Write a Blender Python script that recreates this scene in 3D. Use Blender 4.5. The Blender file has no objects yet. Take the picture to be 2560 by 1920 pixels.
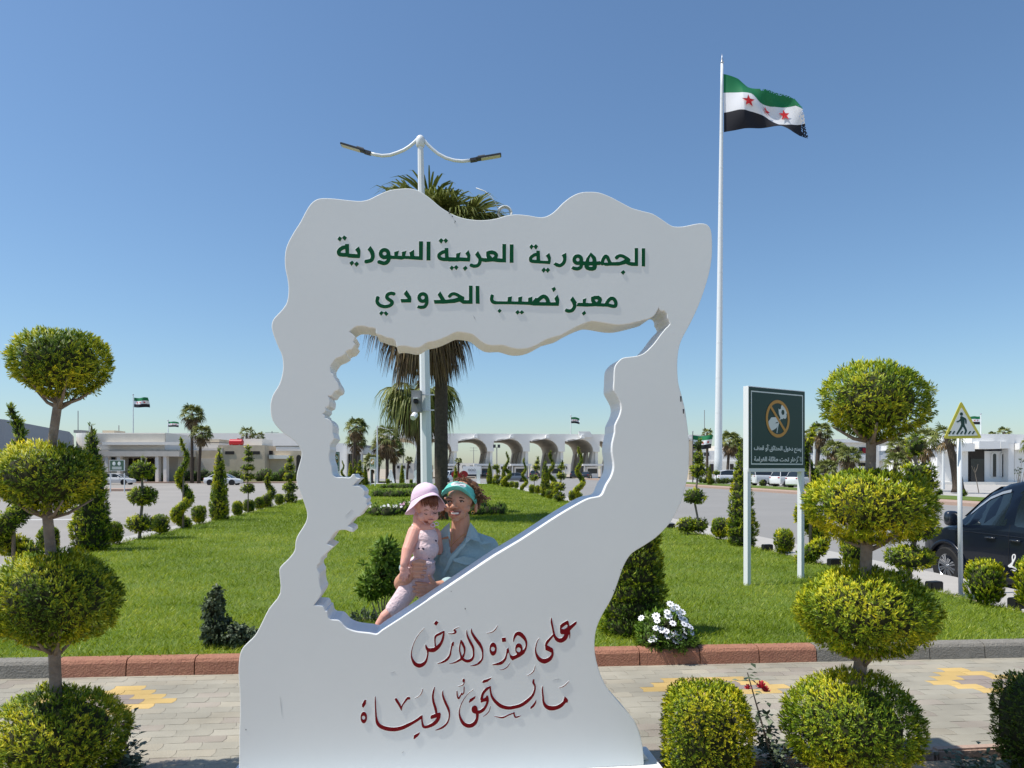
import bpy, bmesh, math, random
import numpy as np
from mathutils import Vector, Matrix

SC = bpy.context.scene
COL = SC.collection
R = math.radians
H = 1.7            # eye height of the photographer
F = 1780.0         # focal length in photo pixels (2560 wide)
HZ = 1172.0        # horizon row in the photo
# ------------------------------------------------------------------ camera
cam = bpy.data.cameras.new('camera')
cam.sensor_width = 36.0
cam.lens = F / 2560 * 36.0
cam.shift_y = (HZ - 960) / 2560
cam.clip_start = 0.05
cam.clip_end = 6000
camo = bpy.data.objects.new('camera', cam)
camo.location = (0, 0, H)
camo.rotation_euler = (R(90), 0, 0)
COL.objects.link(camo)
SC.camera = camo
# ------------------------------------------------------------------ light
SUNDIR = Vector((0.47, 0.094, -0.874)).normalized()      # travel of the light
TOSUN = -SUNDIR
EL = math.asin(TOSUN.z)
AZ = math.atan2(TOSUN.x, TOSUN.y)
world = bpy.data.worlds.new("World")
SC.world = world
world.use_nodes = True
wn = world.node_tree
sky = wn.nodes.new('ShaderNodeTexSky')
sky.sky_type = 'NISHITA'
sky.sun_disc = False
sky.sun_elevation = EL
sky.sun_rotation = AZ
sky.altitude = 0
sky.air_density = 1.15
sky.dust_density = 0.6
sky.ozone_density = 7.0
bg = wn.nodes['Background']
bg.inputs[1].default_value = 0.116
tint = wn.nodes.new('ShaderNodeMix'); tint.data_type = 'RGBA'; tint.blend_type = 'MULTIPLY'
tint.inputs[0].default_value = 1.0
tint.inputs[7].default_value = (0.98, 1.01, 0.985, 1)
wn.links.new(sky.outputs[0], tint.inputs[6])
wn.links.new(tint.outputs[2], bg.inputs[0])
sl = bpy.data.lights.new('sun', 'SUN')
sl.energy = 4.3
sl.angle = R(0.5)
sl.color = (1.0, 0.955, 0.88)
so = bpy.data.objects.new('sun', sl)
so.rotation_euler = SUNDIR.to_track_quat('-Z', 'Y').to_euler()
so.location = (-20, -10, 40)
COL.objects.link(so)
SC.view_settings.view_transform = 'Standard'
SC.view_settings.look = 'None'
SC.view_settings.gamma = 1
SC.view_settings.exposure = 0.25
SC.cycles.max_bounces = 6
SC.cycles.diffuse_bounces = 3
SC.cycles.transparent_max_bounces = 8
try:
    SC.cycles.use_denoising = True
except Exception:
    pass

# ------------------------------------------------------------------ frames
PH = 0.1099
CS, SN = math.cos(PH), math.sin(PH)
def L(u, v, z=0.0):                      # lawn axes -> world
    return Vector((CS*u - SN*v, SN*u + CS*v, z))
def UV(x, y):
    return (CS*x + SN*y, -SN*x + CS*y)
def PX(px, py, Y):                       # a thing seen at px,py standing Y metres off
    return Vector(((px-1280)/F*Y, Y, H + (HZ-py)/F*Y))
def GY(py, z=0.0):                       # distance of ground level z seen at row py
    return (H - z)*F/(py-HZ)

# ------------------------------------------------------------------ object helpers
def link(o, parent=None):
    COL.objects.link(o)
    if parent is not None:
        o.parent = parent
    return o
def tag(o, label=None, cat=None, group=None, kind=None):
    if label: o['label'] = label
    if cat: o['category'] = cat
    if group: o['group'] = group
    if kind: o['kind'] = kind
    return o
def empty(name, loc=(0, 0, 0), rz=0.0, label=None, cat=None, group=None):
    o = bpy.data.objects.new(name, None)
    o.empty_display_size = 0.2
    o.location = loc
    o.rotation_euler = (0, 0, rz)
    link(o)
    return tag(o, label, cat, group)
def copy_tree(o, parent=None):
    c = o.copy()
    COL.objects.link(c)
    if parent is not None: c.parent = parent
    for ch in [k for k in o.children]:
        copy_tree(ch, c)
    return c

class MB:
    """collects boxes, tubes, prisms ... and links them as ONE mesh object"""
    def __init__(s):
        s.v = []; s.f = []; s.m = []
    def add(s, vs, fs, m=0):
        b = len(s.v)
        s.v.extend([tuple(p) for p in vs])
        for f in fs:
            s.f.append(tuple(b+i for i in f)); s.m.append(m)
        return s
    def box(s, x0, x1, y0, y1, z0, z1, m=0):
        vs = [(x0,y0,z0),(x1,y0,z0),(x1,y1,z0),(x0,y1,z0),(x0,y0,z1),(x1,y0,z1),(x1,y1,z1),(x0,y1,z1)]
        return s.add(vs, [(3,2,1,0),(4,5,6,7),(0,1,5,4),(1,2,6,5),(2,3,7,6),(3,0,4,7)], m)
    def tube(s, pts, rad, n=8, m=0, cap=True):
        pts = [Vector(p) for p in pts]
        if not hasattr(rad, '__len__'): rad = [rad]*len(pts)
        vs = []; fs = []
        up = Vector((0.13, 0.21, 1)).normalized()
        pa = None
        for i, p in enumerate(pts):
            d = (pts[min(i+1, len(pts)-1)] - pts[max(i-1, 0)]).normalized()
            if pa is None:
                a = d.cross(up)
                if a.length < 1e-3: a = d.cross(Vector((1, 0, 0)))
            else:
                a = pa - d*pa.dot(d)
            a.normalize(); pa = a
            b = d.cross(a)
            for k in range(n):
                t = 2*math.pi*k/n
                vs.append(p + (a*math.cos(t) + b*math.sin(t))*rad[i])
        for i in range(len(pts)-1):
            for k in range(n):
                fs.append((i*n+k, i*n+(k+1) % n, (i+1)*n+(k+1) % n, (i+1)*n+k))
        if cap:
            fs.append(tuple(range(n-1, -1, -1)))
            fs.append(tuple((len(pts)-1)*n+k for k in range(n)))
        return s.add(vs, fs, m)
    def prism(s, poly, a, b, m=0, axis='y'):
        """poly in the plane across axis, from a to b"""
        n = len(poly)
        def P(p, t):
            return {'y': (p[0], t, p[1]), 'z': (p[0], p[1], t), 'x': (t, p[0], p[1])}[axis]
        vs = [P(p, a) for p in poly] + [P(p, b) for p in poly]
        fs = [tuple(range(n)), tuple(range(2*n-1, n-1, -1))]
        for i in range(n):
            j = (i+1) % n
            fs.append((j, i, n+i, n+j))
        return s.add(vs, fs, m)
    def ell(s, c, r, nu=14, nv=9, m=0, rot=None, p=2.0):
        if not hasattr(r, '__len__'): r = (r, r, r)
        vs = []; fs = []
        def sp(x): return math.copysign(abs(x)**(2.0/p), x)
        for j in range(nv+1):
            th = math.pi*j/nv
            for i in range(nu):
                ph = 2*math.pi*i/nu
                q = Vector((r[0]*sp(math.sin(th))*sp(math.cos(ph)), r[1]*sp(math.sin(th))*sp(math.sin(ph)), r[2]*sp(math.cos(th))))
                if rot is not None: q = rot @ q
                vs.append(Vector(c)+q)
        for j in range(nv):
            for i in range(nu):
                fs.append((j*nu+i, (j+1)*nu+i, (j+1)*nu+(i+1) % nu, j*nu+(i+1) % nu))
        return s.add(vs, fs, m)
    def lathe(s, prof, n=16, c=(0, 0, 0), m=0):
        vs = []; fs = []
        for (r, z) in prof:
            for k in range(n):
                t = 2*math.pi*k/n
                vs.append((c[0]+r*math.cos(t), c[1]+r*math.sin(t), c[2]+z))
        for i in range(len(prof)-1):
            for k in range(n):
                fs.append((i*n+k, i*n+(k+1) % n, (i+1)*n+(k+1) % n, (i+1)*n+k))
        fs.append(tuple(range(n-1, -1, -1)))
        fs.append(tuple((len(prof)-1)*n+k for k in range(n)))
        return s.add(vs, fs, m)
    def cap(s, a, b, ra, rb, n=12, m=0):
        """a tapered limb with round ends"""
        a = Vector(a); b = Vector(b); d = b-a; ln = d.length; d.normalize()
        pts = []; rd = []
        for t in (-0.95, -0.7, -0.35): 
            pts.append(a + d*ra*t); rd.append(ra*math.sqrt(1-t*t))
        pts += [a, a+(b-a)*0.5, b]; rd += [ra, (ra+rb)/2, rb]
        for t in (0.35, 0.7, 0.95):
            pts.append(b + d*rb*t); rd.append(rb*math.sqrt(1-t*t))
        return s.tube(pts, rd, n, m)
    def mesh(s, name, mats, smooth=False, sharp=None):
        me = bpy.data.meshes.new(name)
        me.from_pydata(s.v, [], s.f)
        if not isinstance(mats, (list, tuple)): mats = [mats]
        for m in mats: me.materials.append(m)
        if len(mats) > 1:
            me.polygons.foreach_set('material_index', np.array(s.m, dtype=np.int32))
        bm = bmesh.new(); bm.from_mesh(me)
        bmesh.ops.recalc_face_normals(bm, faces=bm.faces)
        bm.to_mesh(me); bm.free()
        if smooth:
            me.polygons.foreach_set('use_smooth', np.ones(len(me.polygons), dtype=bool))
            if sharp: 
                try: me.set_sharp_from_angle(angle=R(sharp))
                except Exception: pass
        me.update()
        return me
    def build(s, name, mats, parent=None, smooth=False, sharp=None, bevel=0.0, loc=None, rz=None):
        me = s.mesh(name, mats, smooth, sharp)
        if bevel > 0:
            bm = bmesh.new(); bm.from_mesh(me)
            es = [e for e in bm.edges if len(e.link_faces) == 2 and e.calc_face_angle(0) > R(35)]
            bmesh.ops.bevel(bm, geom=es, offset=bevel, segments=2, affect='EDGES', clamp_overlap=True)
            bm.to_mesh(me); bm.free()
        o = bpy.data.objects.new(name, me)
        if loc is not None: o.location = loc
        if rz is not None: o.rotation_euler = (0, 0, rz)
        return link(o, parent)

def np_mesh(name, co, faces, mats, mi=None, col=None, smooth=False):
    """co (N,3), faces (M,k) all of one size"""
    me = bpy.data.meshes.new(name)
    n = len(co); m, k = faces.shape
    me.vertices.add(n)
    me.vertices.foreach_set('co', np.ascontiguousarray(co, dtype=np.float32).ravel())
    me.loops.add(m*k)
    me.loops.foreach_set('vertex_index', np.ascontiguousarray(faces, dtype=np.int32).ravel())
    me.polygons.add(m)
    me.polygons.foreach_set('loop_start', np.arange(0, m*k, k, dtype=np.int32))
    me.polygons.foreach_set('loop_total', np.full(m, k, dtype=np.int32))
    for mt in mats: me.materials.append(mt)
    if mi is not None: me.polygons.foreach_set('material_index', mi.astype(np.int32))
    if smooth: me.polygons.foreach_set('use_smooth', np.ones(m, dtype=bool))
    if col is not None:
        at = me.attributes.new('col', 'FLOAT_COLOR', 'POINT')
        c4 = np.ones((n, 4), dtype=np.float32); c4[:, :3] = col
        at.data.foreach_set('color', c4.ravel())
    me.update(calc_edges=True)
    return me
def remesh(mb, name, mat, voxel, parent=None, smooth_it=6, fac=0.5):
    me = mb.mesh('tmp', [mat])
    t = bpy.data.objects.new('tmp', me); COL.objects.link(t)
    md = t.modifiers.new('r', 'REMESH'); md.mode = 'VOXEL'; md.voxel_size = voxel
    sm = t.modifiers.new('s', 'SMOOTH'); sm.iterations = smooth_it; sm.factor = fac
    bpy.context.view_layer.update()
    dg = bpy.context.evaluated_depsgraph_get()
    me2 = bpy.data.meshes.new_from_object(t.evaluated_get(dg))
    me2.name = name
    bpy.data.objects.remove(t); bpy.data.meshes.remove(me)
    if not me2.materials: me2.materials.append(mat)
    me2.polygons.foreach_set('use_smooth', np.ones(len(me2.polygons), dtype=bool))
    return link(bpy.data.objects.new(name, me2), parent)

# ------------------------------------------------------------------ materials
def mat(name, col, rough=0.6, metal=0.0, spec=0.4, noise=None, bump=None, col2=None, coat=0.0, trans=0.0):
    """noise=(scale, amount) mottles the colour towards col2; bump=(scale, strength)"""
    m = bpy.data.materials.new(name); m.use_nodes = True
    nt = m.node_tree; b = nt.nodes['Principled BSDF']
    b.inputs['Base Color'].default_value = (*col, 1)
    b.inputs['Roughness'].default_value = rough
    b.inputs['Metallic'].default_value = metal
    b.inputs['Specular IOR Level'].default_value = spec
    if coat: b.inputs['Coat Weight'].default_value = coat; b.inputs['Coat Roughness'].default_value = 0.05
    if trans: b.inputs['Transmission Weight'].default_value = trans
    tc = nt.nodes.new('ShaderNodeTexCoord')
    if noise:
        n = nt.nodes.new('ShaderNodeTexNoise'); n.inputs['Scale'].default_value = noise[0]
        n.inputs['Detail'].default_value = 6; n.inputs['Roughness'].default_value = 0.65
        nt.links.new(tc.outputs['Object'], n.inputs['Vector'])
        mr = nt.nodes.new('ShaderNodeMapRange')
        mr.inputs['From Min'].default_value = 0.32; mr.inputs['From Max'].default_value = 0.68
        mr.inputs['To Max'].default_value = noise[1]
        nt.links.new(n.outputs['Fac'], mr.inputs['Value'])
        mx = nt.nodes.new('ShaderNodeMix'); mx.data_type = 'RGBA'
        mx.inputs[6].default_value = (*col, 1)
        c2 = col2 or tuple(c*0.55 for c in col)
        mx.inputs[7].default_value = (*c2, 1)
        nt.links.new(mr.outputs[0], mx.inputs[0])
        nt.links.new(mx.outputs[2], b.inputs['Base Color'])
    if bump:
        n2 = nt.nodes.new('ShaderNodeTexNoise'); n2.inputs['Scale'].default_value = bump[0]
        n2.inputs['Detail'].default_value = 8
        nt.links.new(tc.outputs['Object'], n2.inputs['Vector'])
        bp = nt.nodes.new('ShaderNodeBump'); bp.inputs['Strength'].default_value = bump[1]
        bp.inputs['Distance'].default_value = 0.02
        nt.links.new(n2.outputs['Fac'], bp.inputs['Height'])
        nt.links.new(bp.outputs['Normal'], b.inputs['Normal'])
    return m
def leafmat(name, stops, rough=0.5, transl=0.25, spec=0.3):
    """colour per leaf from the stored attribute (age and clump of the leaf)"""
    m = bpy.data.materials.new(name); m.use_nodes = True
    nt = m.node_tree; b = nt.nodes['Principled BSDF']
    a = nt.nodes.new('ShaderNodeAttribute'); a.attribute_name = 'col'
    sp = nt.nodes.new('ShaderNodeSeparateColor')
    nt.links.new(a.outputs['Color'], sp.inputs[0])
    rp = nt.nodes.new('ShaderNodeValToRGB')
    el = rp.color_ramp.elements
    while len(el) < len(stops): el.new(0.5)
    for e, (p, c) in zip(el, stops):
        e.position = p; e.color = (*c, 1)
    nt.links.new(sp.outputs[0], rp.inputs[0])
    nt.links.new(rp.outputs[0], b.inputs['Base Color'])
    b.inputs['Roughness'].default_value = rough
    b.inputs['Specular IOR Level'].default_value = spec
    tr = nt.nodes.new('ShaderNodeBsdfTranslucent')
    nt.links.new(rp.outputs[0], tr.inputs['Color'])
    ms = nt.nodes.new('ShaderNodeMixShader'); ms.inputs[0].default_value = transl
    nt.links.new(b.outputs[0], ms.inputs[1]); nt.links.new(tr.outputs[0], ms.inputs[2])
    nt.links.new(ms.outputs[0], nt.nodes['Material Output'].inputs['Surface'])
    return m
def attrmat(name, rough=0.8, spec=0.2, bump=None, noise=None):
    """colour straight from the attribute (each paver its own tint)"""
    m = bpy.data.materials.new(name); m.use_nodes = True
    nt = m.node_tree; b = nt.nodes['Principled BSDF']
    a = nt.nodes.new('ShaderNodeAttribute'); a.attribute_name = 'col'
    b.inputs['Roughness'].default_value = rough; b.inputs['Specular IOR Level'].default_value = spec
    src = a.outputs['Color']
    tc = nt.nodes.new('ShaderNodeTexCoord')
    if noise:
        n = nt.nodes.new('ShaderNodeTexNoise'); n.inputs['Scale'].default_value = noise[0]; n.inputs['Detail'].default_value = 8
        nt.links.new(tc.outputs['Object'], n.inputs['Vector'])
        mr = nt.nodes.new('ShaderNodeMapRange'); mr.inputs['From Min'].default_value = 0.3; mr.inputs['From Max'].default_value = 0.7
        mr.inputs['To Min'].default_value = 1-noise[1]; mr.inputs['To Max'].default_value = 1+noise[1]
        nt.links.new(n.outputs['Fac'], mr.inputs['Value'])
        mx = nt.nodes.new('ShaderNodeMix'); mx.data_type = 'RGBA'; mx.blend_type = 'MULTIPLY'; mx.inputs[0].default_value = 1
        nt.links.new(src, mx.inputs[6]); nt.links.new(mr.outputs[0], mx.inputs[7])
        src = mx.outputs[2]
    nt.links.new(src, b.inputs['Base Color'])
    if bump:
        n2 = nt.nodes.new('ShaderNodeTexNoise'); n2.inputs['Scale'].default_value = bump[0]; n2.inputs['Detail'].default_value = 8
        nt.links.new(tc.outputs['Object'], n2.inputs['Vector'])
        bp = nt.nodes.new('ShaderNodeBump'); bp.inputs['Strength'].default_value = bump[1]; bp.inputs['Distance'].default_value = 0.01
        nt.links.new(n2.outputs['Fac'], bp.inputs['Height']); nt.links.new(bp.outputs['Normal'], b.inputs['Normal'])
    return m

M = {}
M['white'] = mat('white_paint', (0.78, 0.79, 0.79), 0.45, noise=(2.2, 0.25), col2=(0.70, 0.71, 0.70))
M['whitewall'] = mat('white_wall', (0.80, 0.79, 0.77), 0.8, noise=(0.5, 0.3), col2=(0.66, 0.65, 0.62))
M['panel'] = mat('panel_white', (0.80, 0.82, 0.79), 0.5, spec=0.3, noise=(1.3, 0.5), col2=(0.735, 0.76, 0.735), bump=(30, 0.015))
M['panelside'] = mat('panel_side', (0.76, 0.77, 0.78), 0.5, spec=0.3)
M['green'] = mat('letter_green', (0.003, 0.085, 0.030), 0.65, spec=0.15, noise=(25, 0.35), col2=(0.003, 0.075, 0.026))
M['red'] = mat('letter_red', (0.20, 0.003, 0.007), 0.6, spec=0.15, noise=(25, 0.4), col2=(0.12, 0.003, 0.006))
M['black'] = mat('black', (0.012, 0.012, 0.014), 0.5)
M['dark'] = mat('dark_grey', (0.05, 0.05, 0.055), 0.5)
M['grey'] = mat('grey', (0.25, 0.25, 0.25), 0.6)
M['steel'] = mat('steel', (0.55, 0.56, 0.58), 0.35, metal=0.6)
M['polewhite'] = mat('pole_white', (0.76, 0.78, 0.78), 0.4, noise=(3, 0.2), col2=(0.66, 0.68, 0.68))
M['bark'] = mat('bark', (0.27, 0.22, 0.175), 0.9, noise=(18, 0.8), col2=(0.13, 0.10, 0.08), bump=(40, 0.6))
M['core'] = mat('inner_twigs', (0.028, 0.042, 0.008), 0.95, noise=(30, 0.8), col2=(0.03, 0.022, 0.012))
M['soil'] = mat('soil', (0.42, 0.32, 0.21), 0.95, noise=(6, 0.6), col2=(0.26, 0.19, 0.125), bump=(25, 1.0))
M['lawnbase'] = mat('turf', (0.09, 0.15, 0.015), 0.95, noise=(3, 0.7), col2=(0.14, 0.17, 0.03))
M['asphalt'] = mat('asphalt', (0.27, 0.26, 0.245), 0.92, noise=(0.15, 0.5), col2=(0.20, 0.195, 0.185), bump=(60, 0.25))
M['asphalt2'] = mat('pale_asphalt', (0.33, 0.305, 0.275), 0.92, noise=(0.12, 0.7), col2=(0.25, 0.235, 0.215), bump=(60, 0.25))  # plaza asphalt, paler and warmer than the road's
M['ground'] = mat('desert', (0.42, 0.36, 0.28), 0.95, noise=(0.02, 0.6), col2=(0.34, 0.28, 0.21))
M['concrete'] = mat('concrete', (0.44, 0.42, 0.385), 0.9, noise=(1.5, 0.5), col2=(0.34, 0.32, 0.30), bump=(50, 0.3))
M['kerbred'] = mat('kerb_red', (0.42, 0.20, 0.125), 0.9, noise=(14, 0.7), col2=(0.29, 0.12, 0.08), bump=(70, 0.8))
M['kerbgrey'] = mat('kerb_grey', (0.27, 0.25, 0.215), 0.9, noise=(14, 0.7), col2=(0.18, 0.165, 0.14), bump=(70, 0.8))
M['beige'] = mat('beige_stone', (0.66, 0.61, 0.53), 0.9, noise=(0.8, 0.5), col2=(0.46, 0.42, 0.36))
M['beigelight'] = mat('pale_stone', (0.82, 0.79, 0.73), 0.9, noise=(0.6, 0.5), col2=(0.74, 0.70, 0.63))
M['tan'] = mat('tan_wall', (0.62, 0.52, 0.38), 0.9, noise=(0.7, 0.6), col2=(0.42, 0.34, 0.25))
M['greywall'] = mat('grey_wall', (0.36, 0.37, 0.39), 0.85, noise=(0.4, 0.4), col2=(0.31, 0.32, 0.34))
M['glassdark'] = mat('dark_glass', (0.02, 0.028, 0.035), 0.08, spec=0.6)
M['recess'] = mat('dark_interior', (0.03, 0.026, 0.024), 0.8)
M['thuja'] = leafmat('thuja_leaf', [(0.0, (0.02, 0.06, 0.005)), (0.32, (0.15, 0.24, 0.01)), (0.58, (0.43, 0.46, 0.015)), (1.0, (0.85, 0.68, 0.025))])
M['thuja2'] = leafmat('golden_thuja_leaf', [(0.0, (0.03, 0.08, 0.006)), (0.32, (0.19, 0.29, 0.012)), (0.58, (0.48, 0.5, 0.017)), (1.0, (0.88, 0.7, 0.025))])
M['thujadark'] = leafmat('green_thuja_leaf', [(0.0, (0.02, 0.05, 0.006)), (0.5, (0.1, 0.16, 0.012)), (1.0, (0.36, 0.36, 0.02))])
M['darkleaf'] = leafmat('dark_shrub_leaf', [(0.0, (0.035, 0.055, 0.03)), (0.5, (0.12, 0.16, 0.085)), (1.0, (0.32, 0.36, 0.25))], transl=0.12)
M['greenleaf'] = leafmat('green_leaf', [(0.0, (0.025, 0.07, 0.008)), (0.5, (0.12, 0.22, 0.018)), (1.0, (0.32, 0.38, 0.06))], transl=0.2)
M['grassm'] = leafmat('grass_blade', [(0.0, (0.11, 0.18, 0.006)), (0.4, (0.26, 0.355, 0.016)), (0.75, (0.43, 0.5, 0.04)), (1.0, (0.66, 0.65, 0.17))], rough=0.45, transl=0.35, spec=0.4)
M['palmgreen'] = leafmat('palm_leaf', [(0.0, (0.05, 0.075, 0.015)), (0.5, (0.17, 0.2, 0.045)), (1.0, (0.38, 0.37, 0.12))], transl=0.2)
M['palmdead'] = leafmat('dead_palm_leaf', [(0.0, (0.06, 0.035, 0.018)), (0.6, (0.2, 0.13, 0.06)), (1.0, (0.46, 0.34, 0.16))], transl=0.1)
M['palmtrunk'] = mat('palm_trunk', (0.10, 0.075, 0.055), 0.95, noise=(9, 0.8), col2=(0.045, 0.034, 0.026), bump=(22, 1.0))
M['petal'] = mat('white_petal', (0.86, 0.85, 0.88), 0.6)
M['pinkpetal'] = mat('pink_petal', (0.62, 0.30, 0.48), 0.6)
M['rosepetal'] = mat('rose_petal', (0.55, 0.05, 0.07), 0.6)
M['disc'] = mat('flower_centre', (0.12, 0.09, 0.13), 0.7)
# ================================================================== the setting
def sheet(name, poly, z, m, thick=0.0, lawn_axes=True):
    mb = MB()
    pts = [(L(*p) if lawn_axes else Vector((p[0], p[1], 0))) for p in poly]
    vs = [(p.x, p.y, z) for p in pts]
    n = len(vs)
    if thick:
        vs += [(p.x, p.y, z-thick) for p in pts]
        fs = [tuple(range(n))] + [((i+1) % n, i, n+i, n+(i+1) % n) for i in range(n)]
    else:
        fs = [tuple(range(n))]
    mb.add(vs, fs)
    return tag(mb.build(name, m), kind='structure')
RZ = -0.35                                   # road level
sheet('ground', [(-3000, -300), (3000, -300), (3000, 5000), (-3000, 5000)], -0.42, M['ground'], lawn_axes=False)
sheet('road', [(7.0, -10), (30, -10), (30, 150), (-3, 150), (-3, 82), (7.0, 82)], RZ, M['asphalt'])
sheet('plaza', [(-60, -10), (-7.0, -10), (-7.0, 82), (-3, 82), (-3, 150), (-60, 150)], RZ, M['asphalt2'])
# painted lane line on the plaza
sheet('road_marking', [(-22, 30.0), (-13, 30.6), (-13, 30.85), (-22, 30.25)], RZ+0.004, M['whitewall'])
ULEFT, URIGHT, VEND = -6.75, 6.55, 77.0
def vfront(u): return 6.05 - 0.035*u         # back edge line of the front kerb
def outline(inset=0.0, n=20):
    pts = [(ULEFT+inset, vfront(ULEFT)+0.13), (URIGHT-inset, vfront(URIGHT)+0.13)]
    for k in range(n+1):                     # rounded far tip
        a = math.pi*k/n
        cx = (ULEFT+URIGHT)/2; rx = (URIGHT-ULEFT)/2-inset
        pts.append((cx + rx*math.cos(a), VEND-6 + (6-inset)*math.sin(a)))
    return pts
sheet('lawn', outline(0.1), 0.115, M['lawnbase'], thick=0.2)
def edging(name, pts, w, z1, h, m):
    mb = MB()
    for i in range(len(pts)-1):
        a, b = L(*pts[i]), L(*pts[i+1])
        d = (b-a).normalized(); nrm = Vector((d.y, -d.x, 0))
        g = d*0.006
        q = [a+g, b-g, b-g+nrm*w, a+g+nrm*w]
        vs = [(p.x, p.y, z1) for p in q] + [(p.x, p.y, z1-h) for p in q]
        mb.add(vs, [(0,1,2,3), (7,6,5,4), (1,0,4,5), (2,1,5,6), (3,2,6,7), (0,3,7,4)])
    return tag(mb.build(name, m, bevel=0.012), kind='structure')
def dens(p, q, step):
    n = max(1, int(math.hypot(q[0]-p[0], q[1]-p[1])/step))
    return [(p[0]+(q[0]-p[0])*i/n, p[1]+(q[1]-p[1])*i/n) for i in range(n+1)]
M['edgepink'] = mat('edging_pink', (0.44, 0.31, 0.24), 0.9, noise=(5, 0.6), col2=(0.34, 0.24, 0.19), bump=(50, 0.5))
edging('lawn_edging_right', dens((URIGHT-0.1, 6.0), (URIGHT-0.1, VEND-6), 0.6), 0.11, 0.10, 0.4, M['edgepink'])
edging('lawn_edging_left', dens((ULEFT+0.1, VEND-6), (ULEFT+0.1, 6.4), 0.6), 0.11, 0.10, 0.4, M['edgepink'])
# pavements either side, a step above the road
sheet('pavement_right', [(URIGHT-0.02, -4), (8.4, -4), (8.4, VEND-4), (URIGHT-0.02, VEND-4)], -0.05, M['concrete'], thick=0.36)
sheet('pavement_left', [(-7.9, -4), (ULEFT+0.02, -4), (ULEFT+0.02, VEND-4), (-7.9, VEND-4)], -0.05, M['concrete'], thick=0.36)
# ---------------------------------------------------------------- front kerb: stones with joints
KW = 0.13
kmb = MB()
def ku(px):                                  # kerb line position of a joint seen at px
    t = (px-1280)/F
    # L(u, vfront(u)-KW): solve X = t*Y
    lo, hi = -12, 12
    for _ in range(50):
        m_ = (lo+hi)/2
        p = L(m_, vfront(m_)-KW+0.13)
        if p.x - t*p.y < 0: lo = m_
        else: hi = m_
    return lo
joints = [ku(137)-0.56*k for k in range(9, 0, -1)] + [ku(p) for p in (137, 314, 485, 656, 827, 998, 1160, 1310, 1455, 1600, 1751, 1899, 2043, 2188, 2326, 2464, 2600)]
joints += [joints[-1]+0.52*k for k in range(1, 7)]
ired = (9, 9+12)
for i in range(len(joints)-1):
    u0, u1 = joints[i]+0.005, joints[i+1]-0.005
    mi = 0 if ired[0] <= i < ired[1] else 1
    sec = [(0, -0.02), (0.012, 0.105), (0.03, 0.130), (0.055, 0.138), (KW, 0.140), (KW, -0.02)]
    vs = []
    for u in (u0, u1):
        for (d, z) in sec:
            p = L(u, vfront(u)+d, z); vs.append(p)
    n = len(sec)
    kmb.add(vs, [tuple(range(n)), tuple(range(2*n-1, n-1, -1))] + [((k+1) % n, k, n+k, n+(k+1) % n) for k in range(n)], mi)
tag(kmb.build('kerb', [M['kerbred'], M['kerbgrey']]), kind='structure')
# ---------------------------------------------------------------- paved path: one zigzag paver after another
PV0 = 3.97
def build_path():
    rng = np.random.default_rng(3)
    pl, pw = 0.232, 0.112
    top = []; fac = []; cols = []
    centres = (-6.9, -4.65, -2.39, -0.1, 2.2, 4.4, 6.6)
    vc = 5.42
    edge = [(0.0, 0.0), (0.28, -0.10), (0.5, -0.10), (0.72, 0.10), (1.0, 0.0)]
    rows = int((6.6-PV0+0.35)/pw)+1
    for r in range(rows):
        vb = PV0 - 0.31 + r*pw
        for k in range(int(17/pl)):
            ub = -8.5 + k*pl + (pl/2 if r % 2 else 0)
            uc, vcx = ub+pl/2, vb+pw/2
            if vcx > 6.05+0.06: continue
            g = 0.0013
            ol = []
            for (t, s) in edge: ol.append((ub+g+(pl-2*g)*t, vb+g+s*0.16*pw))
            ol.append((ub+pl-g+0.012, vb+pw*0.5))
            for (t, s) in edge[::-1]: ol.append((ub+g+(pl-2*g)*t, vb+pw-g+s*0.16*pw))
            ol.append((ub+g+0.012, vb+pw*0.5))
            c0 = (0.335, 0.31, 0.25)
            q = rng.random()
            if q > 0.8: c0 = (0.36, 0.325, 0.255)
            elif q > 0.65: c0 = (0.325, 0.285, 0.235)
            for cc in centres:
                d = abs(uc-cc)/0.60 + abs(vcx-vc)/0.36
                if d < 0.52: c0 = (0.30, 0.25, 0.215)
                elif d < 1.0: c0 = (0.56, 0.39, 0.15)
            f = rng.uniform(0.90, 1.07)
            dz = rng.uniform(-0.0006, 0.0008); tilt = rng.normal(0, 0.0025, 2)
            b = len(top)
            n = len(ol)
            ol = [(u, max(v-0.035*u, PV0)) for (u, v) in ol]; vcx -= 0.035*uc
            if max(v for _, v in ol) < PV0+0.02: continue
            for (u, v) in ol:
                top.append(tuple(L(u, v, dz+tilt[0]*(u-uc)+tilt[1]*(v-vcx)))); cols.append(tuple(x*f for x in c0))
            for (u, v) in ol:
                top.append(tuple(L(u, v, -0.02))); cols.append(tuple(x*0.8 for x in c0))
            fac.append(tuple(range(b, b+n)))
            for i in range(n):
                j = (i+1) % n
                fac.append((b+j, b+i, b+n+i, b+n+j))
    me = bpy.data.meshes.new('path')
    me.from_pydata(top, [], fac)
    me.materials.append(attrmat('paver', 0.85, 0.25, bump=(90, 0.5), noise=(1.4, 0.22)))
    at = me.attributes.new('col', 'FLOAT_COLOR', 'POINT')
    c4 = np.ones((len(top), 4), dtype=np.float32); c4[:, :3] = np.array(cols)
    at.data.foreach_set('color', c4.ravel())
    me.update()
    tag(link(bpy.data.objects.new('path', me)), kind='structure')
build_path()
M['jointsand'] = mat('joint_sand', (0.42, 0.37, 0.28), 0.95, noise=(8, 0.6), col2=(0.27, 0.24, 0.19))
sheet('path_bed', [(-9, PV0), (9, PV0), (9, 6.35), (-9, 6.35)], -0.0032, M['jointsand'])
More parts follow.
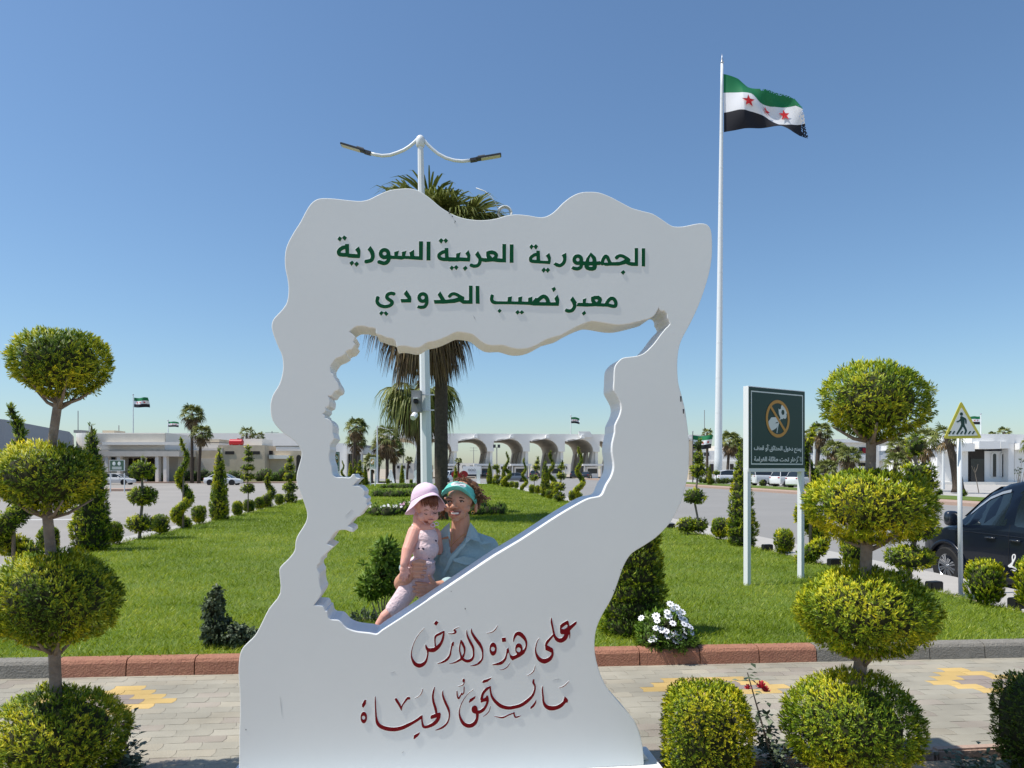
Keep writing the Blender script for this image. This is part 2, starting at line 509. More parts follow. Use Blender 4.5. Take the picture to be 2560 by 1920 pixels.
edging('path_edging', dens((9, PV0-0.005), (-9, PV0-0.005), 0.5), 0.07, 0.012, 0.2, M['edgepink'])
def build_bed():
    n, m = 150, 60
    u = np.linspace(-9, 9, n); v = np.linspace(0.5, PV0-0.075, m)
    U, V = np.meshgrid(u, v)
    Z = -0.03 + 0.012*np.sin(7*U+3*V) + 0.010*np.sin(13*U-9*V+1) + np.random.default_rng(5).normal(0, 0.008, U.shape)
    Z[-1, :] = -0.02
    co = np.stack([CS*U-SN*V, SN*U+CS*V, Z], -1).reshape(-1, 3)
    i = np.arange(n*m).reshape(m, n)
    f = np.stack([i[:-1, :-1], i[:-1, 1:], i[1:, 1:], i[1:, :-1]], -1).reshape(-1, 4)
    tag(link(bpy.data.objects.new('soil_bed', np_mesh('soil_bed', co, f, [M['soil']], smooth=True))), kind='structure')
build_bed()
# ---------------------------------------------------------------- grass
def clump(P, s, seed):
    r = np.random.default_rng(seed)
    o = np.zeros(len(P))
    for k in range(5):
        w = r.normal(0, 1, 3)*s*(1.0+0.5*k); o += np.sin(P @ w + r.uniform(0, 6.28))/(1+0.4*k)
    return o/2.6
def build_grass(N=330000):
    r = np.random.default_rng(11)
    t = r.random(N)
    v0, v1 = 5.85, VEND-0.3
    a = 0.62                                   # density ~ v^-(1+a)
    v = (v0**-a + t*(v1**-a - v0**-a))**(-1/a)
    u = r.uniform(ULEFT+0.02, URIGHT-0.02, N)
    ok = v > 6.05-0.035*u + 0.11
    cx = (ULEFT+URIGHT)/2; rx = (URIGHT-ULEFT)/2
    over = np.clip((v-(VEND-6))/6, 0, 1)
    ok &= np.abs(u-cx) < rx*np.sqrt(1-over**2)
    t_ = (CS*u-SN*v)/(SN*u+CS*v)               # inside the picture and a little beyond
    ok &= np.abs(t_) < 0.86
    u, v = u[ok], v[ok]; n = len(u)
    P = np.stack([CS*u-SN*v, SN*u+CS*v, np.full(n, 0.11)], -1)
    h = r.uniform(0.035, 0.075, n)*(1+0.35*clump(P, 1.6, 3))*np.clip(0.8+v/40, 0.8, 1.5)
    w = np.maximum(0.0045, 0.00042*v)*r.uniform(0.7, 1.4, n)
    az = r.uniform(0, 2*np.pi, n)
    lean = r.normal(0, 0.55, (n, 2)) + np.array([0.25, -0.1])
    D = np.stack([lean[:, 0], lean[:, 1], np.ones(n)], -1); D /= np.linalg.norm(D, axis=1)[:, None]
    S = np.stack([np.cos(az), np.sin(az), np.zeros(n)], -1)
    mid = P + D*(h*0.55)[:, None]
    D2 = D.copy(); D2[:, 2] *= 0.45; D2 /= np.linalg.norm(D2, axis=1)[:, None]
    tip = mid + D2*(h*0.6)[:, None]
    ww = (w/2)[:, None]
    co = np.stack([P-S*ww, P+S*ww, mid+S*ww*0.85, tip, mid-S*ww*0.85], 1).reshape(-1, 3)
    f = np.arange(n*5).reshape(n, 5)
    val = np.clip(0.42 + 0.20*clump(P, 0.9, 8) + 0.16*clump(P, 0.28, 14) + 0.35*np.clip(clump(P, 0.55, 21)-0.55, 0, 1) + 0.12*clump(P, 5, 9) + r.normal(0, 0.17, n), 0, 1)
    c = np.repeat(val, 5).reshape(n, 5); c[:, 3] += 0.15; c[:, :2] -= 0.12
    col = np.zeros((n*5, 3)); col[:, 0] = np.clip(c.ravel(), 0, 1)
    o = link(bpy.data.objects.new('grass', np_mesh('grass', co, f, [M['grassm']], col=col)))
    tag(o, 'short bright green mown grass covering the lawn', 'grass', kind='stuff')
build_grass()
# ================================================================== the map-shaped frame
VS = 3.80
SU0 = 0.20
def sp(px, py):
    """photo point on the frame's front face -> frame-local (x, z)"""
    t = (px-1280)/F
    Y = VS/(CS - SN*t)
    X = t*Y
    return (CS*X + SN*Y - SU0, H + (HZ-py)/F*Y)
OUT = [(596,1962),(598,1880),(598,1836),(600,1777),(598.5,1717),(596,1681),(598.5,1642),(608,1618),(636,1590),(652,1562),(672,1522),(700,1483),(698,1431),(701,1417),(721,1397),(736,1377),(738.6,1356),(744,1339),(762,1310),(767.5,1293),(766,1275),(753,1238),(741.5,1206),(743,1180),(752.5,1145),(752,1125),(736,1102),(704,1079),(681,1050),(675.6,1018),(681,989),(698,960),(707,925),(705,890),(691.5,858),(680,825),(680,806),(687,793),(705,774),(717,755),(721,727.5),(719,700),(713,670.5),(712,641),(717,614),(732,584),(751,554),(765,527),(778,508),(792,498),(808,495),(835,496),(871,500),(900,502),(922,498),(946.5,486),(974,475),(1003.5,471),(1028,471),(1050,478),(1074,494),(1101,517),(1128,533.6),(1155,544),(1182.5,549),(1210,550),(1240,546),(1264,539),(1289,535.5),(1321,538),(1348.5,542.5),(1367.5,540),(1386.5,528),(1408,506.5),(1430,490),(1451.6,481),(1473,479),(1498,481),(1525,491),(1552,505),(1579,519),(1606,527),(1631,533.6),(1652,546),(1674,561),(1687.6,566),(1709,565.6),(1736,560),(1755,558),(1769,562),(1778,575.6),(1780.5,603),(1780,641),(1774,679),(1763.5,716.7),(1747,763),(1725.5,809),(1706.6,844),(1698,868.6),(1694,900),(1694,932.5),(1697,961),(1704,987),(1712.5,1021.5),(1719,1065),(1723,1106),(1723,1139),(1722,1171),(1718,1199),(1710,1230),(1702,1258),(1679,1302),(1662.5,1322),(1641,1343),(1612,1363),(1583,1381),(1568.5,1398),(1556,1423),(1545,1455.5),(1529,1497),(1507,1535),(1492.5,1568),(1487,1600),(1488,1636),(1500,1683),(1518,1720),(1543,1752),(1568.5,1781),(1586.6,1803),(1599,1832),(1606.5,1864),(1609,1890),(1610,1912.5)]
HOLE = [(873.5,829),(883,821),(892.6,815.7),(914,815.7),(921.5,819),(933.6,820),(939,823),(940,834),(953,838),(967,844),(982,847),(989,855),(991.5,867),(1001,865),(1018,865.6),(1032,869),(1046,869),(1056.5,864),(1068.6,856),(1090,852),(1117,841.5),(1136,832),(1148,830),(1175,834),(1187,840),(1201,852),(1216,861),(1232.5,864),(1256,863),(1275,868.6),(1294,872.6),(1318.7,871),(1343,862),(1367.5,848),(1400,839),(1416,830.6),(1441,817),(1470.6,805),(1487,803.5),(1511,807.5),(1536,811.6),(1560,811.6),(1587,806),(1609,800),(1629,794),(1640,783),(1647,769.6),(1652,777),(1660.4,777),(1667,784.5),(1668,795),(1675,809),(1664,821),(1651,837),(1636.5,857),(1619,875.5),(1606,885),(1590,890),(1573,892),(1559.6,894),(1551.6,898),(1543.7,906),(1538,915),(1535.7,928.5),(1535,952),(1534,965.7),(1535,976),(1541,987),(1547.6,999.5),(1551.5,1008),(1553,1023),(1548,1041),(1538,1062),(1537,1081),(1531,1107),(1530,1130),(1534,1154),(1534,1174),(1527,1194),(1516.6,1211),(1508,1232),(1502,1239),(1493,1242),(1476,1245),(1459,1252),(1435.6,1265),(1406.7,1282),(1378,1300),(1300,1351),(1238,1388),(1158.7,1441),(1079,1494),(999.6,1547),(954.5,1576),(946,1583),(939,1586),(924,1583),(905,1581),(886,1578),(866,1570),(854,1557),(844.7,1550),(829,1549),(820.6,1542),(818,1528),(813,1526.5),(807,1514.5),(785,1513),(798,1494),(805,1478),(801,1467.5),(797.7,1448),(799,1434),(793,1422),(794,1412),(801,1406),(802.5,1396),(818,1381),(834,1366),(817.7,1359),(825.4,1349),(832.6,1337),(844.7,1326.5),(864,1325),(873.6,1329),(883,1330),(882,1320.5),(870,1314.5),(876,1308),(888,1294),(898,1291.6),(905,1282),(920,1264),(916,1258),(918,1247),(910,1240),(912,1228),(900,1215.7),(890,1214),(882.7,1213.6),(890,1206),(894,1201),(900.8,1195.5),(891.4,1194),(887,1187),(883.4,1185),(880,1187),(876,1192.6),(869.7,1194),(855,1192.6),(842,1193),(833.5,1188),(830,1178),(829,1163.7),(823.4,1149),(823.4,1132),(826,1123),(825,1116),(827.7,1107),(836.4,1095.7),(832,1081),(833,1065),(829,1054.5),(820.5,1046.5),(812.5,1044),(813,1038.6),(807,1035),(814.7,1026),(814,1019),(822,1014.7),(824,1007.5),(825,999),(821,990),(828,990),(832.5,984.5),(837,978.5),(844.5,975.5),(848,967.6),(846,959),(841,951),(835.5,941),(833.7,935),(828,931),(826,917),(833,905),(840,896.5),(852,892),(864,884),(864,880),(871.6,875),(879,873),(885,866),(888.5,860),(883.7,853),(888.5,841.6)]
def catmull(pts, sub=4, closed=True):
    n = len(pts); out = []
    for i in range(n):
        p0, p1, p2, p3 = [np.array(pts[(i+k-1) % n]) for k in range(4)]
        d1 = p2-p1
        # keep sharp corners sharp
        c = np.dot(p1-p0, p2-p1)/(np.linalg.norm(p1-p0)*np.linalg.norm(p2-p1)+1e-9)
        c2 = np.dot(p2-p1, p3-p2)/(np.linalg.norm(p2-p1)*np.linalg.norm(p3-p2)+1e-9)
        m1 = (p2-p0)/2 if c > 0.2 else d1*0.6
        m2 = (p3-p1)/2 if c2 > 0.2 else d1*0.6
        ln = np.linalg.norm(d1)
        for m_ in (m1, m2):
            k = np.linalg.norm(m_)
            if k > 1.4*ln: m_ *= 1.4*ln/k
        for k in range(sub):
            t = k/sub
            out.append(tuple(p1*(2*t**3-3*t*t+1)+m1*(t**3-2*t*t+t)+p2*(-2*t**3+3*t*t)+m2*(t**3-t*t)))
    return out
def extrude2d(name, loops, depth, mats, parent, yfront, bevel=0.0, face_front=True):
    """loops of (x,z) filled even-odd, front face at local y=yfront, going back by depth; mats = [front, side]"""
    cu = bpy.data.curves.new('tmpc', 'CURVE'); cu.dimensions = '2D'; cu.fill_mode = 'BOTH'
    cu.extrude = depth/2 - bevel; cu.bevel_depth = bevel; cu.bevel_resolution = 1; cu.offset = -bevel
    for lp in loops:
        s = cu.splines.new('POLY'); s.points.add(len(lp)-1)
        for q, (x, z) in zip(s.points, lp): q.co = (x, z, 0, 1)
        s.use_cyclic_u = True
    t = bpy.data.objects.new('tmpo', cu); COL.objects.link(t)
    bpy.context.view_layer.update()
    dg = bpy.context.evaluated_depsgraph_get()
    me = bpy.data.meshes.new_from_object(t.evaluated_get(dg))
    bpy.data.objects.remove(t); bpy.data.curves.remove(cu)
    me.name = name
    n = len(me.vertices)
    co = np.empty(n*3, dtype=np.float32); me.vertices.foreach_get('co', co); co = co.reshape(-1, 3)
    new = np.stack([co[:, 0], yfront + depth/2 - co[:, 2], co[:, 1]], -1)
    me.vertices.foreach_set('co', new.ravel())
    me.materials.clear()
    for m_ in mats: me.materials.append(m_)
    me.flip_normals() if False else None
    bm = bmesh.new(); bm.from_mesh(me)
    bmesh.ops.remove_doubles(bm, verts=bm.verts, dist=1e-5)
    bmesh.ops.recalc_face_normals(bm, faces=bm.faces)
    for f in bm.faces:
        f.smooth = False
        f.material_index = 0 if (abs(f.normal.y) > 0.9 and f.calc_center_median().y < yfront+depth*0.3) else 1
        if len(mats) == 1: f.material_index = 0
    bm.to_mesh(me); bm.free(); me.update()
    return link(bpy.data.objects.new(name, me), parent)
frame = empty('map_frame', L(SU0, VS, 0), PH, 'tall white map-shaped photo frame with raised green and red Arabic lettering', 'photo frame')
o = extrude2d('panel', [[sp(*p) for p in catmull(OUT, 3)], [sp(*p) for p in catmull(HOLE, 2)]], 0.235, [M['panel'], M['panelside']], frame, 0.0, bevel=0.004)
zb = sp(1610, 1912.5)[1]
b = MB().box(sp(560,1911)[0], sp(1652,1911)[0], -0.20, 0.26, -0.06, zb-0.001)
b.build('base_plate', M['white'], frame, bevel=0.006)
x0 = sp(1606, 1900)[0]
g = MB().prism([(x0-0.01, zb), (x0+0.055, zb), (x0-0.01, zb+0.085)], 0.06, 0.072)
g.build('gusset', M['panelside'], frame)
# wear: chips in the paint on the top edge and on the right rim
for (x, y, w, h) in [(1123,530,3,10),(1131,541,3,3),(1138,553,2.5,3),(1137,557,2,2),(1702,997,4,14),(1708.5,1028,3.5,12),(1163,1521.5,2.5,4),(615,1824,2.5,3),(1534,1476,2.5,3),(1128,1478,2,2),(1552,1424,2,2)]:
    a = [sp(x-w/2, y-h/2), sp(x+w/2, y-h/2+1), sp(x+w/2-0.5, y+h/2), sp(x-w/3, y+h/2)]
    MB().prism(a, -0.0012, 0.0005).build('paint_chip', M['dark'], frame)

M['scuff'] = mat('grey_scuff', (0.50, 0.51, 0.50), 0.7)
for pts in ([(975,1682),(984,1679),(989,1678.5),(984,1681)], [(1003,1883),(1008,1879),(1011,1877),(1007,1882)], [(862,1290),(872,1281),(880,1272),(874,1281)], [(1183,860-72),(1187,793),(1189,800),(1185,795)], [(1194,1820),(1199,1812),(1201,1806),(1198,1815)], [(700,1740),(703,1762),(705,1790),(702,1765)], [(1380,1700),(1395,1696),(1402,1697),(1390,1699)]):
    MB().prism([sp(*p) for p in pts], -0.0008, 0.0005).build('scuff', M['scuff'], frame)
# ------------------------------------------------------------------ lettering
def sd_poly(X, Y, poly):
    p = np.array(poly, float); n = len(p)
    d = np.full(X.shape, 1e9); s = np.zeros(X.shape, bool)
    for i in range(n):
        a = p[i]; b_ = p[(i+1) % n]; e = b_-a
        wx = X-a[0]; wy = Y-a[1]
        t = np.clip((wx*e[0]+wy*e[1])/(e@e+1e-9), 0, 1)
        d = np.minimum(d, (wx-e[0]*t)**2+(wy-e[1]*t)**2)
        c1 = (a[1] > Y) != (b_[1] > Y)
        if abs(e[1]) > 1e-9:
            xi = a[0] + (Y-a[1])*e[0]/e[1]
            s ^= c1 & (X < xi)
    d = np.sqrt(d)
    return np.where(s, -d, d)
def sd_stroke(X, Y, pts):
    P = np.array([q[:2] for q in pts], float); W = np.array([q[2] for q in pts], float)/2
    # smooth the pen path
    if len(P) > 2:
        out = []; ow = []
        for i in range(len(P)-1):
            p0 = P[max(i-1, 0)]; p1 = P[i]; p2 = P[i+1]; p3 = P[min(i+2, len(P)-1)]
            for k in range(5):
                t = k/5
                out.append(0.5*((2*p1)+(-p0+p2)*t+(2*p0-5*p1+4*p2-p3)*t*t+(-p0+3*p1-3*p2+p3)*t**3)); ow.append(W[i]+(W[i+1]-W[i])*t)
        out.append(P[-1]); ow.append(W[-1]); P = np.array(out); W = np.array(ow)
    d = np.full(X.shape, 1e9)
    for i in range(len(P)-1):
        a = P[i]; e = P[i+1]-a
        wx = X-a[0]; wy = Y-a[1]
        t = np.clip((wx*e[0]+wy*e[1])/(e@e+1e-9), 0, 1)
        d = np.minimum(d, np.sqrt((wx-e[0]*t)**2+(wy-e[1]*t)**2) - (W[i]+(W[i+1]-W[i])*t))
    return d
def contours(D, x0, y0, h):
    """closed loops of D=0 by marching squares"""
    ny, nx = D.shape
    seg = {}
    def ept(i, j, e):
        if e == 0: a, b_ = D[j, i], D[j, i+1]; t = a/(a-b_); return (x0+(i+t)*h, y0+j*h)
        if e == 1: a, b_ = D[j, i+1], D[j+1, i+1]; t = a/(a-b_); return (x0+(i+1)*h, y0+(j+t)*h)
        if e == 2: a, b_ = D[j+1, i], D[j+1, i+1]; t = a/(a-b_); return (x0+(i+t)*h, y0+(j+1)*h)
        a, b_ = D[j, i], D[j+1, i]; t = a/(a-b_); return (x0+i*h, y0+(j+t)*h)
    def key(i, j, e):
        return {0: (i, j, 'h'), 1: (i+1, j, 'v'), 2: (i, j+1, 'h'), 3: (i, j, 'v')}[e]
    tab = {1: [(3,0)], 2: [(0,1)], 3: [(3,1)], 4: [(1,2)], 5: [(3,2),(1,0)], 6: [(0,2)], 7: [(3,2)], 8: [(2,3)], 9: [(2,0)], 10: [(0,3),(2,1)], 11: [(2,1)], 12: [(1,3)], 13: [(1,0)], 14: [(0,3)]}
    ins = D < 0
    code = ins[:-1, :-1]*1 + ins[:-1, 1:]*2 + ins[1:, 1:]*4 + ins[1:, :-1]*8
    pts = {}
    js, is_ = np.nonzero((code > 0) & (code < 15))
    for j, i in zip(js, is_):
        for (a, b_) in tab[int(code[j, i])]:
            ka, kb = key(i, j, a), key(i, j, b_)
            pts[ka] = ept(i, j, a); pts[kb] = ept(i, j, b_)
            seg[ka] = kb
    loops = []
    while seg:
        k0 = next(iter(seg)); k = k0; lp = []
        while k in seg:
            lp.append(pts[k]); k = seg.pop(k)
        if len(lp) > 5: loops.append(lp)
    return loops
def simplify(lp, tol):
    """drop points that lie on the line of their neighbours"""
    P = [np.array(p) for p in lp]
    ch = True
    while ch and len(P) > 8:
        ch = False; Q = []; i = 0; n = len(P)
        while i < n:
            a = Q[-1] if Q else P[-1]; b_ = P[i]; c_ = P[(i+1) % n]
            e = c_-a; ln = math.hypot(*e)
            if ln > 1e-9 and abs(e[0]*(b_[1]-a[1])-e[1]*(b_[0]-a[0]))/ln < tol and i+1 < n:
                Q.append(c_); i += 2; ch = True
            else:
                Q.append(b_); i += 1
        if len(Q) == len(P): break
        P = Q
    return [tuple(p) for p in P]
def word(name, crop, shapes, mats, label=None, depth=0.0019, h=None, proj=None, parent=None, yf=None):
    ox, oy, sc = crop
    allp = []
    for s in shapes:
        if s[0] in 'PN': allp += list(s[1])
        elif s[0] == 'S': allp += [q[:2] for q in s[1]]
        else: allp += [(s[1]-s[3], s[2]-s[4]), (s[1]+s[3], s[2]+s[4])]
    A = np.array(allp); mg = 70
    x0, y0 = A.min(0)-mg; x1, y1 = A.max(0)+mg
    h = h or 6.5
    X, Y = np.meshgrid(np.arange(x0, x1, h), np.arange(y0, y1, h))
    D = np.full(X.shape, 1e9)
    for s in shapes:
        if s[0] == 'P': D = np.minimum(D, sd_poly(X, Y, s[1]))
        elif s[0] == 'S': D = np.minimum(D, sd_stroke(X, Y, s[1]))
        elif s[0] == 'E':
            k = np.sqrt(((X-s[1])/s[3])**2+((Y-s[2])/s[4])**2); D = np.minimum(D, (k-1)*min(s[3], s[4]))
        elif s[0] == 'N': D = np.maximum(D, -sd_poly(X, Y, s[1]))
        elif s[0] == 'O':
            k = np.sqrt(((X-s[1])/s[3])**2+((Y-s[2])/s[4])**2); D = np.maximum(D, -(k-1)*min(s[3], s[4]))
    D += 1e-4
    proj = proj or sp
    loops = [[proj(ox+x*sc, oy+y*sc) for (x, y) in simplify(lp, h*0.05)] for lp in contours(D, x0, y0, h)]
    o = extrude2d(name, loops, depth, mats, parent or frame, -depth if yf is None else yf)
    if label: o['label'] = label
    return o
def Pn(*a): return ('P', a)
def Ng(*a): return ('N', a)
def St(*a): return ('S', a)
def Sw(w, *a): return ('S', [(x, y, w) for (x, y) in a])
def ring(cx, cy, rx, ry, w):
    return ('S', [(cx+rx*math.cos(t*math.pi/8), cy+ry*math.sin(t*math.pi/8), w) for t in range(17)])
GM = [M['green'], M['panelside']]
RM = [M['red'], M['panelside']]
word('arabic_word', (830,580,.11754), [
 Pn((2010,205),(2095,205),(2095,608),(2008,608)), Pn((1848,198),(1937,198),(1932,602),(1848,598)),
 Pn((1150,495),(1320,505),(1848,515),(1932,602),(1540,575),(1480,592),(1360,578),(1200,578)),
 Pn((1322,425),(1427,395),(1395,530),(1325,530)), Pn((1483,427),(1585,398),(1550,540),(1488,540)), Pn((1643,437),(1745,375),(1752,540),(1665,540)),
 ring(1118,462,82,79,84), Sw(84,(1200,470),(1212,560),(1180,635),(1110,668),(1005,640)), Pn((970,660),(992,605),(1040,600),(1040,690)),
 Pn((755,375),(818,295),(890,400),(910,470),(840,480)), Sw(84,(845,420),(870,520),(838,598),(775,622),(730,630)), Pn((695,600),(740,585),(745,672),(697,665)),
 Pn((275,255),(362,255),(368,530),(290,530)), Sw(86,(320,325),(235,335),(165,382),(143,430),(165,475),(230,488),(330,488)),
 Pn((330,460),(530,470),(600,470),(590,560),(450,555),(330,545)), Pn((490,375),(572,305),(607,400),(605,500),(590,560),(545,480),(530,430)),
 Pn((113,150),(160,92),(218,130),(175,210)), Pn((212,125),(255,72),(320,118),(278,190)), Pn((368,655),(430,610),(475,660),(415,725)), Pn((468,680),(530,628),(577,682),(518,745))], GM)
word('arabic_word', (1080,580,.09946), [
 Pn((1952,312),(2048,312),(2048,778),(1948,778)), Pn((1765,302),(1862,302),(1860,768),(1765,765)),
 Pn((1640,662),(1770,668),(1860,768),(1680,765),(1530,745),(1340,762),(1260,745),(1230,640),(1290,655),(1380,660),(1520,655)),
 Pn((1360,495),(1430,470),(1510,460),(1600,490),(1655,545),(1660,600),(1640,665),(1560,740),(1480,740),(1380,665),(1360,600)), Ng((1448,568),(1480,565),(1545,570),(1570,600),(1520,650)),
 Pn((1078,570),(1155,475),(1235,620),(1170,690)), Sw(90,(1175,600),(1210,690),(1192,790),(1140,845),(1060,860),(990,840)), Pn((938,855),(965,797),(1010,805),(1000,885)),
 Pn((400,632),(960,645),(950,748),(690,738),(640,745),(420,745),(350,720)), Pn((835,540),(918,455),(965,580),(960,700),(950,748),(890,660),(880,610)),
 Pn((605,545),(722,508),(690,650),(605,650)), Pn((318,402),(408,402),(420,640),(420,720),(330,720)),
 Sw(92,(365,485),(270,510),(192,560),(173,605),(200,660),(280,688),(400,690)),
 Pn((163,220),(230,155),(290,210),(233,300)), Pn((284,210),(345,155),(408,222),(345,290)), Pn((440,905),(492,845),(558,890),(502,975)), Pn((545,890),(605,832),(668,885),(612,962)), Pn((770,905),(848,850),(898,910),(825,985))], GM)
word('arabic_word', (1310,590,.14467), [
 Pn((2030,212),(2092,212),(2092,530),(2030,525)), Pn((1908,208),(1970,208),(1970,522),(1908,520)),
 Pn((1830,450),(1910,455),(1970,522),(1860,520),(1800,505),(1760,485),(1640,515),(1480,515),(1430,520),(1340,490),(1400,455),(1560,450),(1650,448),(1720,418),(1760,380),(1830,390)),
 Sw(58,(1600,380),(1640,345),(1700,348),(1780,392),(1810,420)), Pn((1562,370),(1600,328),(1640,370),(1598,412)),
 Sw(62,(1352,480),(1360,420),(1402,355),(1440,370),(1470,440),(1500,485)), Pn((1340,470),(1500,460),(1500,515),(1400,520)), Ng((1388,462),(1392,420),(1412,392),(1432,420),(1450,458)),
 Pn((1240,445),(1310,432),(1350,480),(1310,505),(1240,505)),
 Pn((1152,282),(1240,365),(1262,470),(1258,540),(1240,585),(1190,605),(1130,603),(1070,580),(1042,540),(1045,470),(1075,390),(1110,340)), Ng((1150,350),(1178,400),(1182,440),(1125,445),(1128,400)), Ng((1118,516),(1160,510),(1192,520),(1170,536),(1125,532)),
 Pn((1000,440),(1080,440),(1060,510),(1000,505)), ring(928,410,62,62,66), Sw(62,(990,430),(985,530),(930,568),(860,560)), Pn((812,565),(845,520),(880,535),(870,592)),
 Pn((650,328),(728,290),(735,370),(690,420)), Sw(62,(698,345),(702,410),(680,470),(620,512),(560,495)), Pn((503,490),(545,455),(590,480),(560,535)),
 Pn((265,425),(455,430),(450,490),(330,480),(260,478)), Pn((372,342),(435,290),(465,375),(462,440),(450,490),(415,430),(405,385)),
 Pn((212,255),(272,255),(280,425),(280,472),(215,472)), Sw(60,(242,312),(172,332),(122,370),(113,410),(140,438),(260,446)),
 Pn((90,185),(128,143),(170,180),(125,238)), Pn((160,182),(203,140),(245,180),(205,240)), Pn((298,588),(345,543),(382,588),(335,640)), Pn((365,590),(412,545),(452,590),(408,640)), Pn((1668,628),(1715,588),(1752,625),(1712,675))], GM)
word('arabic_word', (920,700,.13562), [
 Pn((1982,108),(2052,108),(2058,442),(1985,438)), Pn((1860,102),(1928,105),(1928,442),(1858,440)),
 Pn((1770,372),(1860,372),(1928,442),(1750,442),(1690,402),(1600,425),(1400,440),(1225,440),(1210,370),(1340,365),(1440,362),(1560,350),(1640,330),(1700,295),(1770,305)),
 Sw(62,(1505,300),(1545,262),(1610,260),(1700,308),(1745,335)), Pn((1465,295),(1510,245),(1545,290),(1505,332)),
 Pn((1282,272),(1330,207),(1425,365),(1345,375)), ring(1010,325,68,68,68), Sw(64,(1082,340),(1083,430),(1040,495),(970,505)), Pn((900,515),(925,465),(975,475),(975,540)),
 Pn((655,255),(712,185),(795,310),(800,350),(795,418),(612,418),(598,350),(735,350)),
 Sw(66,(475,255),(425,247),(370,265),(346,310),(370,350),(438,398),(440,440),(390,478),(300,492),(212,462),(168,400),(178,330)), Pn((445,250),(460,225),(512,248),(475,298)), Pn((145,330),(158,295),(218,318),(205,370)),
 Pn((205,612),(245,572),(296,600),(242,662)), Pn((286,605),(330,575),(378,625),(335,668))], GM)
word('arabic_word', (1200,700,.16275), [
 Sw(56,(1935,385),(1955,338),(2000,290),(2048,288),(2083,340),(2078,398),(2030,402),(1960,385)),
 Pn((1500,350),(1580,350),(1700,355),(1830,358),(1930,360),(1970,405),(1890,412),(1780,405),(1640,412),(1480,405)),
 Pn((1702,262),(1760,242),(1820,240),(1865,270),(1875,310),(1850,380),(1790,400),(1720,360),(1702,320)), Ng((1758,305),(1790,298),(1815,310),(1790,345)),
 Pn((1575,298),(1635,278),(1620,370),(1575,370)),
 Pn((1382,305),(1425,252),(1490,350),(1440,390)), Sw(56,(1435,330),(1452,400),(1420,462),(1370,478),(1330,470)), Pn((1297,475),(1318,437),(1350,445),(1345,500)), Pn((1560,510),(1605,472),(1632,512),(1588,550))], GM)
word('arabic_word', (1200,700,.16275), [
 Pn((1097,130),(1145,103),(1168,145),(1128,190)), Pn((1140,280),(1190,228),(1218,300),(1215,360),(1208,400),(1165,350)),
 Pn((220,325),(420,328),(760,332),(880,340),(1080,342),(1215,340),(1208,400),(820,395),(770,385),(620,380),(460,375),(220,375)),
 Sw(62,(870,345),(905,298),(965,255),(1010,268),(1038,310),(1045,360)), Pn((738,275),(805,255),(800,345),(735,345)), Pn((800,335),(850,275),(900,280),(885,345),(820,380)),
 Pn((585,268),(650,250),(640,345),(585,345)), Pn((425,265),(492,248),(482,340),(420,340)),
 Sw(54,(185,250),(178,300),(200,338),(240,350)), Pn((158,240),(175,217),(213,235),(205,280),(155,290)),
 Pn((265,475),(302,440),(335,475),(298,510)), Pn((540,495),(580,460),(614,495),(575,535)), Pn((603,495),(642,463),(680,497),(640,530))], GM)
RD = 0.0025
word('calligraphy_word', (1000,1540,.1085), [
 St((560,275,9),(430,420,11),(330,600,15),(275,770,20),(262,900,28),(290,1010,50),(350,1100,85),(440,1138,105),(530,1110,85),(595,1040,60),(625,960,40),(640,870,36),(640,800,45)),
 St((592,660,20),(612,730,55),(660,775,85),(760,782,105),(840,740,95),(910,670,78),(970,570,60),(1002,450,48),(1012,350,30)),
 St((1010,345,24),(930,400,60),(830,455,55),(805,530,35),(806,600,30),(815,690,40)), Pn((775,175),(830,100),(890,140),(835,222)),
 Pn((1180,640),(1215,578),(1245,600),(1240,680),(1190,710)), St((1195,680,34),(1170,800,34),(1150,900,46),(1080,1000,60),(980,1060,45),(860,1095,12)),
 St((1365,250,9),(1300,280,18),(1245,318,30),(1275,350,55),(1270,385,42),(1200,405,28),(1115,398,14)),
 St((1640,285,12),(1655,380,45),(1740,520,70),(1830,640,75),(1890,760,50),(1905,870,35),(1895,980,40),(1830,1070,55),(1740,1125,40),(1620,1145,12)),
 St((1535,325,12),(1550,450,40),(1620,600,60),(1680,720,55),(1695,830,40),(1690,930,45),(1640,1005,70),(1560,1035,75),(1480,1015,60),(1420,960,70)),
 St((1405,545,14),(1440,630,60),(1485,740,50),(1485,840,36),(1455,930,50)), St((1400,560,22),(1380,680,35),(1372,780,34),(1395,880,40),(1425,960,60)),
 St((1430,980,60),(1340,1030,50),(1240,1075,30),(1135,1098,12))], RM, depth=RD)
word('calligraphy_word', (1200,1520,.11754), [
 ('E',277,870,79,142), ('O',272,870,42,46), St((375,370,8),(320,460,22),(240,515,20),(140,530,8)), Pn((460,630),(545,622),(555,715),(470,722)),
 Pn((560,880),(600,830),(620,900),(605,960),(565,960)), St((585,900,45),(560,1000,32),(530,1090,50),(450,1165,70),(360,1190,50),(255,1205,12)),
 Pn((600,880),(612,880),(630,960),(655,1000),(700,1015),(745,1000),(860,930),(930,880),(985,800),(975,900),(940,970),(860,1030),(690,1115),(640,1060)),
 ('E',825,865,80,120), ('O',820,885,45,48),
 St((712,715,14),(725,640,40),(770,555,70),(840,545,95),(920,610,80),(975,700,50),(985,790,35),(960,880,50)), St((640,1160,8),(580,1250,22),(500,1300,18),(410,1310,8))], RM, depth=RD)
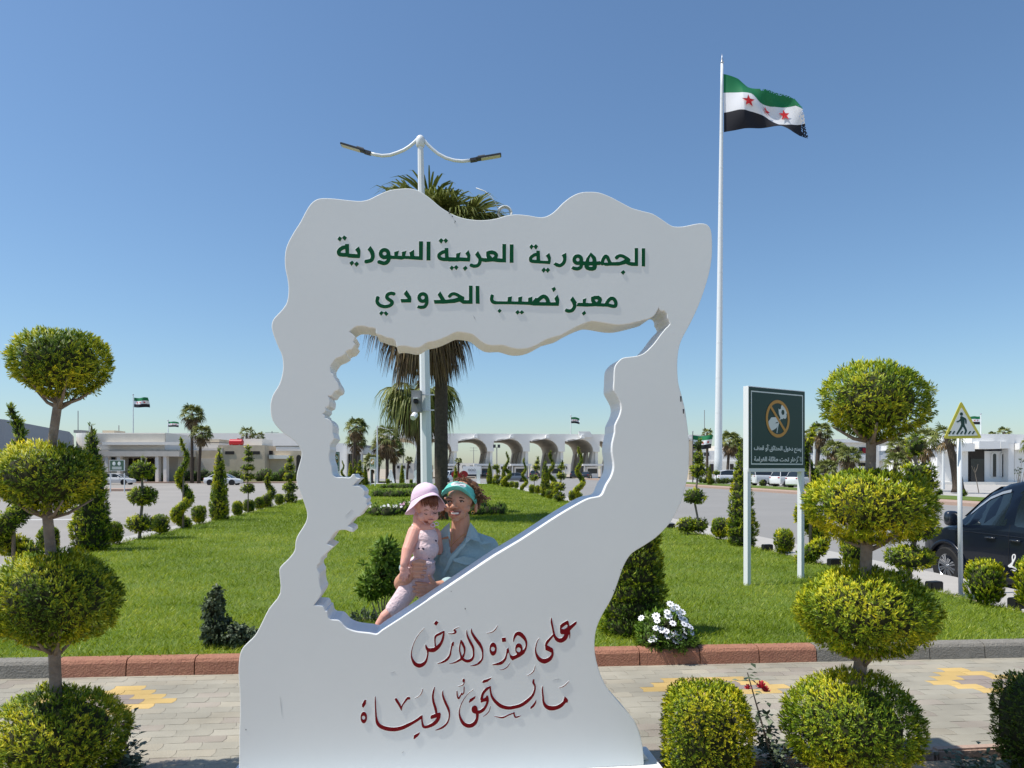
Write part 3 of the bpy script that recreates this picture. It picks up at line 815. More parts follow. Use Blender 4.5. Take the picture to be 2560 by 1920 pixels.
word('calligraphy_word', (1200,1520,.11754), [
 Pn((1700,360),(1760,310),(1860,260),(1880,280),(1900,380),(2045,275),(2058,310),(2040,350),(1920,470),(1860,560),(1780,560),(1720,555),(1700,520),(1695,440)), Ng((1725,440),(1780,390),(1840,350),(1865,370),(1850,410),(1780,448)),
 St((1895,470,40),(1908,560,25),(1905,645,12)), St((1850,540,90),(1800,640,95),(1720,688,100),(1640,668,80),(1590,600,50)), St((1515,210,16),(1520,300,45),(1545,420,40),(1565,520,45),(1590,610,50)),
 St((1570,560,40),(1500,640,50),(1430,720,60),(1400,790,45)), Pn((1380,780),(1430,790),(1480,815),(1540,850),(1560,890),(1560,960),(1515,950),(1480,930),(1390,890)),
 St((1540,930,45),(1535,1000,55),(1480,1080,85),(1370,1128,105),(1270,1092,85),(1205,1000,50),(1180,900,30),(1190,800,25),(1220,700,18),(1262,640,10))], RM, depth=RD)
word('calligraphy_word', (880,1700,.12206), [
 ('E',242,765,68,120), ('O',237,768,34,38), Pn((205,490),(260,395),(293,405),(285,490),(235,565),(205,545)),
 St((475,340,14),(478,450,28),(485,600,30),(495,750,40),(520,870,65),(580,940,80),(700,990,85),(850,1008,85),(1000,985,80),(1130,930,75),(1280,850,60),(1400,770,60),(1430,735,36)), Pn((1380,740),(1440,710),(1447,800),(1400,800)),
 St((900,390,50),(930,440,55),(980,520,50),(1012,620,12)), St((1012,620,12),(1030,520,28),(1090,430,40),(1140,370,50),(1165,370,60)),
 St((1430,760,32),(1440,870,37),(1470,955,55),(1560,948,65),(1680,890,75),(1760,800,75),(1785,710,70)), Pn((1615,720),(1720,680),(1800,660),(1820,690),(1790,750),(1720,770),(1620,800),(1605,765)),
 St((1690,145,16),(1670,230,38),(1655,330,40),(1670,450,50),(1710,580,55),(1730,690,45)), St((1860,215,14),(1860,310,38),(1910,450,50),(1970,580,50),(1995,690,32),(1985,790,30),(1940,890,40),(1850,970,45),(1715,1025,14)),
 St((1447,175,8),(1425,260,18),(1370,330,14),(1285,370,7)), Pn((1270,1125),(1390,1060),(1385,1100),(1350,1150),(1270,1215),(1258,1190))], RM, depth=RD)
word('calligraphy_word', (1120,1650,.14919), [
 Pn((1950,600),(2000,645),(2012,680),(2000,715),(1950,710),(1930,680)), St((1960,690,50),(1890,760,65),(1800,800,70),(1710,803,80),(1640,770,60),(1600,700,36),(1590,600,30),(1580,500,26),(1587,435,12)), St((2025,350,7),(1970,410,15),(1920,445,15),(1858,465,7))], RM, depth=RD)
word('calligraphy_word', (1120,1650,.14919), [
 St((1432,330,30),(1430,380,38),(1455,430,28),(1450,510,32),(1410,600,45),(1320,690,60),(1210,760,60),(1100,790,60),(1000,800,60),(890,770,65),(800,700,55),(740,620,40),(715,540,30),(705,450,25)),
 St((705,445,25),(640,490,50),(585,560,45),(560,650,45)), Pn((545,690),(560,640),(600,640),(665,595),(675,625),(640,690),(590,700),(550,715)), St((655,610,40),(665,680,40),(640,760,40),(590,830,55),(520,870,60),(460,870,60)),
 ('E',445,825,52,68), St((490,890,50),(490,960,45),(460,1040,60),(400,1090,70),(330,1098,70),(260,1060,60),(210,980,40),(188,880,22),(205,780,15),(250,680,13),(330,570,10),(425,490,7)), Pn((365,650),(462,595),(455,640),(400,690),(350,720),(348,700)),
 St((150,520,18),(155,600,24),(180,640,30),(215,580,20),(225,550,16)), St((215,580,20),(240,570,30),(265,540,20),(270,450,16)), ('E',262,340,22,32), St((275,360,16),(250,415,16),(170,438,8)),
 Pn((565,365),(600,328),(640,322),(738,285),(715,320),(660,365),(590,385)), St((1460,90,7),(1440,170,15),(1400,220,15),(1325,260,7)), Pn((1480,655),(1475,720),(1440,780),(1382,825),(1378,790),(1430,730)),
 St((775,938,8),(850,955,22),(920,960,30),(1010,920,24),(1100,885,20)), St((1105,880,22),(1110,920,26),(1130,955,28),(1180,945,24),(1220,928,8)), St((710,770,7),(690,850,15),(640,910,15),(585,948,7))], RM, depth=RD)
# ================================================================== clipped evergreens
def fol_mesh(name, blobs, n, Ls, Ws, mats, seed, up=0.35, spread=0.55, k=6, core=0.86, freq=5.0, p=2.0, shell=(0.86, 1.03), bias=0.0, wobble=0.06, curl=0.0, nsoft=0.58, tuft=(0.0, 10.0)):
    """sprays of small scale-leaf twigs over the outside of a union of rounded blobs"""
    r = np.random.default_rng(seed)
    B = np.array(blobs, float)
    area = B[:, 3]*B[:, 4] + B[:, 3]*B[:, 5] + B[:, 4]*B[:, 5]
    ns = max(4, n//k)
    m = int(ns*2.6)
    bi = r.choice(len(B), m, p=area/area.sum())
    d = r.normal(0, 1, (m, 3)); d /= np.linalg.norm(d, axis=1)[:, None]
    if p != 2.0:
        ax = r.integers(0, 3, m); cu = r.uniform(-1, 1, (m, 3)); cu[np.arange(m), ax] = np.where(r.random(m) < 0.5, -1.0, 1.0)
        dd = cu/((np.abs(cu)**p).sum(1)**(1/p))[:, None]
        d = np.sign(dd)*np.abs(dd)**(p-1); d /= np.linalg.norm(d, axis=1)[:, None]
    else: dd = d
    c = B[bi, :3]; rr = B[bi, 3:]
    P = c + dd*rr*r.uniform(shell[0], shell[1], m)[:, None]
    P = P + d*(wobble*rr.mean(1)*clump(P, 1.8/rr.mean(), seed+1))[:, None]
    tf = clump(P, tuft[1], seed+9)
    P = P + d*(tuft[0]*tf)[:, None]
    keep = np.ones(m, bool)
    for j in range(len(B)):
        q = (P-B[j, :3])/(B[j, 3:]*0.93)
        if p != 2.0: ins = (np.abs(q)**p).sum(1) < 1
        else: ins = (q**2).sum(1) < 1
        keep &= ~(ins & (bi != j))
    P, d, rr, tf = P[keep][:ns], d[keep][:ns], rr[keep][:ns], tf[keep][:ns]
    ns = len(P)
    nrm = d/rr; nrm /= np.linalg.norm(nrm, axis=1)[:, None]
    D = nrm + np.array([0, 0, up]) + r.normal(0, spread, (ns, 3)); D /= np.linalg.norm(D, axis=1)[:, None]
    S = np.cross(D, r.normal(0, 1, (ns, 3))); S /= np.linalg.norm(S, axis=1)[:, None]
    base = np.clip(0.38 + bias + 0.20*tf*(tuft[0] > 0) + 0.24*clump(P, freq, seed+2) + r.normal(0, 0.10, ns), 0, 1)
    co = []; col = []; nn = []
    sz = r.uniform(0.7, 1.3, ns)
    for q in range(k):
        t = q/max(k-1, 1)
        side = (1 if q % 2 else -1)*(0.0 if q == k-1 else 0.75)
        dq = D + S*side; dq /= np.linalg.norm(dq, axis=1)[:, None]
        o = P + D*(Ls*0.75*t*sz)[:, None] - D*(Ls*0.5*sz)[:, None]
        w = np.cross(dq, S) + 0.6*np.cross(D, S) + 0.4*S; w /= np.linalg.norm(w, axis=1)[:, None]
        if q == k-1: w = S
        ln = (Ls*sz*r.uniform(0.75, 1.1, ns))[:, None]; wd = (Ws*sz/2)[:, None]
        mid = o + dq*ln*0.55
        tip = o + dq*ln + np.array([0, 0, -curl])*ln
        qn = np.cross(dq, w); qn /= np.linalg.norm(qn, axis=1)[:, None]+1e-9
        sg = np.where((qn*nrm).sum(1) > 0, 1.0, -1.0)[:, None]      # leaf upper side outwards
        co.append(np.stack([o, mid-w*wd*sg, tip, mid+w*wd*sg], 1))
        vn = nsoft*nrm + (1-nsoft)*(-qn*sg if False else qn*sg) + r.normal(0, 0.12, (ns, 3)); vn /= np.linalg.norm(vn, axis=1)[:, None]
        nn.append(np.repeat(vn[:, None, :], 4, 1))
        cc = np.zeros((ns, 4, 3))
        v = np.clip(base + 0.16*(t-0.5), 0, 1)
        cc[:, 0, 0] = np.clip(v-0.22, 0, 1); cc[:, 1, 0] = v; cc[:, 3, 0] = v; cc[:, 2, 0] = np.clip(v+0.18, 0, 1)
        col.append(cc)
    nn = np.concatenate(nn).reshape(-1, 3)
    co = np.concatenate(co).reshape(-1, 3); col = np.concatenate(col).reshape(-1, 3)
    f = np.arange(len(co)).reshape(-1, 4)
    mi = np.zeros(len(f), int)
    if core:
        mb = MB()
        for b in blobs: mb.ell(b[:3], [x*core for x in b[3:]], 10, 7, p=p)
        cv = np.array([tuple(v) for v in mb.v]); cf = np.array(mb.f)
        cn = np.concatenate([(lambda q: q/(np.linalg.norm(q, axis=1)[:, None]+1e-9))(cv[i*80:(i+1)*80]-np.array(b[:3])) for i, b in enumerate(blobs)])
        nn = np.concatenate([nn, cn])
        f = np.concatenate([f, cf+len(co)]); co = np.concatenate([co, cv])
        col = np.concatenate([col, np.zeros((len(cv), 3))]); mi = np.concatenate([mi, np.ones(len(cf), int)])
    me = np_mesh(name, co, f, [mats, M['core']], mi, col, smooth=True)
    me.normals_split_custom_set_from_vertices(nn.astype(np.float32))
    return me
def put(name, me, parent=None, loc=None):
    o = bpy.data.objects.new(name, me)
    if loc is not None: o.location = loc
    return link(o, parent)
def ball_tree(name, loc, balls, trunk_r, seed, label, cat='topiary tree', group=None, dens=9000, Ls=0.03, Ws=0.006, mat_='thuja', limbs=True, lean=(0, 0), bare_top=0.0):
    """balls: (dx,dy,z,rx,ry,rz) one clipped ball after another on a bare stem"""
    t = empty(name, loc, random.Random(seed).uniform(-0.3, 0.3) if not limbs else 0, label, cat, group)
    zt = max(b[2] for b in balls)
    mb = MB()
    rg = random.Random(seed)
    bs = sorted(balls, key=lambda b: b[2])
    pts = [(0, 0, -0.06)]; rd = [trunk_r*1.15]
    for i, b in enumerate(bs):
        lo = b[2]-b[5]
        pts.append((b[0]*0.8+rg.uniform(-.01, .01), b[1]*0.8, max(lo, 0.02))); rd.append(trunk_r*(1-0.45*i/len(bs)))
        pts.append((b[0], b[1], b[2])); rd.append(trunk_r*(0.95-0.45*i/len(bs)))
    pts = [p for i, p in enumerate(pts) if i == 0 or p[2] > pts[i-1][2]+0.005][:len(rd)]
    mb.tube(pts, rd[:len(pts)], 9)
    if limbs:
        for b in bs:
            if b[2]-b[5] < 0.12: continue
            for k in range(6):
                a = k*1.05 + rg.uniform(0, .6); e = rg.uniform(0.55, 0.85)
                s = Vector((b[0]*0.85, b[1]*0.85, b[2]-b[5]*rg.uniform(1.05, 1.35)))
                en = Vector((b[0]+b[3]*e*math.cos(a), b[1]+b[4]*e*math.sin(a), b[2]-b[5]*rg.uniform(0.45, 0.7)))
                md = s.lerp(en, 0.45) + Vector((0, 0, -0.02))
                mb.tube([s, md, en], [trunk_r*0.38, trunk_r*0.27, trunk_r*0.14], 5)
    mb.build('trunk', M['bark'], t, smooth=True)
    for i, b in enumerate(balls):
        s3 = (b[3]*b[4]*b[5])**(1/3)
        n = int(dens*(s3/0.3)**2)
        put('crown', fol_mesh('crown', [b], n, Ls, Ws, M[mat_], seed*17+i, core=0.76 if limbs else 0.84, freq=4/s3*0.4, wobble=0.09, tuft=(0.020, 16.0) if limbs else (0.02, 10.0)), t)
    return t
# ---------------------------------------------------------------- the two big ball trees beside the frame
def ball_px(cx, cy, rx, ry, Y, base):
    p = PX(cx, cy, Y)
    return (p.x-base.x, 0.0, p.z-base.z, rx/F*Y, rx/F*Y*0.98, ry/F*Y)
bl = Vector((-2.44, 3.75, -0.03))
ball_tree('ball_topiary_tree', bl, [ball_px(152,908,112,86,3.75,bl), ball_px(118,1193,124,82,3.75,bl), ball_px(138,1495,148,112,3.75,bl), ball_px(145,1845,158,122,3.75,bl)], 0.032, 3,
          'four-ball clipped topiary tree at the left edge of the path, white frame to its right', 'topiary tree', 'four-ball topiary trees beside the frame', dens=30000, Ls=0.023, Ws=0.0056)
br = Vector((1.80, 3.78, -0.03))
ball_tree('ball_topiary_tree', br, [ball_px(2186,1002,120,96,3.78,br), ball_px(2174,1262,148,86,3.78,br), ball_px(2160,1528,160,108,3.78,br), ball_px(2126,1812,158,128,3.78,br)], 0.038, 5,
          'four-ball clipped topiary tree on the right in front of the dark van', 'topiary tree', 'four-ball topiary trees beside the frame', dens=30000, Ls=0.023, Ws=0.0056, mat_='thuja2')
# ---------------------------------------------------------------- square bush, edge bush
def bush(name, loc, blobs, n, Ls, Ws, mat_, seed, label, group=None, p=2.0, cat='clipped bush', stem=True, **kw):
    t = empty(name, loc, 0, label, cat, group)
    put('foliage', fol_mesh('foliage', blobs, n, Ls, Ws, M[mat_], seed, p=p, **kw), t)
    if stem:
        mb = MB()
        for k in range(4):
            a = k*1.6
            mb.tube([(0.02*math.cos(a), 0.02*math.sin(a), -0.05), (0.05*math.cos(a), 0.05*math.sin(a), blobs[0][2]*0.7)], [0.012, 0.008], 5)
        mb.build('stem', M['bark'], t)
    return t
q = PX(1766, 1940, 3.86)
bush('square_bush', (q.x, 3.86, -0.03), [(0, 0, 0.26, 0.215, 0.21, 0.30)], 38000, 0.018, 0.0062, 'thuja', 21,
     'low bush clipped to a rounded square, beside the right foot of the frame', p=3.6, up=0.2, wobble=0.03, bias=0.04, core=0.72, tuft=(0.012, 20.0))
q = PX(2600, 1900, 4.05)
bush('dark_bush', (q.x, 4.05, -0.03), [(0, 0, 0.28, 0.21, 0.2, 0.28)], 14000, 0.022, 0.006, 'thujadark', 22,
     'dark clipped bush cut off by the right edge of the picture beside the path', p=3.0)
# ---------------------------------------------------------------- far rows: prototypes of the kinds
def proto_bush(seed, mat_='thuja', w=0.168, h=0.5):
    return fol_mesh('foliage', [(0, 0, h*0.53, w, w, h*0.47)], 4200, 0.036, 0.012, M[mat_], seed, up=1.5, spread=0.28, wobble=0.10, freq=9, p=2.5, tuft=(0.015, 18.0))
def proto_cone(seed, mat_='thuja', w=0.3, h=2.2, n=9000):
    bl_ = []
    K = 11
    for i in range(K):
        t = i/(K-1); z = h*(0.07+0.88*t)
        ra = w*(0.86 if i == 0 else 1.0)*(1-t)**0.62 + 0.03
        bl_.append((0, 0, z, ra, ra, h/K*1.25))
    return fol_mesh('foliage', bl_, n, 0.06, 0.017, M[mat_], seed, up=0.8, spread=0.35, wobble=0.12, freq=6, tuft=(0.03, 9.0))
def proto_spiral(seed, mat_='thuja', amp=0.14, r0=0.17, h=2.4, turns=2.9, n=9000, ph=0.0):
    bl_ = []
    K = 34
    for i in range(K):
        t = i/(K-1); z = 0.12 + (h-0.15)*t
        a = ph + turns*2*math.pi*(t**0.9)
        ra = r0*(1-t*0.74)
        am = amp*(1.15-0.85*t)
        bl_.append((am*math.cos(a), am*math.sin(a), z, ra, ra, ra*1.05))
    return fol_mesh('foliage', bl_, n, 0.055, 0.016, M[mat_], seed, up=0.5, spread=0.4, wobble=0.05, freq=6, tuft=(0.02, 12.0))
def stem_mesh(h, r_):
    return MB().tube([(0, 0, -0.08), (0, 0, h*0.5), (0.01, 0, h)], [r_, r_*0.85, r_*0.4], 7).mesh('stem', [M['bark']], smooth=True)
def row_thing(name, px, py, me, label, cat, group, z=0.11, Y=None, sc=1.0, stem=None, rz=0.0):
    Y = Y or GY(py, z)
    x = (px-1280)/F*Y
    t = empty(name, (x, Y, z), rz, label, cat, group)
    t.scale = (sc, sc, sc)
    put('foliage', me, t)
    if stem: put('stem', stem, t)
    return t
st_small = stem_mesh(0.25, 0.02); st_tall = stem_mesh(1.9, 0.03)
BU = [proto_bush(31), proto_bush(32, 'thuja2'), proto_bush(33, 'thuja', 0.19, 0.48)]
CO = [proto_cone(41), proto_cone(42, 'thuja2', 0.26, 2.1)]
SPI = [proto_spiral(51, 'thuja', 0.20, 0.165, 2.4, 2.3), proto_spiral(52, 'thuja2', 0.17, 0.125, 2.4, 2.25, ph=1.2), proto_spiral(53, 'thuja', 0.16, 0.2, 1.5, 1.6, 6000, ph=2.2)]
GL = 'clipped evergreens along the left lawn edge'
GR = 'clipped evergreens along the right lawn edge'
# left row, near to far
row_thing('spiral_topiary', 34, 1410, SPI[0], 'spiral topiary behind the left four-ball tree, nearest of the left row', 'topiary', GL, stem=st_tall, sc=1.1, rz=1.0)
row_thing('egg_bush', 122, 1383, BU[0], 'small egg-shaped bush seen past the trunk of the left four-ball tree', 'clipped bush', GL, stem=st_small)
row_thing('cone_topiary', 229, 1377, CO[0], 'tallest clipped cone of the left row, right beside the four-ball tree', 'topiary', GL, sc=1.06, stem=st_tall)
row_thing('egg_bush', 285, 1362, BU[0], 'small egg-shaped bush at the right foot of the tallest left cone', 'clipped bush', GL, stem=st_small, sc=0.95, rz=2)
row_thing('egg_bush', 400, 1337, BU[2], 'small dark egg-shaped bush right of the three-ball tree on the left', 'clipped bush', GL, stem=st_small, sc=1.0, rz=1)
row_thing('spiral_topiary', 458, 1322, SPI[1], 'slim snake-like spiral topiary between two egg bushes in the left row', 'topiary', GL, stem=st_tall, rz=0.4)
row_thing('egg_bush', 497, 1311, BU[0], 'round egg bush between the slim spiral and the narrow cone on the left', 'clipped bush', GL, stem=st_small, sc=1.05, rz=4)
row_thing('cone_topiary', 548, 1301, CO[1], 'narrow yellow clipped cone in the left row against the plaza', 'topiary', GL, stem=st_tall)
row_thing('egg_bush', 594, 1290, BU[1], 'round bush right of the narrow yellow cone in the left row', 'clipped bush', GL, stem=st_small, rz=2)
row_thing('egg_bush', 622, 1283, BU[2], 'yellow bush at the foot of the six-disc topiary on the left', 'clipped bush', GL, stem=st_small, rz=3)
row_thing('egg_bush', 648, 1276, BU[0], 'bush between the six-disc topiary and the short spiral on the left', 'clipped bush', GL, stem=st_small, rz=5)
row_thing('spiral_topiary', 672, 1270, SPI[2], 'short thick spiral topiary near the left rim of the frame', 'topiary', GL, stem=st_small)
row_thing('egg_bush', 698, 1264, BU[0], 'narrow bush right of the short thick spiral on the left', 'clipped bush', GL, stem=st_small, rz=6)
def far_ball(px, py, balls, label, group, tr=0.03, seed=1, name='disc_topiary', z=0.11, Y=None):
    Y = Y or GY(py, z)
    x = (px-1280)/F*Y
    bs = []
    for (cx, cy, rx, ry) in balls:
        bs.append(((cx-px)/F*Y, 0, H+(HZ-cy)/F*Y-z, rx/F*Y, rx/F*Y, ry/F*Y))
    k = Y/16
    return ball_tree(name, (x, Y, z), bs, tr, seed, label, 'topiary tree', group, dens=2600/k, Ls=0.055*k**0.5, Ws=0.017*k**0.5, limbs=False)
far_ball(348, 1348, [(356,1177,29,21), (357,1241,34,23), (350,1310,31,22), (358,1150,5,8)], 'three-ball topiary on a thin stem in the left row, taller than the bush beside it', GL, 0.035, 61)
far_ball(620, 1284, [(620,1222,16,10), (620,1193,16,8), (619,1170,15,7.5), (621,1148,12,6.5), (621,1134,9,6), (620,1120,6,5)], 'slender six-disc topiary with small stacked discs in the left row', GL, 0.02, 62)
far_ball(724, 1259, [(724,1246,17,13), (724,1219,17,13), (723,1193,13,10), (724,1168,11,9), (725,1150,7,7)], 'stacked-ball topiary half hidden behind the left rim of the frame', GL, 0.02, 63)
# left row seen through the opening
row_thing('spiral_topiary', 857, 1218, SPI[1], 'spiral topiary seen through the opening, beside the half-hidden green sign', 'topiary', GL, Y=60, sc=0.95)
row_thing('cone_topiary', 876, 1217, CO[1], 'bright clipped cone seen through the opening in front of the glazed hall', 'topiary', GL, Y=62, sc=1.0)
row_thing('spiral_topiary', 887, 1216, SPI[0], 'dark spiral just right of the bright cone seen through the opening', 'topiary', GL, Y=64, sc=1.0, rz=1)
far_ball(900, 1214, [(900,1200,9,8), (900,1183,9,7), (899,1170,7,6), (900,1158,4,6)], 'stacked-ball topiary seen through the opening left of a slim cone', GL, 0.03, 64, Y=66)
row_thing('cone_topiary', 913, 1213, CO[0], 'slim dark cone at the far left lawn corner, seen through the opening', 'topiary', GL, Y=68, sc=0.9)
row_thing('egg_bush', 897, 1214, BU[1], 'low bush at the lip of the map coast seen through the opening', 'clipped bush', GL, Y=63, sc=1.2)
# right row
row_thing('cone_topiary', 1854, 1365, CO[0], 'broad clipped cone behind the left leg of the no-picking sign', 'topiary', GR, sc=0.92, stem=st_tall, rz=2)
row_thing('egg_bush', 1801, 1349, BU[2], 'small bush just left of the broad cone behind the sign', 'clipped bush', GR, stem=st_small, sc=1.0)
row_thing('egg_bush', 1961, 1387, BU[1], 'bright egg bush between the two legs of the no-picking sign', 'clipped bush', GR, stem=st_small, sc=0.95)
row_thing('spiral_topiary', 2026, 1407, SPI[1], 'yellow spiral topiary right of the no-picking sign, behind the ball tree', 'topiary', GR, stem=st_tall, sc=0.97, rz=2.6)
row_thing('egg_bush', 2136, 1425, BU[0], 'egg bush directly behind the trunk of the right four-ball tree', 'clipped bush', GR, stem=st_small, sc=1.1)
row_thing('egg_bush', 2463, 1514, BU[1], 'bright egg bush in front of the van, right of the crossing sign post', 'clipped bush', GR, stem=st_small, sc=1.06, rz=2)
row_thing('egg_bush', 2597, 1532, BU[0], 'egg bush cut by the right edge of the picture over the van lettering', 'clipped bush', GR, stem=st_small, sc=1.25, rz=1)
far_ball(1737, 1337, [(1737,1242,26,19), (1746,1176,20,18), (1747,1146,14,18), (1747,1114,8,17), (1716,1314,22,18), (1748,1314,22,17)], 'stacked-ball topiary between the frame and the no-picking sign', GR, 0.03, 65)
far_ball(2276, 1466, [(2274,1394,54,29), (2288,1318,52,34), (2308,1212,28,30), (2294,1179,37,20), (2289,1116,18,29)], 'stacked-ball topiary half hidden behind the right four-ball tree', GR, 0.035, 66)
# right row seen through the opening
row_thing('spiral_topiary', 1449, 1247, SPI[1], 'tallest spiral topiary seen through the opening near its right rim', 'topiary', GR, sc=1.15, rz=0.3)
row_thing('egg_bush', 1431, 1254, BU[1], 'upright bush left of the tallest spiral seen through the opening', 'clipped bush', GR, sc=1.05)
far_ball(1402, 1256, [(1398,1242,14,11), (1400,1217,14,9.5), (1402,1190,11.5,8), (1404,1167,8,6), (1406,1155,2.5,6)], 'four-ball topiary on a thin stem seen through the opening', GR, 0.02, 67)
row_thing('egg_bush', 1374, 1249, BU[2], 'round bush left of the thin four-ball topiary seen through the opening', 'clipped bush', GR, sc=1.1)
row_thing('egg_bush', 1389, 1244, BU[0], 'bush between the round bush and the thin four-ball topiary', 'clipped bush', GR, sc=1.0, rz=3)
row_thing('spiral_topiary', 1378, 1238, SPI[0], 'spiral topiary right of the dark cone seen through the opening', 'topiary', GR, sc=1.1, rz=2)
row_thing('cone_topiary', 1363, 1243, CO[0], 'dark clipped cone beside a spiral, seen through the opening', 'topiary', GR, sc=0.92)
far_ball(1337, 1233, [(1335,1195,11,7), (1341,1168,9,6), (1343,1156,5.5,5), (1345,1146,3,5)], 'mushroom-topped topiary seen through the opening beside the third gate arch', GR, 0.02, 68)
row_thing('egg_bush', 1330, 1234, BU[1], 'round bush at the foot of the mushroom-topped topiary', 'clipped bush', GR, sc=1.15)
row_thing('egg_bush', 1344, 1236, BU[0], 'dark bush right of the mushroom-topped topiary seen through the opening', 'clipped bush', GR, sc=1.1, rz=2)
row_thing('spiral_topiary', 1311, 1226, SPI[1], 'thin spiral topiary in front of the silver car', 'topiary', GR, sc=1.0, rz=1.4)
row_thing('egg_bush', 1291, 1222, BU[0], 'bush pair member left of the thin spiral near the silver car', 'clipped bush', GR, sc=1.1)
row_thing('egg_bush', 1280, 1220, BU[2], 'low dark bush under the front wheel of the silver car', 'clipped bush', GR, sc=1.15)
row_thing('spiral_topiary', 1268, 1219, SPI[0], 'spiral topiary overlapping the bonnet of the silver car', 'topiary', GR, sc=1.25, rz=0.8)
row_thing('cone_topiary', 1259, 1218, CO[0], 'clipped cone left of the silver car seen through the opening', 'topiary', GR, sc=0.85)
far_ball(1244, 1215, [(1246,1206,8,6), (1243,1192,8,6), (1245,1178,6,5), (1240,1168,9,6)], 'stacked-ball topiary at the far lawn tip left of the silver car', GR, 0.03, 69, Y=66)
row_thing('egg_bush', 1236, 1213, BU[1], 'yellow bush at the far lawn tip, right of the white letter I', 'clipped bush', GR, Y=70, sc=1.3)
row_thing('cone_topiary', 1224, 1211, CO[0], 'leaning cone at the far lawn tip beside the white letter I', 'topiary', GR, Y=73, sc=1.0)
row_thing('cone_topiary', 1005, 1210, CO[1], 'thin cone standing in front of the white letter I left of the lamp post', 'topiary', GR, Y=72.5, sc=0.95)
row_thing('cone_topiary', 1139, 1208, CO[1], 'yellow cone standing in front of the red heart', 'topiary', GR, Y=73.5, sc=0.9)
row_thing('egg_bush', 970, 1209, BU[0], 'small dark bush at the left foot of the white letter A', 'clipped bush', GR, Y=73, sc=1.1)
row_thing('egg_bush', 1028, 1209, BU[0], 'small dark bush left of the mirrored white letter R', 'clipped bush', GR, Y=73, sc=1.0)

# ---------------------------------------------------------------- beds, shrubs and flowers near the kerb
def leafy(name, loc, blobs, n, Ls, Ws, mat_, seed, label, cat, stems=5, stem_h=0.3, group=None, core=0.7, **kw):
    t = empty(name, loc, 0, label, cat, group)
    put('foliage', fol_mesh('foliage', blobs, n, Ls, Ws, M[mat_], seed, core=core, **kw), t)
    mb = MB(); rg = random.Random(seed)
    for k in range(stems):
        b = blobs[k % len(blobs)]
        mb.tube([(rg.uniform(-.02, .02), rg.uniform(-.02, .02), -0.04), (b[0]*0.4+rg.uniform(-.02, .02), b[1]*0.4, b[2]*0.45), (b[0], b[1], b[2])], [0.009, 0.007, 0.003], 5)
    mb.build('stem', M['bark'], t)
    return t
def flower_mesh(nq, rp, mat_, cup=0.15, seed=1):
    mb = MB()
    for k in range(nq):
        a = 2*math.pi*k/nq; c, s = math.cos(a), math.sin(a)
        def T(x, y, z): return (c*x-s*y, s*x+c*y, z)
        w = rp*0.24
        mb.add([T(rp*0.15, 0, 0.002), T(rp*0.65, w, cup*rp*0.5), T(rp, 0, cup*rp), T(rp*0.65, -w, cup*rp*0.5)], [(0, 1, 2, 3)], 0)
    mb.ell((0, 0, 0.004), (rp*0.15, rp*0.15, rp*0.10), 8, 4, m=1)
    return mb.mesh('flower', [M[mat_], M['disc']])
q = PX(1664, 1600, 6.35)
fl = leafy('daisy_bush', (q.x, 6.42, 0.11), [(0, 0, 0.13, 0.24, 0.24, 0.17), (0.1, -0.12, 0.06, 0.16, 0.14, 0.13), (-0.1, -0.1, 0.07, 0.15, 0.14, 0.13)], 5200, 0.045, 0.012, 'greenleaf', 71,
           'dense mound of white daisies spilling over the red kerb', 'flowering shrub', core=0.75)
fm = flower_mesh(9, 0.036, 'petal', 0.05)
rg = random.Random(8)
for (px, py) in [(1603,1545),(1640,1540),(1643,1552),(1676,1510),(1682,1523),(1668,1530),(1671,1540),(1697,1533),(1706,1530),(1682,1558),(1703,1545),(1712,1549),(1640,1570),(1635,1597),(1628,1600),(1666,1578),(1680,1586),(1694,1582),(1698,1592),(1690,1602),(1720,1563),(1727,1568),(1730,1582),(1715,1578),(1734,1590),(1670,1590),(1710,1560),(1692,1518),(1711,1590),(1655,1575)]:
    Yd = 6.42-0.03-0.20*math.sqrt(max(0.0, 1-((px-1668)/80.0)**2))*(1.0 if py > 1550 else 0.7)
    p = PX(px, py, Yd)
    o = put('flower', fm, fl, (p.x-q.x, p.y-6.42, p.z-0.11))
    d = Vector(((px-1668)/90.0*0.8, -0.65, 0.75)).normalized()
    o.rotation_euler = d.to_track_quat('Z', 'Y').to_euler()
    k = rg.uniform(0.85, 1.15); o.scale = (k, k, k)
q = PX(1588, 1600, 6.75)
bush('column_cone', (q.x, 6.85, 0.11), [(0, 0, 0.10+0.16*i, 0.30*(1-(i/9)**2*0.55), 0.30*(1-(i/9)**2*0.55), 0.16) for i in range(9)], 24000, 0.032, 0.009, 'thuja', 72,
     'broad dark clipped column partly hidden behind the right side of the frame', cat='topiary', up=0.7, spread=0.35, wobble=0.08, tuft=(0.02, 14.0), bias=-0.05)
q = PX(525, 1640, 6.2)
leafy('dark_shrub', (q.x, 6.35, 0.11), [(0, 0, 0.14, 0.12, 0.12, 0.16), (-0.03, 0, 0.34, 0.085, 0.08, 0.14), (0.0, 0, 0.46, 0.045, 0.045, 0.10), (0.17, -0.02, 0.09, 0.12, 0.12, 0.12), (0.30, 0, 0.07, 0.08, 0.08, 0.09)], 5200, 0.032, 0.02, 'darkleaf', 73,
      'dark-leaved rose shrub on the lawn behind the red kerb, left of the frame', 'shrub', curl=0.4, core=0.55, spread=0.9, shell=(0.7, 1.1))
q = PX(958, 1560, 7.2)
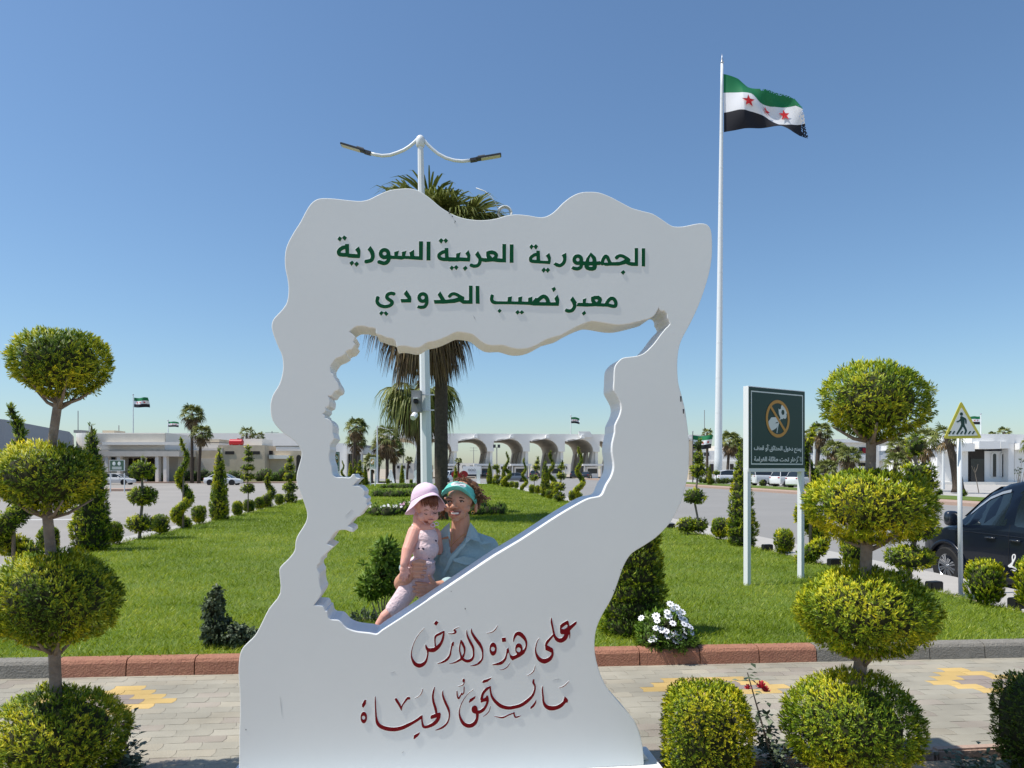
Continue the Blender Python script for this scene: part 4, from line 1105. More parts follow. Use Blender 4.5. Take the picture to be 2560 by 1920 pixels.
leafy('young_laurel', (q.x, 7.2, 0.11), [(0, 0, 0.52, 0.11, 0.11, 0.18), (0.02, 0, 0.72, 0.10, 0.10, 0.14), (-0.10, 0, 0.42, 0.10, 0.09, 0.12), (0.09, 0, 0.50, 0.10, 0.1, 0.16), (-0.16, 0, 0.36, 0.07, 0.07, 0.06), (-0.2, 0, 0.62, 0.03, 0.03, 0.03)], 2600, 0.075, 0.020, 'greenleaf', 74,
      'young glossy-leaved shrub on the lawn to the left of the child', 'shrub', core=0.35, spread=0.8, k=5)
q = PX(912, 1552, 7.4)
leafy('seedling', (q.x, 7.4, 0.11), [(0, 0, 0.05, 0.12, 0.08, 0.06)], 300, 0.05, 0.02, 'darkleaf', 75, 'tiny dark plant in the grass left of the young shrub', 'plant', core=0, stems=2)
def rose(name, x, y, h, lean, seed, label, flowers, pm, z=-0.03):
    t = empty(name, (x, y, z), 0, label, 'rose bush')
    r = random.Random(seed); stems = MB()
    lp = []
    for k in range(5):
        a = r.uniform(0, 6.28); hh = h*(1 if k == 0 else r.uniform(.35, .6)); ln = lean if k == 0 else r.uniform(-.12, .12)
        pts = []
        for i in range(8):
            tt = i/7
            pts.append(Vector((ln*tt+0.03*math.cos(a)*tt, 0.10*math.sin(a)*tt if k else 0, hh*tt)))
            if tt > 0.12: lp += [pts[-1]]*(13 if tt < 0.6 or k else 7)
        stems.tube(pts, [0.007-0.004*i/7 for i in range(8)], 5)
    stems.build('stem', M['bark'], t)
    lv = []
    rng = np.random.default_rng(seed)
    P = np.array([tuple(p) for p in lp]) + rng.normal(0, 0.028, (len(lp), 3))*1.2
    D = rng.normal(0, 1, P.shape); D[:, 2] *= 0.4; D /= np.linalg.norm(D, axis=1)[:, None]
    S = np.cross(D, [0, 0, 1]); S /= np.linalg.norm(S, axis=1)[:, None]
    ln = rng.uniform(0.032, 0.06, len(P))[:, None]
    mid = P + D*ln*0.5 + np.array([0, 0, 0.006])
    co = np.stack([P, mid+S*ln*0.28, P+D*ln, mid-S*ln*0.28], 1).reshape(-1, 3)
    cl = np.zeros((len(co), 3)); cl[:, 0] = np.repeat(rng.uniform(0, 0.9, len(P)), 4)
    put('leaves', np_mesh('leaves', co, np.arange(len(co)).reshape(-1, 4), [M['darkleaf']], None, cl), t)
    for (fx, fy, fz, fr) in flowers:
        mb = MB()
        for ring_, cnt, tilt in ((0.35, 4, 1.2), (0.7, 5, 0.8), (1.0, 6, 0.35)):
            for k in range(cnt):
                a = 6.283*k/cnt+ring_*2; c, s = math.cos(a), math.sin(a)
                rr_ = fr*ring_; u_ = fr*0.55
                pv = [(rr_*0.3, -u_*0.5, 0), (rr_*0.3, u_*0.5, 0), (rr_, u_*0.55, fr*tilt), (rr_*1.1, 0, fr*(tilt+.15)), (rr_, -u_*0.55, fr*tilt)]
                mb.add([(fx+c*a_-s*b_, fy+s*a_+c*b_, fz+z_) for a_, b_, z_ in pv], [(0, 1, 2, 3, 4)])
        mb.build('blossom', M[pm], t)
    return t
q = PX(1945, 1940, 3.95)
rose('rose_bush', q.x, 3.95, 0.60, -0.14, 81, 'lanky rose bush with dark red blooms between square bush and ball tree', [(-0.10, -0.02, 0.52, 0.030), (-0.075, -0.02, 0.50, 0.024), (-0.175, -0.02, 0.515, 0.02)], 'rosepetal')
q = PX(300, 1950, 3.9)
rose('rose_bush', q.x, 3.9, 0.34, 0.03, 82, 'small rose bush with pink buds at the right side of the left ball tree', [(0.0, -0.02, 0.33, 0.016), (0.02, -0.03, 0.31, 0.013), (0.03, -0.02, 0.33, 0.012)], 'pinkpetal')
q = PX(2470, 1935, 3.9)
rose('rose_bush', q.x, 3.9, 0.16, 0.05, 83, 'low leafy rose shoots in the soil at the lower right corner', [], 'pinkpetal')
# flower beds further up the lawn
def bed(name, cx, cy, Y, rx, ry, h, seed, label, flowers=0, mat_='greenleaf'):
    p = PX(cx, cy, Y)
    t = empty(name, (p.x, Y, 0.11), PH, label, 'flower bed')
    rng = random.Random(seed); blobs = []
    for k in range(46):
        a = rng.uniform(0, 6.28); q_ = math.sqrt(rng.random())
        blobs.append((rx*q_*math.cos(a), ry*q_*math.sin(a), h*0.3, rng.uniform(.22, .42), rng.uniform(.22, .42), h*rng.uniform(.5, .85)))
    put('foliage', fol_mesh('foliage', blobs, 9000, 0.10, 0.028, M[mat_], seed, up=1.2, core=0.8, bias=0.15), t)
    if flowers:
        fms = [flower_mesh(8, 0.055, 'petal', 0.1), flower_mesh(8, 0.055, 'pinkpetal', 0.1)]
        for k in range(flowers):
            b = blobs[rng.randrange(len(blobs))]
            left = b[0] < 0.2*rx
            if not left and k % 3: continue
            o = put('flower', fms[1 if (left and b[0] > -0.5*rx and k % 2) else 0], t, (b[0]+rng.uniform(-.2, .2), b[1]-0.2, b[2]+b[5]*0.95))
            o.rotation_euler = (0.7, rng.uniform(-.3, .3), 0)
    return t
bed('flower_bed', 1095, 1290, 25.5, 2.75, 1.9, 0.34, 91, 'long flower bed with white and pink blooms across the lawn behind the woman', 90)
bed('flower_bed', 1000, 1240, 41, 1.7, 1.2, 0.38, 92, 'low green bed on the lawn between the long flower bed and the white letters', 0)
bed('flower_bed', 1012, 1216, 58, 2.2, 1.0, 0.35, 93, 'farthest low bed on the lawn, just in front of the white letters', 0)
# ================================================================== palms
def palm_mesh(name, fronds, mat_, seed, nleaf=22, droop=0.5, wleaf=0.035):
    """fronds: (dir vector, petiole length, fan radius, value) fan leaves from one point"""
    r = np.random.default_rng(seed)
    co = []; col = []; faces = []
    nb = 0
    for (o, d, lp, lr, val, dr) in fronds:
        d = np.array(d, float); d /= np.linalg.norm(d)
        o = np.array(o, float)
        side = np.cross(d, [0, 0, 1.0]); side /= (np.linalg.norm(side)+1e-6)
        upv = np.cross(side, d)
        c = o + d*lp + np.array([0, 0, -dr*lp*0.25])
        # petiole
        w = side*0.015
        q = [o-w, o+w, c+w*0.7, c-w*0.7]
        co += q; col += [val*0.8]*4; faces.append([nb, nb+1, nb+2, nb+3]); nb += 4
        for k in range(nleaf):
            a = (k/(nleaf-1)-0.5)*R(205) + r.normal(0, 0.03)
            ld = d*math.cos(a) + side*math.sin(a) + upv*0.12*math.cos(3*a)
            ld /= np.linalg.norm(ld)
            L_ = lr*(0.72+0.28*math.cos(a*0.8))*r.uniform(0.88, 1.1)
            pw = np.cross(ld, upv + 0.5*side*r.normal()); pw /= np.linalg.norm(pw)+1e-6
            prev = None
            vv = np.clip(val + r.normal(0, 0.10), 0, 1)
            for s_ in range(5):
                t = s_/4
                p = c + ld*L_*t + np.array([0, 0, -dr*L_*(t**2.2)*(0.75 if t < 1 else 0.8)]) - ld*L_*0.25*dr*t**3
                ww = wleaf*(1.0 if s_ < 3 else 0.55 if s_ == 3 else 0.08)*(0.6 if s_ == 0 else 1)
                co += [p-pw*ww/2, p+pw*ww/2]; col += [vv*(1-0.1*t), vv*(1-0.1*t)]
                if s_: faces.append([nb-2, nb-1, nb+1, nb])
                nb += 2
    c3 = np.zeros((len(co), 3)); c3[:, 0] = np.clip(col, 0, 1)
    return np_mesh(name, np.array(co), np.array(faces), [M[mat_]], None, c3)
def fan_palm(name, loc, h, seed, label, crown_r=1.0, live=26, dead=24, trunk=(0.24, 0.19), skirt=1.2, nleaf=20, group='fan palms', wleaf=0.035, wind=(0.25, 0.0), lean=(0, 0), updir=(-0.2, 1.0), dshift=0.0, drp=0.45):
    t = empty(name, loc, 0, label, 'palm tree', group)
    rg = random.Random(seed)
    mb = MB(); n = 14
    pts = [(lean[0]*(i/n)**1.6, lean[1]*(i/n)**1.6, -0.1+(h+0.1)*i/n) for i in range(n+1)]
    mb.tube(pts, [trunk[0]*1.25 if i == 0 else trunk[0]+(trunk[1]-trunk[0])*i/n+rg.uniform(-.01, .01) for i in range(n+1)], 12)
    mb.build('trunk', M['palmtrunk'], t, smooth=True)
    top = (lean[0], lean[1], h)
    fr = []
    for k in range(live):
        a = k*2.399 + rg.uniform(-.2, .2)
        e = updir[0] + (updir[1]-updir[0])*((k+0.5)/live)**0.8
        d = (math.cos(a)*math.cos(e)+wind[0], math.sin(a)*math.cos(e)+wind[1], math.sin(e))
        fr.append((top, d, crown_r*0.55*rg.uniform(.85, 1.1), crown_r*0.62*rg.uniform(.85, 1.1), rg.uniform(.3, .75), drp+0.4*(1-(k/live))))
    put('crown', palm_mesh('crown', fr, 'palmgreen', seed, nleaf, wleaf=wleaf), t)
    if dead:
        fr = []
        for k in range(dead):
            a = k*2.399+1; q = (k+.5)/dead
            o = (top[0]*(1-q*.1)+dshift, top[1], h-q*skirt*0.75)
            e = -0.25-0.8*q*rg.uniform(.6, 1.2)
            d = (math.cos(a)*math.cos(e)+wind[0]*.3, math.sin(a)*math.cos(e), math.sin(e))
            k_ = crown_r*(1-0.35*q)
            fr.append((o, d, k_*0.45, k_*0.55*rg.uniform(.8, 1.1), rg.uniform(.1, .85), 0.95))
        put('dead_fronds', palm_mesh('dead_fronds', fr, 'palmdead', seed+1, nleaf, wleaf=wleaf*0.9), t)
    return t
q = PX(1103, 1230, 22.0)
fan_palm('fan_palm', (q.x, 22.0, 0.1), 8.5, 101, 'tall fan palm with a brown dead-leaf skirt behind the lamp post and frame', crown_r=2.75, live=76, dead=100, trunk=(0.20, 0.20), skirt=3.2, nleaf=30, wleaf=0.07, wind=(0.30, 0), lean=(0.0, 0), dshift=-0.55, updir=(0.0, 0.72))
q = PX(1049, 1230, 25.5)
fan_palm('fan_palm', (q.x, 25.5, 0.1), 4.75, 102, 'shorter fan palm with drooping green leaves tucked behind the lamp post', crown_r=1.55, live=30, dead=40, trunk=(0.11, 0.10), skirt=1.7, nleaf=26, wleaf=0.06, wind=(0.0, 0), updir=(-0.95, 0.1), drp=0.95)
PALMSPEC = [
 # px, py of crown centre, Y, crown radius px, label, live, dead
 (882, 1062, 80, 26, 'tall thin fan palm above the glazed hall, seen through the opening'),
 (890, 1098, 82, 24, 'shorter fan palm beside the tall thin one above the glazed hall'),
 (968, 1086, 86, 34, 'largest bushy fan palm left of the slim white lamp seen through the opening'),
 (944, 1112, 88, 24, 'brownish fan palm at the left of the bushy palm clump'),
 (930, 1150, 84, 22, 'low dry fan palm in front of the glazed hall'),
 (985, 1120, 90, 24, 'fan palm at the right side of the bushy palm clump'),
 (1017, 1147, 120, 9, 'tiny palm by the low houses seen through the left gate bay'),
 (1146, 1150, 95, 9, 'small palm inside the gate bay right of the tall palm trunk'),
 (480, 1030, 100, 28, 'tall windswept palm standing over the pale buildings on the left'),
 (497, 1078, 98, 24, 'shorter palm at the foot of the tall windswept palm on the left'),
 (617, 1080, 130, 20, 'palm above the tan building with the red water tank'),
 (645, 1090, 132, 16, 'smaller palm right of the palm above the tan building'),
 (1818, 1098, 100, 27, 'palm directly right of the giant flagpole'),
 (1848, 1110, 105, 22, 'palm touching the left post of the no-picking sign'),
 (1768, 1080, 108, 14, 'palm just left of the giant flagpole behind the flag'),
 (2040, 1075, 68, 28, 'palm with a tan skirt just right of the no-picking sign'),
 (2013, 1092, 72, 26, 'dark palm touching the right edge of the no-picking sign'),
 (2085, 1120, 66, 27, 'leafy palm between the no-picking sign and the right ball tree'),
 (2110, 1135, 62, 28, 'broad low palm left of the right ball tree trunk'),
 (2066, 1165, 55, 24, 'dusty low palm right of the no-picking sign near the road'),
 (2310, 1095, 60, 38, 'wide-spreading palm right of the right ball tree'),
 (2235, 1110, 70, 26, 'dry palm behind the right ball tree, left of the wide palm'),
 (2240, 1150, 52, 30, 'low spiky palm at the foot of the right ball tree'),
 (2270, 1118, 72, 22, 'palm partly hidden by the conical top of the stacked topiary'),
 (2503, 1078, 110, 16, 'palm rising behind the flat roof of the white hall'),
 (2480, 1086, 112, 10, 'small palm tuft on the skyline over the white hall'),
]
for i, (px, py, Y, rp, lab) in enumerate(PALMSPEC):
    z0 = -0.1 if px > 1700 else (0.0 if px > 800 else -0.2)
    c = PX(px, py, Y); r_ = rp/F*Y
    low = c.z - z0 < 3.0
    big = rp > 20
    fan_palm('fan_palm', (c.x, Y, z0), max(c.z-z0-0.1*r_, 0.5), 200+i, lab, crown_r=r_*1.25, live=26 if big else 14, dead=(16 if big else 6) if not low else 3, trunk=(0.22 if not low else 0.15, 0.17 if not low else 0.13), skirt=r_*1.1, nleaf=13 if big else 8, wleaf=0.11*Y/70, wind=(0.12, 0), updir=(-0.35, 1.1), lean=(0, 0) if i % 3 else (0.4, 0))
# leaning bare-trunk palm in front of the white hall
q = PX(2396, 1225, 55)
fan_palm('fan_palm', (q.x, 55, 0.0), 4.3, 240, 'young palm with a thick leaning grey trunk in front of the white hall', crown_r=1.5, live=18, dead=4, trunk=(0.42, 0.2), skirt=0.5, nleaf=12, wleaf=0.09, lean=(-0.95, 0), updir=(-0.3, 0.9))
q = PX(2590, 1110, 40)
fan_palm('fan_palm', (q.x, 40, 0.0), q.z, 241, 'palm cut off by the right edge of the picture above the van', crown_r=0.9, live=24, dead=6, trunk=(0.2, 0.17), skirt=0.5, nleaf=14, wleaf=0.07)

# ================================================================== street lamps
def lamp_head(t, base, d, m_):
    """flat LED head from base along d"""
    d = d.normalized(); s = Vector((0, 1, 0)); u = d.cross(s).normalized()
    if u.z < 0: u = -u
    hd = MB()
    def blk(mb, a, b, w, h0, h1, mi=0):
        vs = []
        for t_ in (a, b):
            for (y, h) in ((-w, h0), (w, h0), (w, h1), (-w, h1)):
                vs.append(base + d*t_ + s*y + u*h)
        mb.add(vs, [(3,2,1,0), (4,5,6,7), (0,1,5,4), (1,2,6,5), (2,3,7,6), (3,0,4,7)], mi)
    blk(hd, 0.10, 0.60, 0.075, -0.012, 0.026)
    o = hd.build('lamp_head', M['dark'], t, bevel=0.008)
    n_ = MB(); blk(n_, -0.02, 0.12, 0.05, -0.03, 0.03); n_.build('bracket', M['dark'], t, bevel=0.006)
    e = MB(); blk(e, 0.20, 0.58, 0.065, -0.018, -0.0125); e.build('lens', m_, o)
    f_ = MB(); blk(f_, 0.14, 0.28, 0.04, 0.0265, 0.055); f_.build('driver_box', M['grey'], o)
M['lens'] = mat('lamp_lens', (0.62, 0.58, 0.45), 0.25)
YL = 14.0
q = PX(1070, 1240, YL)
top = PX(1051, 352, YL)
lx = top.x-q.x
lamp = empty('street_lamp', (q.x, YL, 0.11), 0, 'white twin-arm street lamp rising behind the frame in front of the palm', 'street lamp')
mb = MB()
hh = top.z-0.11
mb.tube([(0, 0, -0.1), (lx*0.5, 0, hh*0.5), (lx, 0, hh)], [0.125, 0.095, 0.055], 8)
mb.build('post', M['polewhite'], lamp)
mb = MB(); mb.lathe([(0.07, -0.12), (0.085, -0.10), (0.09, 0.0), (0.08, 0.06), (0.04, 0.10), (0.005, 0.11)], 12, (lx, 0, hh)); mb.build('finial', M['polewhite'], lamp, smooth=True, sharp=40)
def arm(pts):
    P = [PX(x, y, YL) - Vector((q.x, YL, 0.11)) for x, y in pts]
    MB().tube(P, 0.032, 8).build('arm', M['polewhite'], lamp, smooth=True)
    return P
a = arm([(1046,345),(1036,356),(1024,366),(1010,375),(993,382),(975,388),(955,389.5),(940,387),(925,383.5)])
lamp_head(lamp, a[-1], Vector((-1, 0, 0.30)), M['lens'])
a = arm([(1057,347),(1066,358),(1080,372),(1096,385),(1115,395),(1135,401),(1155,403),(1178,401)])
lamp_head(lamp, a[-1], Vector((1, 0, 0.17)), M['lens'])
# cctv cabinet strapped to the post
c = PX(1042, 1004, YL-0.2)
cab = empty('camera_cabinet', (c.x, YL-0.2, c.z), 0, 'grey camera cabinet strapped to the street lamp post', 'camera box')
MB().box(-0.095, 0.095, -0.09, 0.09, -0.21, 0.21).build('cabinet', M['grey'], cab, bevel=0.008)
b = MB(); b.box(-0.04, 0.045, -0.20, -0.091, -0.05, 0.035); b.build('camera', M['black'], cab, bevel=0.012)
MB().box(-0.045, 0.05, -0.215, -0.095, 0.036, 0.055).build('sun_hood', M['white'], cab, bevel=0.004)
MB().tube([(-0.02, -0.1, -0.26), (-0.05, -0.19, -0.33)], [0.06, 0.055], 10).build('bullet_camera', M['white'], cab)
MB().box(-0.02, 0.02, -0.03, 0.03, -0.27, -0.2105).build('mount', M['white'], cab)
st = MB()
for dz in (0.14, -0.16): st.box(0.095, 0.33, 0.06, 0.075, dz-0.012, dz+0.012)
st.build('strap', M['steel'], cab)
# coiled rope light hooked in the palm crown
cl = MB(); pts = []
for (x, y) in [(1190,470),(1212,478),(1228,492),(1240,510),(1248,526)]: pts.append(PX(x, y, 21.0))
MB_ = MB().tube(pts, 0.014, 6)
cen = PX(1262, 532, 21.0)
for rr_, dy in ((0.20, 0), (0.17, 0.05)):
    MB_.tube([cen+Vector((rr_*math.cos(k*math.pi/12), dy, rr_*math.sin(k*math.pi/12))) for k in range(25)], 0.028, 6)
tag(MB_.build('rope_light', M['white'], None, smooth=True), 'coil of white rope light hanging from the palm crown above the frame', 'rope light')
# slim lamps further off
def slim_lamp(px, ybase, ytop, Y, label, arms=1, z0=0.0):
    b_ = PX(px, ybase, Y); t_ = PX(px, ytop, Y)
    t = empty('street_lamp', (b_.x, Y, z0), 0, label, 'street lamp', 'slim white lamps')
    h = t_.z-z0
    MB().tube([(0, 0, -0.1), (0, 0, h)], [0.12, 0.07], 8).build('post', M['polewhite'], t)
    for s_ in ((1, -1) if arms == 2 else (1,)):
        P = [(s_*x, 0, h-0.05-0.5*math.sin(x*1.0)*0.8) for x in (0, 0.4, 0.8, 1.2, 1.6)]
        MB().tube(P, 0.04, 6).build('arm', M['polewhite'], t)
        MB().box(s_*1.6-0.3, s_*1.6+0.3, -0.12, 0.12, h-0.50, h-0.42).build('lamp_head', M['grey'], t)
slim_lamp(943, 1205, 1064, 80, 'slim white lamp in front of the bushy palm clump', 1)
slim_lamp(2358, 1228, 1068, 62, 'slim white lamp left of the white hall', 2)
slim_lamp(2036, 1200, 1075, 70, 'slim white lamp half hidden among the palms right of the sign', 2)
# flood light mast in the gate bay
c = PX(1242, 1118, 120)
t = empty('floodlight_mast', (c.x, 120, RZ), 0, 'thin mast with square floodlights in front of the second gate arch', 'floodlight')
MB().tube([(0, 0, 0), (0, 0, c.z-RZ)], 0.09, 6).build('post', M['grey'], t)
for dx in (-0.4, 0.35): MB().box(dx-0.22, dx+0.22, -0.1, 0.1, c.z-RZ-0.1, c.z-RZ+0.45).build('floodlight', M['dark'], t)
# garden spot boxes along the right lawn edge
for i, (px, py, lab) in enumerate([(1918,1379,'first black spotlight box behind the no-picking sign'),(2085,1418,'black spotlight box left of the right ball tree in the far lawn edge'),(2335,1480,'black spotlight box on the lawn edge left of the crossing sign'),(2545,1525,'black spotlight box at the lower right lawn edge beside the van'),(1677,1322,'black spotlight box at the right rim of the frame')]):
    Y = GY(py, 0.1); p = PX(px, py, Y)
    t = empty('spotlight', (p.x, Y, 0.09), PH+0.2, lab, 'spotlight', 'garden spotlights')
    MB().box(-0.10, 0.10, -0.06, 0.06, 0.03, 0.15).build('housing', M['black'], t, bevel=0.012)
    MB().box(-0.03, 0.03, -0.02, 0.02, -0.03, 0.0295).build('bracket', M['dark'], t)

# ================================================================== flags
M['flaggreen'] = mat('flag_green', (0.006, 0.17, 0.06), 0.7)
M['flagwhite'] = mat('flag_white', (0.80, 0.80, 0.82), 0.7)
M['flagblack'] = mat('flag_black', (0.008, 0.008, 0.014), 0.7)
M['starred'] = mat('star_red', (0.55, 0.015, 0.02), 0.7)
def rails(tab, s):
    return [float(np.interp(s, tab[0], [p[i] for p in tab[1]])) for i in (0, 1)]
SS = [0, .15, .3, .45, .6, .75, .9, 1]
FT = [(380,470),(580,535),(740,612),(900,650),(1060,690),(1220,715),(1380,790),(1480,900)]
F1 = [(380,730),(560,755),(740,785),(900,845),(1060,885),(1220,890),(1390,890),(1475,960)]
F2 = [(385,1005),(570,1008),(760,1040),(930,1090),(1100,1130),(1260,1155),(1420,1150),(1530,1130)]
FB = [(385,1275),(580,1262),(780,1252),(970,1246),(1150,1246),(1300,1255),(1450,1300),(1610,1325)]
def flag(parent, P, amp, nx=56, ny=8, torn=0.0, seed=1, stars=True, starR=0.022, flip=1):
    """P(s,t) -> point of the cloth; stripes green, white, black from the top"""
    rg = np.random.default_rng(int(seed*10))
    names = (('green_stripe', 'flaggreen'), ('white_stripe', 'flagwhite'), ('black_stripe', 'flagblack'))
    for b_, (nm, mt) in enumerate(names):
        vs = []; fs = []
        for i in range(nx+1):
            for j in range(ny+1):
                s = i/nx; t = (b_ + j/ny)/3
                vs.append(P(s, t))
        for i in range(nx):
            for j in range(ny):
                s = (i+.5)/nx; t = (b_+(j+.5)/ny)/3
                edge = max(0, s-0.93)*6 + (max(0, 0.05-t)*14 if s > 0.45 else 0)
                if torn and rg.random() < edge*torn: continue
                a = i*(ny+1)+j
                fs.append((a, a+1, a+ny+2, a+ny+1))
        MB().add(vs, fs).build(nm, M[mt], parent, smooth=True)
    if stars:
        for c in (0.25, 0.5, 0.75):
            for side in (1, -1):
                vs = []
                for k in range(10):
                    rr_ = starR if k % 2 == 0 else starR*0.4
                    a = math.pi/2 + k*math.pi/5
                    s = c + rr_*math.cos(a)*0.62; t = 0.5 - rr_*math.sin(a)
                    p = Vector(P(s, t)); e = 1e-3
                    n = (Vector(P(s+e, t))-p).cross(Vector(P(s, t+e))-p)
                    if n.length > 0: n.normalize()
                    vs.append(p + n*side*(amp*0.2+0.004))
                cen = sum(vs, Vector())/10
                MB().add(vs+[cen], [(k, (k+1) % 10, 10) for k in range(10)]).build('star', M['starred'], parent)
YF = 95.0
fb = PX(1795, 1204, YF); ft = PX(1805, 158, YF)
pole = empty('giant_flagpole', (fb.x, YF, RZ+0.2), 0, 'very tall white tapering flagpole right of the frame', 'flagpole')
lean = ft.x-fb.x; hp = ft.z-(RZ+0.2)
mb = MB(); n = 18
mb.tube([(lean*i/n, 0, hp*i/n) for i in range(n+1)], [0.53-0.36*i/n for i in range(n+1)], 20)
mb.build('pole', M['polewhite'], pole, smooth=True)
for i in range(1, 12):
    z = hp*i/12
    MB().lathe([(0.53-0.36*i/12+0.012, -0.06), (0.53-0.36*i/12+0.012, 0.06)], 20, (lean*i/12, 0, z)).build('joint_ring', M['polewhite'], pole)
MB().lathe([(0.2, 0), (0.22, 0.15), (0.10, 0.3), (0.16, 0.5), (0.05, 0.8), (0.01, 1.3)], 12, (lean, 0, hp)).build('finial', M['steel'], pole, smooth=True)
mb = MB(); mb.lathe([(1.1, 0), (1.1, 0.35), (0.75, 0.42), (0.6, 0.6)], 20); mb.build('base', M['polewhite'], pole)
fl0 = PX(1740+380*.18083, 100+470*.18083, YF)
flagt = empty('flag', fl0, 0, 'huge frayed green, white and black flag with three red stars on the giant flagpole', 'flag')
def PF(s, t):
    if t < 1/3: A, B, k = FT, F1, t*3
    elif t < 2/3: A, B, k = F1, F2, t*3-1
    else: A, B, k = F2, FB, t*3-2
    a = rails((SS, A), s); b_ = rails((SS, B), s)
    x = a[0]+(b_[0]-a[0])*k; y = a[1]+(b_[1]-a[1])*k
    p = PX(1740+x*.18083, 100+y*.18083, YF) - fl0
    q_ = s*2.0 - t*1.2
    fold = 1.15*math.tanh((q_-0.30)*3.0) - 0.5*q_ + 0.25*math.sin(9*s+5*t) + 0.15*math.sin(19*s-7*t+1)
    return (p.x, fold*min(1, s*5)*1.0, p.z)
flag(flagt, PF, 1.0, 130, 16, torn=0.8, seed=4, starR=0.112)
mb = MB()
for (x, y, w, h) in [(1740+1010*.181, 100+630*.181, 16, 3), (1740+1340*.181, 100+715*.181, 18, 9)]:
    pass
def small_flag(px, ypole_top, yground, Y, fx0, fx1, fy0, fy1, label, plabel, dark=False, z0=None, seed=1):
    b_ = PX(px, yground, Y); t_ = PX(px, ypole_top, Y)
    zb_ = b_.z if z0 is None else z0
    t = empty('flagpole', (b_.x, Y, zb_), 0, plabel, 'flagpole', 'flagpoles in the distance')
    MB().tube([(0, 0, 0), (0, 0, t_.z-zb_)], [0.07*Y/90, 0.045*Y/90], 8).build('pole', M['dark'] if dark else M['polewhite'], t)
    MB().ell((0, 0, t_.z-zb_+0.06), 0.10*Y/90, 8, 6).build('finial', M['steel'], t)
    f0 = PX(fx0, fy0, Y)
    fe = empty('flag', f0, 0, label, 'flag', 'flags in the distance')
    w = (fx1-fx0)/F*Y; h = (fy1-fy0)/F*Y
    def P(s, t_):
        return (w*s, 0.22*abs(w)*s*math.sin(5*s+2*t_+seed), -h*t_ - 0.10*h*math.sin(4.5*s+seed)*s - 0.08*h*s)
    flag(fe, P, 0.3, 16, 3, 0, seed, True, 0.12)
small_flag(333, 988, 1082, 100, 335, 371, 994, 1018, 'small flag flying over the left pale building beside the tallest cone', 'thin pole on the roof of the left pale building', seed=1)
small_flag(420, 1052, 1086, 118, 421, 445, 1054, 1067, 'tiny flag left of the windswept palm over the left buildings', 'short pole left of the windswept palm', seed=2)
small_flag(1427, 1040, 1088, 158, 1427, 1449, 1043, 1058, 'tiny flag on the roof of the gate seen through the opening', 'short pole on the roof of the gate', seed=3)
small_flag(1732, 1080, 1206, 88, 1732, 1780, 1088, 1121, 'flag on a dark pole between the frame and the giant flagpole', 'dark pole between the frame and the giant flagpole', dark=True, seed=0.3)
small_flag(2452, 1036, 1090, 100, 2450, 2421, 1041, 1061, 'small flag half hidden by the crossing sign triangle', 'thin pole on the roof of the white hall behind the crossing sign', seed=2.2)

# ================================================================== signs
M['signgreen'] = mat('sign_green', (0.010, 0.045, 0.032), 0.45)
M['signgreen2'] = mat('sign_green_faded', (0.06, 0.12, 0.075), 0.5)
M['signorange'] = mat('sign_orange', (0.55, 0.27, 0.05), 0.5)
M['signwhite'] = mat('sign_white', (0.70, 0.73, 0.70), 0.5)
M['signyellow'] = mat('sign_yellow', (0.55, 0.50, 0.04), 0.5, noise=(8, 0.4), col2=(0.60, 0.56, 0.18))
def text_mesh(s, size, bold=0.0, depth=0.002):
    cu = bpy.data.curves.new('tmpt', 'FONT'); cu.body = s[::-1]; cu.size = size; cu.align_x = 'CENTER'; cu.align_y = 'CENTER'; cu.offset = bold; cu.extrude = depth/2
    t = bpy.data.objects.new('tmpt', cu); COL.objects.link(t)
    bpy.context.view_layer.update()
    me = bpy.data.meshes.new_from_object(t.evaluated_get(bpy.context.evaluated_depsgraph_get()))
    bpy.data.objects.remove(t); bpy.data.curves.remove(cu)
    bm = bmesh.new(); bm.from_mesh(me)
    bmesh.ops.remove_doubles(bm, verts=bm.verts, dist=1e-6)
    seen = set(); k = 0
    for v in bm.verts:                         # joined letters overlap: step each island a hair
        if v in seen: continue
        stack = [v]; isl = []
        while stack:
            w = stack.pop()
            if w in seen: continue
            seen.add(w); isl.append(w)
            stack += [e.other_vert(w) for e in w.link_edges]
        for w in isl: w.co.z += 0.0004*(k % 4)
        k += 1
    bm.to_mesh(me); bm.free()
    return me
def put_text(parent, s, size, x, y, z, w, h, m_, bold=0.0):
    """text standing upright on a board whose face is at local y, scaled to w x h"""
    me = text_mesh(s, size, bold)
    n = len(me.vertices); co = np.empty(n*3, dtype=np.float32); me.vertices.foreach_get('co', co); co = co.reshape(-1, 3)
    mn, mx = co.min(0), co.max(0); c_ = (mn+mx)/2
    X = (co[:, 0]-c_[0])*w/(mx[0]-mn[0]); Z = (co[:, 1]-c_[1])*h/(mx[1]-mn[1])
    new = np.stack([x+X, y-co[:, 2]-0.001, z+Z], -1)
    me.vertices.foreach_set('co', new.astype(np.float32).ravel())
    me.materials.clear(); me.materials.append(m_); me.name = 'arabic_text'; me.update()
    return put('arabic_text', me, parent)
L1 = '\ufef3\ufee4\ufee8\ufeca \u062f\ufea7\ufeee\u0644 \u0627\ufedf\ufea4\ufeaa\u0627\ufe8b\ufed6 \u0623\u0648 \ufed7\ufec4\ufed2'
L2 = '\u0627\ufef7\u0632\ufeeb\ufe8e\u0631 \ufe97\ufea4\ufe96 \ufec3\ufe8e\ufe8b\ufee0\ufe94 \u0627\ufedf\ufed0\ufeae\u0627\ufee3\ufe94'
